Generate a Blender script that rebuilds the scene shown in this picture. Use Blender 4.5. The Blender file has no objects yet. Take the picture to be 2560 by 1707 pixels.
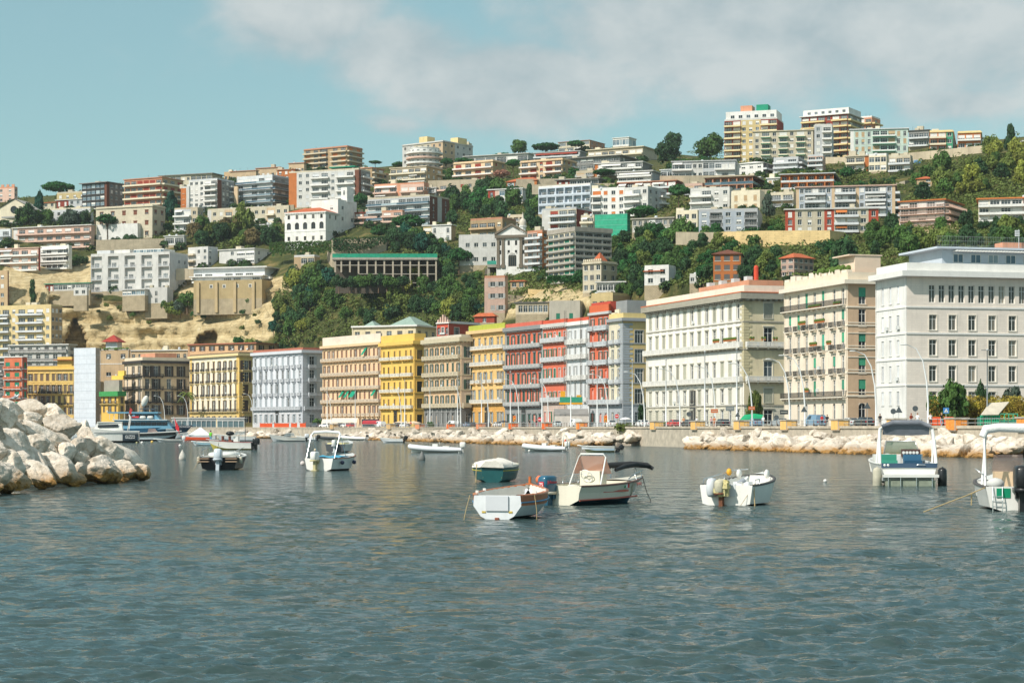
import bpy, math, random
import numpy as np
from mathutils import Vector, Matrix, noise
R = math.radians
SC = bpy.context.scene
COL = SC.collection
rnd = random.Random(7)
F, CX, HY, CH = 4978.0, 1280.0, 1070.0, 3.3
def W(px, py, D):
 return Vector(((px - CX) / F * D, D, CH + (HY - py) / F * D))
def WZ(px, D, z):
 return Vector(((px - CX) / F * D, D, z))
def Dw(py, z=0.0):
 return F * (CH - z) / (py - HY)
# ------------------------------------------------------------------ meshes
class MB:
 def __init__(s):
  s.v = []; s.f = []; s.m = []
 def add(s, vs, fs, m=0, M=None):
  o = len(s.v)
  for p in vs:
   s.v.append(tuple(M @ Vector(p)) if M is not None else tuple(p))
  for f in fs:
   s.f.append(tuple(i + o for i in f)); s.m.append(m)
 def quad(s, a, b, c, d, m=0):
  o = len(s.v); s.v += [tuple(a), tuple(b), tuple(c), tuple(d)]
  s.f.append((o, o + 1, o + 2, o + 3)); s.m.append(m)
 def tri(s, a, b, c, m=0):
  o = len(s.v); s.v += [tuple(a), tuple(b), tuple(c)]
  s.f.append((o, o + 1, o + 2)); s.m.append(m)
 def box(s, x0, y0, z0, x1, y1, z1, m=0, M=None):
  s.add([(x0,y0,z0),(x1,y0,z0),(x1,y1,z0),(x0,y1,z0),(x0,y0,z1),(x1,y0,z1),(x1,y1,z1),(x0,y1,z1)],
              [(0,3,2,1),(4,5,6,7),(0,1,5,4),(1,2,6,5),(2,3,7,6),(3,0,4,7)], m, M)
 def tube(s, pts, r, n=6, m=0, cap=True):
  pts = [Vector(p) for p in pts]
  rs = r if isinstance(r, (list, tuple)) else [r] * len(pts)
  o = len(s.v); k = len(pts)
  for i, p in enumerate(pts):
   t = (pts[min(i + 1, k - 1)] - pts[max(i - 1, 0)]).normalized()
   up = Vector((0, 0, 1)) if abs(t.z) < 0.9 else Vector((1, 0, 0))
   a = t.cross(up).normalized(); b = t.cross(a)
   for j in range(n):
    th = 2 * math.pi * j / n
    s.v.append(tuple(p + (a * math.cos(th) + b * math.sin(th)) * rs[i]))
  for i in range(k - 1):
   for j in range(n):
    j2 = (j + 1) % n
    s.f.append((o + i*n + j, o + i*n + j2, o + (i+1)*n + j2, o + (i+1)*n + j)); s.m.append(m)
  if cap:
   s.f.append(tuple(o + j for j in range(n))); s.m.append(m)
   s.f.append(tuple(o + (k-1)*n + j for j in reversed(range(n)))); s.m.append(m)
 def lathe(s, prof, n=12, m=0, c=(0, 0, 0), M=None):
  vs = []; fs = []
  for r, z in prof:
   for j in range(n):
    th = 2 * math.pi * j / n
    vs.append((c[0] + r * math.cos(th), c[1] + r * math.sin(th), c[2] + z))
  for i in range(len(prof) - 1):
   for j in range(n):
    j2 = (j + 1) % n
    fs.append((i*n + j, i*n + j2, (i+1)*n + j2, (i+1)*n + j))
  s.add(vs, fs, m, M)
 def ball(s, c, rx, ry=None, rz=None, n=12, m=0, e=1.0, M=None):
  ry = rx if ry is None else ry; rz = rx if rz is None else rz
  pw = lambda x: math.copysign(abs(x) ** e, x)
  vs = []; fs = []; k = max(4, n // 2)
  for i in range(k + 1):
   ph = -math.pi / 2 + math.pi * i / k
   for j in range(n):
    th = 2 * math.pi * j / n
    vs.append((c[0] + rx * pw(math.cos(ph)) * pw(math.cos(th)), c[1] + ry * pw(math.cos(ph)) * pw(math.sin(th)), c[2] + rz * pw(math.sin(ph))))
  for i in range(k):
   for j in range(n):
    j2 = (j + 1) % n
    fs.append((i*n + j, i*n + j2, (i+1)*n + j2, (i+1)*n + j))
  s.add(vs, fs, m, M)
 def sheet(s, rows, m=0, closed=False):
  """rows: list of equal-length point lists, joined as a surface"""
  o = len(s.v); n = len(rows[0])
  for r in rows:
   s.v += [tuple(p) for p in r]
  for i in range(len(rows) - 1):
   for j in range(n if closed else n - 1):
    j2 = (j + 1) % n
    s.f.append((o + i*n + j, o + i*n + j2, o + (i+1)*n + j2, o + (i+1)*n + j)); s.m.append(m)
 def mesh(s, name, mats, smooth=False):
  me = bpy.data.meshes.new(name)
  me.from_pydata(s.v, [], s.f)
  for x in mats: me.materials.append(x)
  if s.f:
   me.polygons.foreach_set('material_index', s.m)
   if smooth: me.polygons.foreach_set('use_smooth', [True] * len(s.f))
  me.update()
  return me
 def build(s, name, mats, parent=None, smooth=False):
  if not isinstance(mats, (list, tuple)): mats = [mats]
  return link(name, s.mesh(name, mats, smooth), parent)
def link(name, data, parent=None, loc=None, rz=None):
 o = bpy.data.objects.new(name, data)
 COL.objects.link(o)
 if parent is not None: o.parent = parent
 if loc is not None: o.location = loc
 if rz is not None: o.rotation_euler = (0, 0, rz)
 return o
def tag(o, label=None, cat=None, group=None, kind=None):
 if label: o['label'] = label
 if cat: o['category'] = cat
 if group: o['group'] = group
 if kind: o['kind'] = kind
 return o
def thing(name, label, cat, loc=(0, 0, 0), rz=0.0, group=None):
 return tag(link(name, None, None, loc, rz), label, cat, group)
def kids_of(o):
 return [c for c in COL.objects if c.parent is o]
def dup(root, loc, rz=None, label=None, group=None, scale=None, kids=None):
 r = root.copy(); COL.objects.link(r); r.location = loc
 if rz is not None: r.rotation_euler = (0, 0, rz)
 if scale is not None: r.scale = scale
 if label: r['label'] = label
 if group: r['group'] = group
 for ch in (kids if kids is not None else kids_of(root)):
  c = ch.copy(); COL.objects.link(c); c.parent = r
  for g in kids_of(ch) if kids is None else []:
   d = g.copy(); COL.objects.link(d); d.parent = c
 return r
# ------------------------------------------------------------------ materials
def lin(c):
 return tuple((x / 12.92 if x <= 0.04045 else ((x + 0.055) / 1.055) ** 2.4) for x in (v / 255.0 for v in c))
_mc = {}
def pm(col, rough=0.75, var=0.12, sc=0.5, metal=0.0, spec=0.3, streak=0.0, k=0.92, coat=0.0, bump=0.0, joints=None, randv=0.0):
 """stucco / paint / metal: noise-weathered principled; colour is the sRGB seen in full sun, k brings it to albedo"""
 key = (tuple(col), rough, var, sc, metal, spec, streak, k, coat, bump, joints, randv)
 if key in _mc: return _mc[key]
 m = bpy.data.materials.new('paint'); m.use_nodes = True
 nt = m.node_tree; N = nt.nodes; L = nt.links
 b = N['Principled BSDF']
 c = [min(0.95, x * k) for x in lin(col)]
 b.inputs['Roughness'].default_value = rough; b.inputs['Metallic'].default_value = metal
 b.inputs['Specular IOR Level'].default_value = spec
 if coat: b.inputs['Coat Weight'].default_value = coat; b.inputs['Coat Roughness'].default_value = 0.08
 geo = N.new('ShaderNodeNewGeometry')
 last = None
 def mixc(fac, ca, cb, typ='MIX'):
  x = N.new('ShaderNodeMix'); x.data_type = 'RGBA'; x.blend_type = typ
  if hasattr(fac, 'node'): L.new(fac, x.inputs[0])
  else: x.inputs[0].default_value = fac
  for i, v in ((6, ca), (7, cb)):
   if hasattr(v, 'node'): L.new(v, x.inputs[i])
   else: x.inputs[i].default_value = (*v, 1)
  return x.outputs[2]
 if var > 0:
  n = N.new('ShaderNodeTexNoise'); n.inputs['Scale'].default_value = sc; n.inputs['Detail'].default_value = 5
  n.inputs['Roughness'].default_value = 0.65
  L.new(geo.outputs['Position'], n.inputs['Vector'])
  mr = N.new('ShaderNodeMapRange'); mr.inputs[1].default_value = 0.33; mr.inputs[2].default_value = 0.67
  L.new(n.outputs[0], mr.inputs[0])
  last = mixc(mr.outputs[0], [x * (1 - var) for x in c], [min(.95, x * (1 + var * .6)) for x in c])
 if streak > 0:
  mp = N.new('ShaderNodeMapping'); mp.inputs['Scale'].default_value = (1.6, 1.6, 0.12)
  L.new(geo.outputs['Position'], mp.inputs[0])
  n2 = N.new('ShaderNodeTexNoise'); n2.inputs['Scale'].default_value = 1.0; n2.inputs['Detail'].default_value = 4
  L.new(mp.outputs[0], n2.inputs['Vector'])
  mr2 = N.new('ShaderNodeMapRange'); mr2.inputs[1].default_value = 0.52; mr2.inputs[2].default_value = 0.75; mr2.inputs[4].default_value = streak
  L.new(n2.outputs[0], mr2.inputs[0])
  last = mixc(mr2.outputs[0], last if last is not None else c, [x * .55 + .02 for x in c])
 if joints:
  tc = N.new('ShaderNodeTexCoord'); sx = N.new('ShaderNodeSeparateXYZ'); L.new(tc.outputs['Object'], sx.inputs[0])
  ad = N.new('ShaderNodeMath'); ad.operation = 'ADD'; L.new(sx.outputs[0], ad.inputs[0]); L.new(sx.outputs[1], ad.inputs[1])
  cb = N.new('ShaderNodeCombineXYZ'); L.new(ad.outputs[0], cb.inputs[0]); L.new(sx.outputs[2], cb.inputs[1])
  br = N.new('ShaderNodeTexBrick'); br.inputs['Scale'].default_value = 1.0
  br.inputs['Brick Width'].default_value = joints[0]; br.inputs['Row Height'].default_value = joints[1]
  br.inputs['Mortar Size'].default_value = joints[2]; br.inputs['Mortar Smooth'].default_value = 0.1
  br.inputs['Color1'].default_value = (1, 1, 1, 1); br.inputs['Color2'].default_value = (.93, .93, .93, 1)
  br.inputs['Mortar'].default_value = (joints[3], joints[3], joints[3], 1)
  L.new(cb.outputs[0], br.inputs['Vector'])
  last = mixc(1.0, last if last is not None else c, br.outputs['Color'], 'MULTIPLY')
 if randv > 0:
  oi = N.new('ShaderNodeObjectInfo')
  hv = N.new('ShaderNodeHueSaturation')
  mr3 = N.new('ShaderNodeMapRange'); mr3.inputs[3].default_value = 1 - randv; mr3.inputs[4].default_value = 1 + randv
  L.new(oi.outputs['Random'], mr3.inputs[0]); L.new(mr3.outputs[0], hv.inputs['Value'])
  mh = N.new('ShaderNodeMapRange'); mh.inputs[3].default_value = .5 - randv * .06; mh.inputs[4].default_value = .5 + randv * .06
  ml = N.new('ShaderNodeMath'); ml.operation = 'MULTIPLY'; ml.inputs[1].default_value = 7.31
  fr = N.new('ShaderNodeMath'); fr.operation = 'FRACT'
  L.new(oi.outputs['Random'], ml.inputs[0]); L.new(ml.outputs[0], fr.inputs[0]); L.new(fr.outputs[0], mh.inputs[0]); L.new(mh.outputs[0], hv.inputs['Hue'])
  if last is not None: L.new(last, hv.inputs['Color'])
  else: hv.inputs['Color'].default_value = (*c, 1)
  last = hv.outputs[0]
 if last is not None: L.new(last, b.inputs['Base Color'])
 else: b.inputs['Base Color'].default_value = (*c, 1)
 if bump:
  nb = N.new('ShaderNodeTexNoise'); nb.inputs['Scale'].default_value = sc * 6; nb.inputs['Detail'].default_value = 6
  L.new(geo.outputs['Position'], nb.inputs['Vector'])
  bp = N.new('ShaderNodeBump'); bp.inputs['Strength'].default_value = bump; bp.inputs['Distance'].default_value = 0.1
  L.new(nb.outputs[0], bp.inputs['Height']); L.new(bp.outputs[0], b.inputs['Normal'])
 _mc[key] = m
 return m
def glassmat(a=(40, 46, 52), b_=(120, 128, 132), rough=0.12):
 """window pane: each window draws its own mix of dark room and pale curtain"""
 key = ('glass', a, b_, rough)
 if key in _mc: return _mc[key]
 m = bpy.data.materials.new('pane_glass'); m.use_nodes = True
 N = m.node_tree.nodes; L = m.node_tree.links; b = N['Principled BSDF']
 oi = N.new('ShaderNodeObjectInfo'); cr = N.new('ShaderNodeValToRGB')
 e = cr.color_ramp.elements
 e[0].position = 0.0; e[0].color = (*lin(a), 1); e[1].position = 1.0; e[1].color = (*lin(b_), 1)
 x = e.new(0.55); x.color = (*[v * 1.25 for v in lin(a)], 1)
 y = e.new(0.75); y.color = (*[(p + q) / 2 for p, q in zip(lin(a), lin(b_))], 1)
 L.new(oi.outputs['Random'], cr.inputs[0]); L.new(cr.outputs[0], b.inputs['Base Color'])
 b.inputs['Roughness'].default_value = rough; b.inputs['Specular IOR Level'].default_value = 0.5
 _mc[key] = m
 return m
def clearglass(tint=(0.8, 0.85, 0.85), alpha=0.35, rough=0.05):
 key = ('clear', tint, alpha)
 if key in _mc: return _mc[key]
 m = bpy.data.materials.new('clear_screen'); m.use_nodes = True
 b = m.node_tree.nodes['Principled BSDF']
 b.inputs['Base Color'].default_value = (*tint, 1); b.inputs['Alpha'].default_value = alpha
 b.inputs['Roughness'].default_value = rough; b.inputs['Specular IOR Level'].default_value = 0.6
 _mc[key] = m
 return m
# ------------------------------------------------------------------ camera, light, sky
cam = bpy.data.cameras.new('camera'); cam.lens = 36.0 * F / 2560.0; cam.sensor_width = 36.0
cam.shift_y = (HY - 853.5) / 2560.0; cam.clip_start = 0.5; cam.clip_end = 20000
co = bpy.data.objects.new('camera', cam); COL.objects.link(co)
co.location = (0, 0, CH); co.rotation_euler = (R(90), 0, 0)
SC.camera = co
SUN_EL = R(43)
sh = Vector((-0.75, -0.66, 0)).normalized()
s3 = Vector((sh.x * math.cos(SUN_EL), sh.y * math.cos(SUN_EL), math.sin(SUN_EL)))
sl = bpy.data.lights.new('sun', 'SUN'); sl.energy = 4.0; sl.angle = R(0.6); sl.color = (1.0, 0.94, 0.85)
so = bpy.data.objects.new('sun', sl); COL.objects.link(so); so.rotation_euler = s3.to_track_quat('Z', 'Y').to_euler(); so.location = (-200, -100, 300)
SC.view_settings.view_transform = 'Standard'; SC.view_settings.look = 'None'
SC.view_settings.exposure = 0.28; SC.view_settings.gamma = 1.0
wd = bpy.data.worlds.new('World'); SC.world = wd; wd.use_nodes = True
def make_world():
 nt = wd.node_tree; N = nt.nodes; L = nt.links
 bg = N['Background']; bg.inputs['Strength'].default_value = 0.095
 sky = N.new('ShaderNodeTexSky'); sky.sky_type = 'NISHITA'; sky.sun_disc = False
 sky.sun_elevation = SUN_EL; sky.sun_rotation = math.atan2(sh.x, sh.y); sky.altitude = 10; sky.air_density = 1.0; sky.dust_density = 0.6; sky.ozone_density = 1.0
 tc = N.new('ShaderNodeTexCoord')
 def math_(op, a, b=None, c=None, clamp=False):
  n = N.new('ShaderNodeMath'); n.operation = op; n.use_clamp = clamp
  for i, v in enumerate((a, b, c)):
   if v is None: continue
   if hasattr(v, 'node'): L.new(v, n.inputs[i])
   else: n.inputs[i].default_value = v
  return n.outputs[0]
 sp = N.new('ShaderNodeSeparateXYZ'); L.new(tc.outputs['Generated'], sp.inputs[0])
 dx, dz = sp.outputs[0], sp.outputs[2]
 def fbm(scale, sz, detail, rough, off):
  mp = N.new('ShaderNodeMapping'); mp.inputs['Scale'].default_value = (scale, scale, scale * sz); mp.inputs['Location'].default_value = off
  L.new(tc.outputs['Generated'], mp.inputs[0])
  n = N.new('ShaderNodeTexNoise'); n.inputs['Scale'].default_value = 1.0; n.inputs['Detail'].default_value = detail; n.inputs['Roughness'].default_value = rough
  n.inputs['Distortion'].default_value = 0.25
  L.new(mp.outputs[0], n.inputs['Vector']); return n.outputs[0]
 n1 = fbm(14, 1.7, 7, 0.56, (3.1, 0.4, 1.9)); n2 = fbm(42, 1.5, 6, 0.6, (8.2, 1.4, 0.3))
 blobs = [(780, 60, 230, 150, 1.15), (1010, 150, 260, 110, 1.1), (1270, 225, 340, 125, 1.35), (1900, 90, 760, 210, 1.15), (2380, 170, 460, 190, .95), (2350, 285, 210, 60, 1.0), (1000, 320, 120, 45, .75), (1500, -150, 1500, 230, .7)]
 mask = None
 for bx, by, rx, ry, amp in blobs:
  ax = math_('DIVIDE', math_('SUBTRACT', dx, (bx - CX) / F), rx / F)
  az = math_('DIVIDE', math_('SUBTRACT', dz, (HY - by) / F), ry / F)
  d2 = math_('ADD', math_('MULTIPLY', ax, ax), math_('MULTIPLY', az, az))
  g = math_('MULTIPLY', math_('POWER', 2.718, math_('MULTIPLY', d2, -0.9)), amp)
  mask = g if mask is None else math_('MAXIMUM', mask, g)
 over = N.new('ShaderNodeMapRange'); over.interpolation_type = 'SMOOTHSTEP'; over.inputs[1].default_value = .42; over.inputs[2].default_value = .72; over.inputs[4].default_value = .88  # unseen cloud cover high overhead, added to whiten and lift the fill light
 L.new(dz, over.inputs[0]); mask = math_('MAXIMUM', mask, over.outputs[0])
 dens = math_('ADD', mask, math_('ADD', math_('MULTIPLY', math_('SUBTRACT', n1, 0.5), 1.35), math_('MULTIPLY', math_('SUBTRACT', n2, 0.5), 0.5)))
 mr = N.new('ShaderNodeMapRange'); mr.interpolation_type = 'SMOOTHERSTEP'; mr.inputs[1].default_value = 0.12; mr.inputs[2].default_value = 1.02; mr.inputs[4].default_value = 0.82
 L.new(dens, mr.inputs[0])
 shade = N.new('ShaderNodeMapRange'); shade.inputs[1].default_value = 0.35; shade.inputs[2].default_value = 0.66
 L.new(math_('ADD', n1, math_('MULTIPLY', math_('SUBTRACT', n2, .5), .4)), shade.inputs[0])
 cc = N.new('ShaderNodeMix'); cc.data_type = 'RGBA'; L.new(shade.outputs[0], cc.inputs[0])
 cc.inputs[6].default_value = (3.9, 4.5, 4.75, 1); cc.inputs[7].default_value = (5.9, 6.1, 6.05, 1)
 tint = N.new('ShaderNodeMix'); tint.data_type = 'RGBA'; tint.blend_type = 'MULTIPLY'; tint.inputs[0].default_value = 1.0
 L.new(sky.outputs[0], tint.inputs[6]); tint.inputs[7].default_value = (0.92, 1.10, 0.92, 1)
 veil = N.new('ShaderNodeMix'); veil.data_type = 'RGBA'; veil.inputs[0].default_value = 0.35
 L.new(tint.outputs[2], veil.inputs[6]); veil.inputs[7].default_value = (3.1, 5.4, 5.8, 1)
 mx = N.new('ShaderNodeMix'); mx.data_type = 'RGBA'
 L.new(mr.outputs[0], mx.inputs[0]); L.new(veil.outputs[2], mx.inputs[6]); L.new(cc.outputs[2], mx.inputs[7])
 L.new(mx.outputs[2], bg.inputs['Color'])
make_world()
SC.cycles.max_bounces = 6; SC.cycles.diffuse_bounces = 3; SC.cycles.glossy_bounces = 3; SC.cycles.transparent_max_bounces = 8
SC.cycles.use_denoising = True
SC.cycles.sample_clamp_indirect = 3.0
def make_haze():
 b = MB(); b.box(-900, -60, -4, 1100, 1900, 420); m = bpy.data.materials.new('haze'); m.use_nodes = True; N = m.node_tree.nodes; N.remove(N['Principled BSDF'])
 v = N.new('ShaderNodeVolumePrincipled'); v.inputs['Density'].default_value = HAZE; v.inputs['Color'].default_value = (.86, .92, .95, 1); v.inputs['Anisotropy'].default_value = .2
 m.node_tree.links.new(v.outputs[0], N['Material Output'].inputs['Volume']); tag(b.build('haze', m), 'thin sea haze over the bay and the hill', 'haze', kind='stuff')
HAZE = 0.00006
make_haze()
# ------------------------------------------------------------------ terrain: a real hill, listed as (picture row, distance) per bearing
CTRL = {
 -400: [(1062,900),(860,925),(720,960),(590,1060),(530,1130),(500,1240)],
 0:    [(1062,880),(860,905),(700,925),(575,1010),(520,1090),(498,1200)],
 200:  [(1062,880),(862,903),(738,918),(600,1000),(520,1080),(484,1220)],
 450:  [(1062,860),(878,885),(742,903),(600,960),(510,1050),(456,1260)],
 700:  [(1062,830),(850,848),(700,880),(580,960),(490,1060),(428,1260)],
 950:  [(1062,750),(812,775),(660,840),(570,920),(455,1070),(418,1300)],
 1200: [(1062,690),(785,725),(680,790),(590,880),(455,1040),(394,1350)],
 1500: [(1062,610),(745,660),(645,725),(565,810),(435,980),(368,1350)],
 1800: [(1062,550),(695,590),(580,700),(510,780),(410,930),(396,1220)],
 2050: [(1062,530),(690,570),(580,670),(500,760),(410,880),(388,1150)],
 2350: [(1062,510),(655,550),(565,650),(485,730),(405,810),(366,950)],
 2560: [(1062,505),(650,545),(555,630),(455,710),(385,790),(342,890)],
 3000: [(1062,505),(650,545),(550,620),(450,700),(380,780),(300,880)]}
CXS = sorted(CTRL)
def ctrl(px):
 px = min(max(px, CXS[0]), CXS[-1])
 for a, b in zip(CXS, CXS[1:]):
  if px <= b:
   t = (px - a) / (b - a)
   return [(ya + (yb - ya) * t, da + (db - da) * t) for (ya, da), (yb, db) in zip(CTRL[a], CTRL[b])]
def depth_at(px, py):
 c = ctrl(px)
 if py >= c[0][0]: return c[0][1]
 for (ya, da), (yb, db) in zip(c, c[1:]):
  if py >= yb: return da + (db - da) * (ya - py) / (ya - yb)
 return c[-1][1]
def inpoly(x, y, poly):
 c = False; j = len(poly) - 1
 for i in range(len(poly)):
  if (poly[i][1] > y) != (poly[j][1] > y) and x < (poly[j][0] - poly[i][0]) * (y - poly[i][1]) / (poly[j][1] - poly[i][1]) + poly[i][0]:
   c = not c
  j = i
 return c
TUFA = [[(120,905),(145,745),(200,728),(260,752),(430,758),(470,700),(740,690),(735,745),(690,770),(690,840),(610,870),(480,905)],
  [(-60,745),(15,668),(110,660),(240,640),(235,760),(100,765)],
  [(1262,790),(1275,730),(1330,705),(1470,725),(1480,770),(1400,800)],
  [(2200,585),(2240,552),(2420,556),(2440,572),(2300,590)]]
CAVES = [[(478,880),(500,838),(530,826),(540,832),(545,870),(530,900)], [(155,870),(175,820),(186,792),(212,832),(222,880)]]
def make_terrain():
 xs = np.arange(-400, 3001, 5.0); sub = 22
 vs = []; tuf = []
 nr = 0
 for px in xs:
  c = ctrl(px)
  pts = [(c[0][0] + 2, c[0][1] - 40)]
  for (ya, da), (yb, db) in zip(c, c[1:]):
   for k in range(sub):
    t = k / sub; pts.append((ya + (yb - ya) * t, da + (db - da) * t))
  pts.append(c[-1])
  nr = len(pts) + 1
  for (y, D) in pts:
   t = 0.0; near = any(inpoly(px, y, P) for P in TUFA)
   n = noise.noise(Vector((px / 70, y / 45, 0.3)))
   n3 = noise.noise(Vector((px / 20, y / 9, 2.3)))
   dd = n * 4.0 + noise.noise(Vector((px / 18, y / 16, 5.0))) * 1.2
   if near:
    t = 1.0
    strata = noise.noise(Vector((px / 55, y / 6.0, 9.1)))
    gull = noise.noise(Vector((px / 14, y / 40, 1.1)))
    dd = n * 2.5 + strata * 1.5 + gull * 1.2 + n3 * .8 - 1.0 * abs(noise.noise(Vector((px / 30, y / 12, 7.7))))
    if 690 < y < 880 and 120 < px < 745:
     w = n * 9 + .02 * px; u = (y + w - 735) / 42.0; k = math.floor(u); q = u - k
     dd += 7.0 * (q - .5 - (min(1, max(0, (q - .86) / .14)) - .5) )   # steep faces between narrow ledges
   if any(inpoly(px, y, P) for P in CAVES): dd += 16
   if y > c[1][0] + 30: dd *= 0.2
   vs.append(tuple(W(px, y, D + dd))); tuf.append(t)
  yl, Dl = c[-1]; p = W(px, yl, Dl)
  vs.append((p.x * 1.4, p.y + 500, p.z - 25)); tuf.append(0)
 fs = []
 for i in range(len(xs) - 1):
  for j in range(nr - 1):
   a = i * nr + j; fs.append((a, a + nr, a + nr + 1, a + 1))
 me = bpy.data.meshes.new('hillside'); me.from_pydata(vs, [], fs)
 at = me.attributes.new('bare_rock', 'FLOAT', 'POINT'); at.data.foreach_set('value', tuf)
 me.polygons.foreach_set('use_smooth', [True] * len(fs))
 m = bpy.data.materials.new('hill_ground'); m.use_nodes = True; N = m.node_tree.nodes; L = m.node_tree.links; b = N['Principled BSDF']
 b.inputs['Roughness'].default_value = 0.95; b.inputs['Specular IOR Level'].default_value = 0.1
 geo = N.new('ShaderNodeNewGeometry'); A = N.new('ShaderNodeAttribute'); A.attribute_name = 'bare_rock'
 def nz(sc, det, scale=(1, 1, 1)):
  mp = N.new('ShaderNodeMapping'); mp.inputs['Scale'].default_value = scale; L.new(geo.outputs['Position'], mp.inputs[0])
  n = N.new('ShaderNodeTexNoise'); n.inputs['Scale'].default_value = sc; n.inputs['Detail'].default_value = det; n.inputs['Roughness'].default_value = .65
  L.new(mp.outputs[0], n.inputs['Vector']); return n.outputs[0]
 def ramp(f, stops):
  r = N.new('ShaderNodeValToRGB'); e = r.color_ramp.elements
  e[0].position, e[0].color = stops[0][0], (*lin(stops[0][1]), 1); e[1].position, e[1].color = stops[-1][0], (*lin(stops[-1][1]), 1)
  for p, c in stops[1:-1]:
   x = e.new(p); x.color = (*lin(c), 1)
  L.new(f, r.inputs[0]); return r.outputs[0]
 green = ramp(nz(.12, 8), [(.3, (52, 62, 38)), (.5, (82, 88, 50)), (.62, (122, 112, 70)), (.75, (165, 140, 96))])
 tufa = ramp(nz(.3, 9, (1, 1, .8)), [(.28, (150, 132, 100)), (.42, (204, 182, 138)), (.6, (226, 206, 162)), (.78, (236, 222, 190))])
 stain = N.new('ShaderNodeMapRange'); stain.inputs[1].default_value = .55; stain.inputs[2].default_value = .8; stain.inputs[4].default_value = .55
 L.new(nz(.35, 6, (1.2, 1.2, .35)), stain.inputs[0])
 wv = N.new('ShaderNodeTexWave'); wv.bands_direction = 'Z'; wv.inputs['Scale'].default_value = .22; wv.inputs['Distortion'].default_value = 9; wv.inputs['Detail'].default_value = 5; wv.inputs['Detail Scale'].default_value = .25
 L.new(geo.outputs['Position'], wv.inputs['Vector'])
 vo = N.new('ShaderNodeTexVoronoi'); vo.feature = 'DISTANCE_TO_EDGE'; vo.inputs['Scale'].default_value = .16
 mpv = N.new('ShaderNodeMapping'); mpv.inputs['Scale'].default_value = (1, 1, .7); L.new(geo.outputs['Position'], mpv.inputs[0]); L.new(mpv.outputs[0], vo.inputs['Vector'])
 cr = N.new('ShaderNodeMapRange'); cr.inputs[1].default_value = 0; cr.inputs[2].default_value = .05; cr.inputs[3].default_value = .72; L.new(vo.outputs['Distance'], cr.inputs[0])
 wr = N.new('ShaderNodeMapRange'); wr.inputs[1].default_value = 0; wr.inputs[2].default_value = .35; wr.inputs[3].default_value = .86; L.new(wv.outputs['Fac'], wr.inputs[0])
 mm = N.new('ShaderNodeMath'); mm.operation = 'MULTIPLY'; L.new(cr.outputs[0], mm.inputs[0]); L.new(wr.outputs[0], mm.inputs[1])
 mt2 = N.new('ShaderNodeMix'); mt2.data_type = 'RGBA'; mt2.blend_type = 'MULTIPLY'; mt2.inputs[0].default_value = 1; L.new(tufa, mt2.inputs[6]); L.new(mm.outputs[0], mt2.inputs[7]); tufa = mt2.outputs[2]
 mt = N.new('ShaderNodeMix'); mt.data_type = 'RGBA'; L.new(stain.outputs[0], mt.inputs[0]); L.new(tufa, mt.inputs[6]); mt.inputs[7].default_value = (*lin((128, 108, 78)), 1)
 mx = N.new('ShaderNodeMix'); mx.data_type = 'RGBA'; L.new(A.outputs['Fac'], mx.inputs[0]); L.new(green, mx.inputs[6]); L.new(mt.outputs[2], mx.inputs[7])
 dk = N.new('ShaderNodeMix'); dk.data_type = 'RGBA'; dk.blend_type = 'MULTIPLY'; dk.inputs[0].default_value = 1; dk.inputs[7].default_value = (.8, .8, .8, 1)
 L.new(mx.outputs[2], dk.inputs[6]); L.new(dk.outputs[2], b.inputs['Base Color'])
 bp = N.new('ShaderNodeBump'); bp.inputs['Strength'].default_value = .6; bp.inputs['Distance'].default_value = 1.2
 L.new(nz(.7, 6, (1, 1, 2)), bp.inputs['Height']); L.new(bp.outputs[0], b.inputs['Normal'])
 me.materials.append(m)
 tag(link('hillside', me), kind='structure')
make_terrain()
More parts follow.
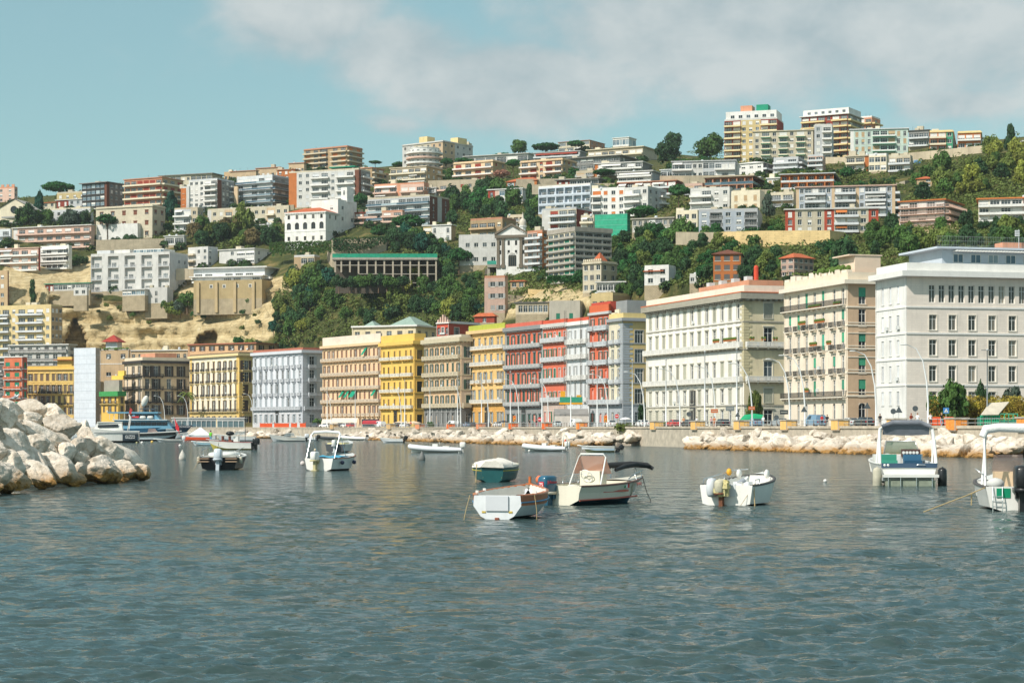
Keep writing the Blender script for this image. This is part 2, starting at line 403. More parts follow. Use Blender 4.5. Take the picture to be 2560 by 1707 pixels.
# ------------------------------------------------------------------ coast line of the promenade (plan)
PROM_Z = 3.5
def prom_X(D):      # seaward edge of the promenade
 if D <= 560: return 51 - 0.2545 * (D - 265)
 if D <= 640: return 51 - 0.2545 * 295 - 0.55 * (D - 560)
 return 51 - 0.2545 * 295 - 44 - 1.3 * (D - 640)
def prom_D(px):     # distance at which the edge is seen at picture column px
 lo, hi = 120.0, 760.0
 for _ in range(40):
  mid = (lo + hi) / 2
  if prom_X(mid) / mid > (px - CX) / F: lo = mid
  else: hi = mid
 return lo
def make_ground():
 Ds = [180, 220, 265, 320, 380, 440, 500, 560, 600, 640, 680, 720, 760]
 b = MB()
 e0 = [(prom_X(D), D, PROM_Z) for D in Ds]; e1 = [(prom_X(D) + 9, D + 2, PROM_Z) for D in Ds]
 e2 = [(900, D + 60, PROM_Z) for D in Ds]
 b.sheet([e0, e1], 0); b.sheet([e1, e2], 1)
 x0 = prom_X(760)
 b.quad((x0, 760, PROM_Z), (x0 + 800, 820, PROM_Z), (x0 + 800, 1200, PROM_Z), (-900, 1200, PROM_Z), 1)
 b.quad((x0, 760, PROM_Z), (-900, 1200, PROM_Z), (-900, 800, PROM_Z), (x0 - 60, 762, PROM_Z), 1)
 tag(b.build('promenade', [pm((190, 186, 178), .9, .15, 1.5), pm((92, 92, 94), .95, .15, 1.0)]), kind='structure')
 w = MB()
 Dd = np.linspace(180, 760, 120)
 for i in range(len(Dd) - 1):
  for (off, z0, z1) in ((0.0, -1.0, PROM_Z - .25), (-.18, PROM_Z - .25, PROM_Z + .12)):
   a = [(prom_X(Dd[i + q]) + off, Dd[i + q], 0) for q in (0, 1)]
   w.quad((*a[0][:2], z0), (*a[1][:2], z0), (*a[1][:2], z1), (*a[0][:2], z1), 0)
  w.quad((prom_X(Dd[i]) - .18, Dd[i], PROM_Z + .12), (prom_X(Dd[i+1]) - .18, Dd[i+1], PROM_Z + .12), (prom_X(Dd[i+1]) + .5, Dd[i+1], PROM_Z + .12), (prom_X(Dd[i]) + .5, Dd[i], PROM_Z + .12), 0)
 w.quad((prom_X(760), 760, -1), (-900, 800, -1), (-900, 800, PROM_Z), (prom_X(760), 760, PROM_Z), 0)
 tag(w.build('sea_wall', [pm((196, 184, 166), .9, .25, .8, streak=.5)]), 'weathered grey stone quay wall behind the rocks below the promenade', 'wall')
make_ground()
# ------------------------------------------------------------------ water
def make_water():
 ys = np.concatenate([np.arange(1790, 1300, -1.5), np.arange(1300, 1085, -1.0), np.arange(1085, 1074.5, -0.7)])
 D = F * CH / (ys - HY)
 u = np.linspace(-0.37, 0.37, 760)
 DD, UU = np.meshgrid(D, u, indexing='ij')
 X = UU * (DD + 30); Y = DD.copy()
 dD = np.abs(np.gradient(D))[:, None]; dX = 0.74 / 760 * (DD + 30)
 rs = np.random.RandomState(3)
 Z = np.zeros_like(X)
 patch = np.zeros_like(X)
 for k in range(9):
  lam = rs.uniform(6, 40); th = rs.uniform(0, 6.28)
  patch += np.sin((X * math.cos(th) + Y * math.sin(th)) * 2 * math.pi / lam + rs.uniform(0, 6.28))
 patch = 1.0 + 0.07 * patch
 for k in range(110):
  lam = 0.24 * (10.0 ** (rs.rand() ** 1.7))
  th = -math.pi / 2 + 0.25 + rs.randn() * 0.45
  kx, ky = math.cos(th) * 2 * math.pi / lam, math.sin(th) * 2 * math.pi / lam
  slope = 0.038 * (1.35 if lam < .6 else 1.0 if lam < .8 else (.8 / lam) ** .75)
  A = slope * lam / (2 * math.pi)
  per = 2 * math.pi / np.maximum(np.abs(ky), 1e-3)
  perx = 2 * math.pi / np.maximum(np.abs(kx), 1e-3)
  damp = np.clip((per / dD - 2.2) / 2.5, 0, 1) * np.clip((perx / dX - 2.2) / 2.5, 0, 1)
  ph = kx * X + ky * Y + rs.uniform(0, 6.28) + 0.6 * np.sin(0.31 * X + 0.17 * Y + k)
  Z += A * np.sin(ph) * damp * patch
 Z = Z + 1.2 * np.clip(Z, 0, 1) ** 2
 Z -= 0.02
 n, m_ = X.shape
 V = np.stack([X, Y, Z], -1).reshape(-1, 3)
 idx = np.arange(n * m_).reshape(n, m_)
 Q = np.stack([idx[:-1, :-1], idx[:-1, 1:], idx[1:, 1:], idx[1:, :-1]], -1).reshape(-1, 4)
 me = bpy.data.meshes.new('sea_water')
 me.vertices.add(len(V)); me.vertices.foreach_set('co', V.astype(np.float32).ravel())
 me.loops.add(len(Q) * 4); me.polygons.add(len(Q))
 me.loops.foreach_set('vertex_index', Q.astype(np.int32).ravel())
 me.polygons.foreach_set('loop_start', np.arange(0, len(Q) * 4, 4, dtype=np.int32))
 me.polygons.foreach_set('use_smooth', np.ones(len(Q), dtype=bool))
 me.update(calc_edges=True)
 m = bpy.data.materials.new('sea_water'); m.use_nodes = True; N = m.node_tree.nodes; L = m.node_tree.links; b = N['Principled BSDF']
 b.inputs['Base Color'].default_value = (0.030, 0.060, 0.058, 1); b.inputs['Roughness'].default_value = 0.10; b.inputs['Specular IOR Level'].default_value = 1.0
 b.inputs['IOR'].default_value = 1.333
 geo = N.new('ShaderNodeNewGeometry')
 hs = None
 for sc, amp, st in ((1.5, .8, (.7, 1, 1)), (4.2, .26, (.6, 1, 1)), (0.45, 2.2, (.7, 1, 1))):
  mp = N.new('ShaderNodeMapping'); mp.inputs['Scale'].default_value = st; mp.inputs['Rotation'].default_value = (0, 0, .3); L.new(geo.outputs['Position'], mp.inputs[0])
  t = N.new('ShaderNodeTexNoise'); t.inputs['Scale'].default_value = sc; t.inputs['Detail'].default_value = 3; t.inputs['Distortion'].default_value = .4
  L.new(mp.outputs[0], t.inputs['Vector'])
  k = N.new('ShaderNodeMath'); k.operation = 'MULTIPLY_ADD'; k.inputs[1].default_value = amp; L.new(t.outputs[0], k.inputs[0])
  if hs is not None: L.new(hs, k.inputs[2])
  else: k.inputs[2].default_value = 0
  hs = k.outputs[0]
 bp = N.new('ShaderNodeBump'); bp.inputs['Strength'].default_value = 0.85; bp.inputs['Distance'].default_value = 0.75
 sy = N.new('ShaderNodeSeparateXYZ'); L.new(geo.outputs['Position'], sy.inputs[0]); my = N.new('ShaderNodeMapRange'); my.inputs[1].default_value = 20; my.inputs[2].default_value = 120; my.inputs[3].default_value = .22; my.inputs[4].default_value = 1.0
 L.new(sy.outputs[1], my.inputs[0]); L.new(my.outputs[0], bp.inputs['Strength'])   # open water further out is rougher
 L.new(hs, bp.inputs['Height']); L.new(bp.outputs[0], b.inputs['Normal'])
 me.materials.append(m)
 tag(link('sea_water', me), kind='structure')
 f = MB(); f.quad((-3000, -600, -1.6), (3000, -600, -1.6), (3000, 1100, -1.6), (-3000, 1100, -1.6))
 tag(f.build('sea_bed', pm((60, 80, 80), .9, .2, .05)), kind='structure')
make_water()
# ------------------------------------------------------------------ boulders
def rockmat():
 m = bpy.data.materials.new('limestone'); m.use_nodes = True; N = m.node_tree.nodes; L = m.node_tree.links; b = N['Principled BSDF']
 b.inputs['Roughness'].default_value = .9; b.inputs['Specular IOR Level'].default_value = .2
 geo = N.new('ShaderNodeNewGeometry'); oi = N.new('ShaderNodeObjectInfo')
 ad = N.new('ShaderNodeVectorMath'); ad.operation = 'ADD'; L.new(geo.outputs['Position'], ad.inputs[0])
 n = N.new('ShaderNodeTexNoise'); n.inputs['Scale'].default_value = 1.3; n.inputs['Detail'].default_value = 9; n.inputs['Roughness'].default_value = .68
 L.new(geo.outputs['Position'], n.inputs['Vector'])
 r = N.new('ShaderNodeValToRGB'); e = r.color_ramp.elements
 e[0].position = .3; e[0].color = (*[x * .8 for x in lin((176, 160, 140))], 1); e[1].position = .62; e[1].color = (*[x * .9 for x in lin((243, 232, 218))], 1)
 x = e.new(.45); x.color = (*[v * .84 for v in lin((224, 210, 192))], 1)
 L.new(n.outputs[0], r.inputs[0])
 hv = N.new('ShaderNodeHueSaturation'); mr = N.new('ShaderNodeMapRange'); mr.inputs[3].default_value = .78; mr.inputs[4].default_value = 1.12
 L.new(oi.outputs['Random'], mr.inputs[0]); L.new(mr.outputs[0], hv.inputs['Value']); L.new(r.outputs[0], hv.inputs['Color'])
 sp = N.new('ShaderNodeSeparateXYZ'); L.new(geo.outputs['Position'], sp.inputs[0])
 zz = N.new('ShaderNodeMath'); zz.operation = 'MULTIPLY_ADD'; zz.inputs[1].default_value = 2.6; L.new(n.outputs[0], zz.inputs[0])
 neg = N.new('ShaderNodeMath'); neg.operation = 'MULTIPLY'; neg.inputs[1].default_value = -1; L.new(sp.outputs[2], neg.inputs[0]); L.new(neg.outputs[0], zz.inputs[2])
 a1 = N.new('ShaderNodeMapRange'); a1.inputs[1].default_value = .2; a1.inputs[2].default_value = 1.0; a1.inputs[4].default_value = .92; L.new(zz.outputs[0], a1.inputs[0])
 m1 = N.new('ShaderNodeMix'); m1.data_type = 'RGBA'; L.new(a1.outputs[0], m1.inputs[0]); L.new(hv.outputs[0], m1.inputs[6]); m1.inputs[7].default_value = (*lin((158, 112, 40)), 1)
 a2 = N.new('ShaderNodeMapRange'); a2.inputs[1].default_value = 1.0; a2.inputs[2].default_value = 1.35; a2.inputs[4].default_value = .9; L.new(zz.outputs[0], a2.inputs[0])
 m2 = N.new('ShaderNodeMix'); m2.data_type = 'RGBA'; L.new(a2.outputs[0], m2.inputs[0]); L.new(m1.outputs[2], m2.inputs[6]); m2.inputs[7].default_value = (*lin((62, 50, 28)), 1)
 L.new(m2.outputs[2], b.inputs['Base Color'])
 n2 = N.new('ShaderNodeTexNoise'); n2.inputs['Scale'].default_value = 5; n2.inputs['Detail'].default_value = 8; L.new(geo.outputs['Position'], n2.inputs['Vector'])
 bp = N.new('ShaderNodeBump'); bp.inputs['Strength'].default_value = .7; bp.inputs['Distance'].default_value = .12; L.new(n2.outputs[0], bp.inputs['Height']); L.new(bp.outputs[0], b.inputs['Normal'])
 return m
ROCK = rockmat()
def rock_mesh(seed, sub=4):
 import bmesh
 rr = random.Random(seed)
 bm = bmesh.new(); bmesh.ops.create_icosphere(bm, subdivisions=sub, radius=1)
 planes = [(Vector((rr.gauss(0, 1), rr.gauss(0, 1), rr.gauss(0, 1))).normalized(), rr.uniform(.62, .95)) for _ in range(rr.randint(9, 14))]
 off = Vector((rr.uniform(0, 50), rr.uniform(0, 50), 0))
 for v in bm.verts:
  d = v.co.normalized(); r = 1.15
  for n, h in planes:
   k = d.dot(n)
   if k > 0.05: r = min(r, h / k)
  r = r * .93 + .07 * .85
  r += .07 * noise.fractal(d * 2.2 + off, 1.0, 2.0, 4) + .035 * noise.noise(d * 7 + off)
  v.co = d * r
 me = bpy.data.meshes.new('boulder'); bm.to_mesh(me); bm.free()
 me.polygons.foreach_set('use_smooth', [True] * len(me.polygons)); me.set_sharp_from_angle(angle=R(24)); me.materials.append(ROCK)
 return me
ROCKS = [rock_mesh(100 + i, 5 if i < 5 else 4) for i in range(12)]
def boulder(px, py, hw, hh, rot, D, label, group, idx=None, deep=1.0):
 o = link('boulder', ROCKS[rnd.randrange(12) if idx is None else idx])
 o.location = W(px, py, D); s = D / F
 o.scale = (hw * s, deep * (hw + hh) * .5 * s, hh * s)
 o.rotation_euler = (rnd.uniform(-.3, .3), R(rot), rnd.uniform(-.25, .25))
 tag(o, label, 'boulder', group); return o
def make_jetty():
 zs = [(90,275,165,95,0),(400,300,190,95,8),(610,335,140,95,25),(60,430,140,150,0),(330,425,180,75,4),(215,500,100,110,-30),(720,530,225,135,8),(965,530,70,100,15),
          (500,640,350,115,27),(420,720,160,110,20),(130,720,290,130,36),(390,880,240,90,38),(50,930,210,170,30),(140,1110,220,120,33),(40,1200,160,80,22),(310,1000,130,90,0),
          (480,1090,240,115,33),(660,960,240,140,36),(800,1105,210,85,18),(880,810,105,165,22),(975,910,115,130,8),(1000,640,100,110,20),(1040,710,110,105,35),(1240,800,200,135,30),
          (1430,860,150,62,38),(1190,1020,220,155,8),(1450,1040,140,115,22),(1640,1030,110,98,30),(1420,1140,95,40,0),(930,1040,85,100,0),(560,760,140,80,30),(720,700,150,90,25),
          (240,880,140,90,20),(1300,930,120,60,20),(-160,330,200,140,0),(-150,560,220,160,10),(-170,800,230,180,20),(-160,1050,240,170,10),(-170,1240,200,90,0),(760,830,120,120,20)]
 core = [(-40, 1090, 112), (60, 1120, 114), (150, 1130, 118), (230, 1160, 122)]
 for i, (cx, cy, hw, hh, rot) in enumerate(zs):
  px, py = cx / 4.704, 960 + cy / 4.704
  base = 1285 - 165 * cx / 1770.0
  D = 100 + 28 * cx / 1770.0 + max(0, base - cy - hh) * 20 / 980.0
  big = hw > 180
  lab = ('large pale limestone boulder of the breakwater at the left' if big else 'pale limestone boulder of the breakwater at the left')
  if cx == 480 and cy == 1090: lab = 'boulder with bright yellow weed at its foot on the breakwater'
  if cx == 1640: lab = 'last boulder at the tip of the breakwater on the left'
  if cx == 1190: lab = 'broad white rounded boulder near the tip of the breakwater'
  boulder(px, py, hw / 4.704 * 1.12, hh / 4.704 * 1.14, rot, D, lab, 'boulders of the breakwater', i % 5, 1.05)
 c = MB()
 for px, py, D in core: c.ball(WZ(px, D + 9, 0.6), 3.4, 6, 1.9, n=14)
 c.ball((-40, 130, -1.5), 11, 18, 3.0, n=18)
 tag(c.build('breakwater', ROCK, smooth=True), kind='structure')
make_jetty()
RK = random.Random(21)
def make_riprap():
 segs = [  # picture column range, seaward distance across, count, rock px factor
  (1745, 2620, 9.5, 116), (880, 1600, 17.0, 128), (610, 730, 8.0, 26)]
 for (xa, xb, width, cnt) in segs:
  for k in range(cnt):
   t = (k + RK.random()) / cnt; px = xa + (xb - xa) * t
   D0 = prom_D(px)
   tail = min(1.0, (px - xa) / 110.0 + .1) if xa > 800 else 1
   if xa == 880: tail = min(tail, (xb - px) / 130.0 + .25)
   f = RK.random() ** .8
   dist = f * width * tail
   X = prom_X(D0) - .9 * dist - .3; D = D0 - .42 * dist
   z = (1 - f) * 2.55 + RK.uniform(-.25, .2)
   r = RK.uniform(.6, 1.25) * (1.15 if f > .6 else .95) * (1.15 if xa == 1745 else 1.25)
   o = link('boulder', ROCKS[5 + RK.randrange(7)]); o.location = (X, D, z - .25)
   o.scale = (r * 1.3, r * 1.1, r * .72); o.rotation_euler = (RK.uniform(-.4, .4), RK.uniform(-.1, .7), RK.uniform(0, 6.28))
   low = z < .9
   where = {1745: 'below the white corner building', 880: 'below the red and yellow palazzi', 610: 'beside the covered pontoon'}[xa]
   tag(o, ('weed-stained boulder at the water line ' if low else 'pale dry boulder on the bank ') + where, 'boulder', 'armour rocks ' + where)
 st = MB(); RUB_ = [rock_mesh(300 + i, 3) for i in range(4)]
 for (xa, xb, width, cnt) in segs:
  for k in range(int(cnt * 5)):
   px = RK.uniform(xa, xb); D0 = prom_D(px); f = RK.random()
   tail = min(1.0, (px - xa) / 110.0 + .1) if xa > 800 else 1
   dist = f * width * tail
   p = (prom_X(D0) - .9 * dist - .2, D0 - .42 * dist, (1 - f) * 2.2 - .5)
   M = Matrix.Translation(p) @ Matrix.Rotation(RK.uniform(0, 6), 4, 'Z') @ Matrix.Rotation(RK.uniform(-.5, .5), 4, 'X')
   q = RUB_[RK.randrange(4)]; e = RK.uniform(.5, 1.1); st.add([v.co * e for v in q.vertices], [tuple(f.vertices) for f in q.polygons], 0, M @ Matrix.Diagonal((1.25, 1, .75, 1)))
 tag(st.build('rubble', ROCK), 'small pale rubble filling the gaps between the shore boulders', 'rubble', kind='stuff')
make_riprap()
# ------------------------------------------------------------------ building kit
KC = dict(pg=(206,224,212), wh=(246,243,237), wg=(226,228,230), bw=(214,224,236), cr=(244,230,200), be=(226,208,178), pe=(246,212,170), pk=(236,196,176), sal=(232,160,124), orr=(234,134,66), red=(226,92,62),
          dr=(176,72,54), br=(146,88,66), tan=(214,180,136), ye=(248,206,104), yl=(246,218,154), gy=(170,168,164), dg=(112,110,108), dk=(70,68,66), gr=(66,168,132), ol=(180,176,130), gn=(40,140,110), st=(196,188,172), tf=(222,194,140))
def K(c):
 c = KC[c] if isinstance(c, str) else c; g = .3 * c[0] + .59 * c[1] + .11 * c[2]
 return tuple(round((g + (v - g) * .90) * .965, 1) for v in c)
_J = [0]
def wallm(c): f = (1, .955, .9, .86)[_J[0]]; return pm([round(v * f, 1) for v in K(c)], .85, .13, .35, streak=.42)
TRIM = pm((236, 230, 216), .8, .08, .8)
WFR = pm((238, 238, 234), .5, .04); DFR = pm((92, 70, 56), .6, .1); GLS = glassmat((36, 42, 48), (104, 114, 120)); GLD = glassmat((34, 38, 42), (78, 84, 88)); GLB = glassmat((70, 96, 112), (168, 184, 190))
IRON = pm((60, 62, 62), .6, .1)
ROOFF = pm((190, 182, 172), .9, .2, .4); ROOFR = pm((206, 112, 74), .9, .22, 1.2, joints=(.5, .35, .03, .55)); CONC = pm((176, 168, 156), .9, .2, .5, streak=.5)
_wm = {}
def winmesh(w, h, kind, frame, glass, shut, trim, tk='', dep=.25, wall=None):
 """one window: kind g glass, s closed shutters, o glass with open shutters, r half-lowered blind, a arched glass; trim: s sill, b full surround, p pediment"""
 w = round(w, 2); h = round(h, 2)
 key = (w, h, kind, frame.name, glass.name, shut.name, trim.name, tk, dep)
 if key in _wm: return _wm[key]
 b = MB(); x = w / 2; fw = min(.09, w * .08)
 b.quad((-x, dep, 0), (x, dep, 0), (x, dep, h), (-x, dep, h), 1)
 if kind != 's':
  y0 = dep - .06
  for x0, x1, z0, z1 in ((-x, -x + fw, 0, h), (x - fw, x, 0, h), (-x + fw, x - fw, 0, fw), (-x + fw, x - fw, h - fw, h)):
   b.box(x0, y0, z0, x1, dep - .003, z1, 0)
  if w > .8:
   nm = max(1, int(round(w / .9)) - 1) if w > 1.9 else 1
   for i in range(nm):
    c = -x + w * (i + 1) / (nm + 1); b.box(c - fw * .5, y0, fw, c + fw * .5, dep - .003, h - fw, 0)
  if h > 1.9: b.box(-x + fw, y0 - .01, h * .7, x - fw, dep - .004, h * .7 + fw * .8, 0)
 if kind == 's':
  for x0, x1 in ((-x + .02, -.015), (.015, x - .02)):
   b.box(x0, .05, .02, x1, .10, h - .02, 2)
   k = int(h / .22)
   for i in range(k): b.box(x0 + .06, .02, .1 + i * (h - .2) / k, x1 - .06, .049, .1 + i * (h - .2) / k + .05, 2)
 if kind == 'o':
  for s in (-1, 1):
   a0, a1 = (x + .02, x + w * .5) if s > 0 else (-x - w * .5, -x - .02)
   b.box(a0, -.10, 0, a1, -.05, h, 2)
 if kind == 'r': b.box(-x + .01, .1, h * .45, x - .01, .14, h - .01, 2)
 if kind == 'f': b.box(-x + .01, .1, .01, x - .01, .14, h - .01, 2)
 if kind == 'a':   # arched head: wall-coloured spandrels
  n = 8; pz = h - x
  for s in (-1, 1):
   for i in range(n):
    t0, t1 = math.pi / 2 * i / n, math.pi / 2 * (i + 1) / n
    p0 = (s * x * math.cos(t0), pz + x * math.sin(t0)); p1 = (s * x * math.cos(t1), pz + x * math.sin(t1))
    for y in (-.004,): b.quad((p0[0], y, p0[1]), (p1[0], y, p1[1]), (s * x, y, h + .004 if i == n - 1 else p1[1]), (s * x, y, p0[1]), 3)
    b.quad((p0[0], -.004, p0[1]), (p1[0], -.004, p1[1]), (p1[0], dep, p1[1]), (p0[0], dep, p0[1]), 3)
   b.tri((0, -.004, h), (s * x, -.004, h), (s * x * math.cos(t0) * 0, -.004, h), 3)
 if 's' in tk: b.box(-x - .12, -.12, -.12, x + .12, .02, 0, 3)
 if 'b' in tk:
  t = .16
  b.box(-x - t, -.07, 0, -x, .012, h, 3); b.box(x, -.07, 0, x + t, .012, h, 3); b.box(-x - t, -.07, h, x + t, .013, h + t, 3)
 if 'p' in tk:
  b.box(-x - .3, -.28, h + .2, x + .3, .014, h + .38, 3); b.box(-x - .2, -.14, h + .02, x + .2, .015, h + .2, 3)
 me = b.mesh('window', [frame, glass, shut, wall if kind == 'a' and wall is not None else trim])
 _wm[key] = me
 return me
_bm = {}
def balcmesh(w, d, rail, mat, slabm, h=1.0, brackets=True):
 w = round(w, 1); key = (w, d, rail, mat.name, slabm.name, h)
 if key in _bm: return _bm[key]
 b = MB(); x = w / 2
 b.box(-x, -d, -.18, x, .02, 0, 1)
 if brackets and w > 1:
  n = max(2, int(w / 2.2) + 1)
  for i in range(n):
   c = -x + .2 + (w - .4) * i / (n - 1); b.box(c - .11, -d * .75, -.5, c + .11, .03, -.183, 1)
 if rail == 'solid':
  b.box(-x, -d, .003, x, -d + .1, h, 0); b.box(-x, -d + .1, .003, -x + .1, 0, h, 0); b.box(x - .1, -d + .1, .003, x, 0, h, 0)
 elif rail == 'glass':
  b.box(-x, -d, .05, x, -d + .03, h - .05, 0)
  b.box(-x, -d - .02, h - .05, x, -d + .05, h + .02, 1); b.box(-x, -d + .03, .05, -x + .03, 0, h, 0); b.box(x - .03, -d + .03, .05, x, 0, h, 0)
 else:
  st = rail == 'stone'; pw = .085 if st else .03; gap = .3 if st else .22; rh = .14 if st else .06
  b.box(-x, -d - .02, h - rh, x, -d + .16 if st else -d + .04, h, 0)
  for s in (-1, 1): b.box(s * x - (.12 if s > 0 else 0), -d + .161, h - rh, s * x + (.12 if s < 0 else 0), 0, h, 0)
  n = max(2, int(w / gap))
  for i in range(n + 1):
   c = -x + pw + (w - 2 * pw) * i / n; q = pw * (2.0 if st and i % 8 == 0 else 1)
   b.box(c - q, -d, .003, c + q, -d + pw * 1.6, h - rh, 0)
  for s in (-1, 1):
   for k in range(1, 4): c = -d + d * k / 4; b.box(s * (x - .03) - pw, c - pw, .003, s * (x - .03) + pw, c + pw, h - rh, 0)
  if st: b.box(-x, -d, .003, x, -d + .16, .14, 0)
 me = b.mesh('balcony', [mat, slabm]); _bm[key] = me
 return me
def awnmesh(w, out, mat):
 b = MB(); x = w / 2
 b.add([(-x, 0, 0), (x, 0, 0), (x, -out, -out * .55), (-x, -out, -out * .55), (-x, 0, .05), (x, 0, .05), (x, -out, -out * .55 + .05), (-x, -out, -out * .55 + .05)],
          [(0,1,2,3),(4,7,6,5),(0,4,5,1),(1,5,6,2),(2,6,7,3),(3,7,4,0)])
 b.quad((-x, -out, -out * .55), (x, -out, -out * .55), (x, -out - .01, -out * .55 - .25), (-x, -out - .01, -out * .55 - .25))
 return b.mesh('awning', [mat])
PLINTH = pm((186, 170, 142), .95, .2, .4, streak=.4, joints=(.9, .45, .06, .75))
class Bld:
 def __init__(s, name, label, cat, x0, xc, x1, yt, yb=None, D=None, a=22, depth=12.0, below=7.0, group=None):
  if yb is not None:
   lim = min(depth_at(x0 + (xc - x0) * t, yb) for t in (0, .5, 1)) - 2.0
   D = lim if D is None else min(D, lim)
  P = WZ(xc, D, PROM_Z) if yb is None else W(xc, yb, D)
  s.D = D; s.P = P; s.zb = P.z; s.below = below
  s.ca, s.sa = math.cos(R(a)), math.sin(R(a))
  r0, r1 = (x0 - CX) / F, (x1 - CX) / F
  s.wL = (P.x - r0 * P.y) / (s.ca + r0 * s.sa)
  s.wR = (r1 * P.y - P.x) / (s.sa - r1 * s.ca) if x1 > xc + 1 else depth
  s.wR = min(s.wR, 60) if s.wR > 0 else depth
  s.H = CH + (HY - yt) / F * D - s.zb
  s.root = thing(name, label, cat, P, R(90 - a), group)
  s.b = MB(); s.mats = []; s.rs = random.Random(int(x0 * 7 + yt * 13)); s.trim = {}
 def z(s, y): return CH + (HY - y) / F * s.D - s.zb
 def mi(s, m):
  if m not in s.mats: s.mats.append(m)
  return s.mats.index(m)
 def pl(s, side, a, z, d):
  return (d, a, z) if side == 'L' else (a, d, z)
 def put(s, name, me, side, a, z, d=0.0):
  o = bpy.data.objects.new(name, me); COL.objects.link(o); o.parent = s.root
  o.location = s.pl(side, a, z, d)
  if side == 'L': o.rotation_euler = (0, 0, R(-90))
  return o
 def wall(s, side, a0, a1, strips, m, rev=None, dep=.25, back=False):
  """strips: (z0, z1, [(b0, b1, zb, zt)]); the wall is cut open at each window, with reveals"""
  def q(p, i): s.b.quad(*[s.pl(side, *t) for t in p], i)
  rv = s.mi(rev or m)
  for st in strips:
   z0, z1, wins = st[:3]; mm = s.mi(st[3] if len(st) > 3 and st[3] else m)
   cur = a0
   for (b0, b1, zb, zt) in sorted(wins):
    if b0 > cur: q(((cur, z0, 0), (b0, z0, 0), (b0, z1, 0), (cur, z1, 0)), mm)
    q(((b0, z0, 0), (b1, z0, 0), (b1, zb, 0), (b0, zb, 0)), mm); q(((b0, zt, 0), (b1, zt, 0), (b1, z1, 0), (b0, z1, 0)), mm)
    q(((b0, zb, 0), (b0, zb, dep), (b0, zt, dep), (b0, zt, 0)), rv); q(((b1, zb, 0), (b1, zb, dep), (b1, zt, dep), (b1, zt, 0)), rv)
    q(((b0, zb, 0), (b1, zb, 0), (b1, zb, dep), (b0, zb, dep)), rv); q(((b0, zt, 0), (b1, zt, 0), (b1, zt, dep), (b0, zt, dep)), rv)
    if back: q(((b0, zb, dep), (b1, zb, dep), (b1, zt, dep), (b0, zt, dep)), rv)
    cur = b1
   if cur < a1: q(((cur, z0, 0), (a1, z0, 0), (a1, z1, 0), (cur, z1, 0)), mm)
 def plain(s, side, m):
  L = s.wL if side == 'L' else s.wR
  s.wall(side, 0, L, [(-s.below, s.H, [])], m)
 def close(s, wm, rm):
  w, l, h = s.wR, s.wL, s.H; b = s.b; i = s.mi(wm); r = s.mi(rm); z = -s.below
  b.quad((w, 0, z), (w, l, z), (w, l, h), (w, 0, h), i); b.quad((0, l, z), (w, l, z), (w, l, h), (0, l, h), i)
  b.quad((0, 0, h), (w, 0, h), (w, l, h), (0, l, h), r)
  s.b.build('wall', s.mats, s.root)
 def band(s, part, mat, z0, z1, p, sides='LR', dent=None, ov=0.0):
  b = MB() if part not in s.trim else s.trim[part][0]
  s.trim[part] = (b, mat)
  if 'L' in sides: b.box(-p, -p, z0, .02, s.wL + ov, z1)
  if 'R' in sides: b.box(.021, -p, z0, s.wR + ov, .02, z1)
  if dent:
   n = int(s.wL / dent)
   for k in range(n): b.box(-p * .8, k * dent + .1, z0 - .35, .022, k * dent + dent * .55, z0 - .002)
   for k in range(int(s.wR / dent)): b.box(k * dent + .1, -p * .8, z0 - .35, k * dent + dent * .55, .022, z0 - .002)
 def done(s):
  for k, (b, m) in s.trim.items(): b.build(k, m, s.root)
 def parapet(s, m, h=.9, t=.25, part='parapet', inset=0.05):
  b = MB(); w, l, z = s.wR, s.wL, s.H + .004; i = inset
  b.box(i, i, z, i + t, l - i, z + h); b.box(w - i - t, i, z, w - i, l - i, z + h)
  b.box(i + t, i, z, w - i - t, i + t, z + h); b.box(i + t, l - i - t, z, w - i - t, l - i, z + h)
  b.build(part, m, s.root)
 def slab(s, m, e=.5, t=.35, part='roof', dz=.003):
  b = MB(); b.box(-e, -e, s.H + dz, s.wR + e, s.wL + e, s.H + dz + t); b.build(part, m, s.root)
 def hip(s, m, h, e=.5, part='roof', x0=0, y0=0, x1=None, y1=None, z=None):
  x1 = s.wR if x1 is None else x1; y1 = s.wL if y1 is None else y1; z = s.H + .004 if z is None else z
  b = MB(); x0 -= e; y0 -= e; x1 += e; y1 += e; w, l = x1 - x0, y1 - y0; k = min(w, l) / 2
  A, B_, C_, D_ = (x0, y0, z), (x1, y0, z), (x1, y1, z), (x0, y1, z)
  if l >= w: p, q = ((x0 + x1) / 2, y0 + k, z + h), ((x0 + x1) / 2, y1 - k, z + h); b.tri(A, B_, p); b.quad(B_, C_, q, p); b.tri(C_, D_, q); b.quad(D_, A, p, q)
  else: p, q = (x0 + k, (y0 + y1) / 2, z + h), (x1 - k, (y0 + y1) / 2, z + h); b.quad(A, B_, q, p); b.tri(B_, C_, q); b.quad(C_, D_, p, q); b.tri(D_, A, p)
  b.box(x0, y0, z - .15, x1, y1, z - .004)
  b.build(part, m, s.root)
 def block(s, part, f0, f1, g0, g1, h, m, z=None):
  """smaller storey on the roof: fractions along the left wall (f) and the right wall (g)"""
  b = MB(); z = s.H + .006 if z is None else z
  b.box(g0 * s.wR, f0 * s.wL, z, g1 * s.wR, f1 * s.wL, z + h); return b.build(part, m, s.root)
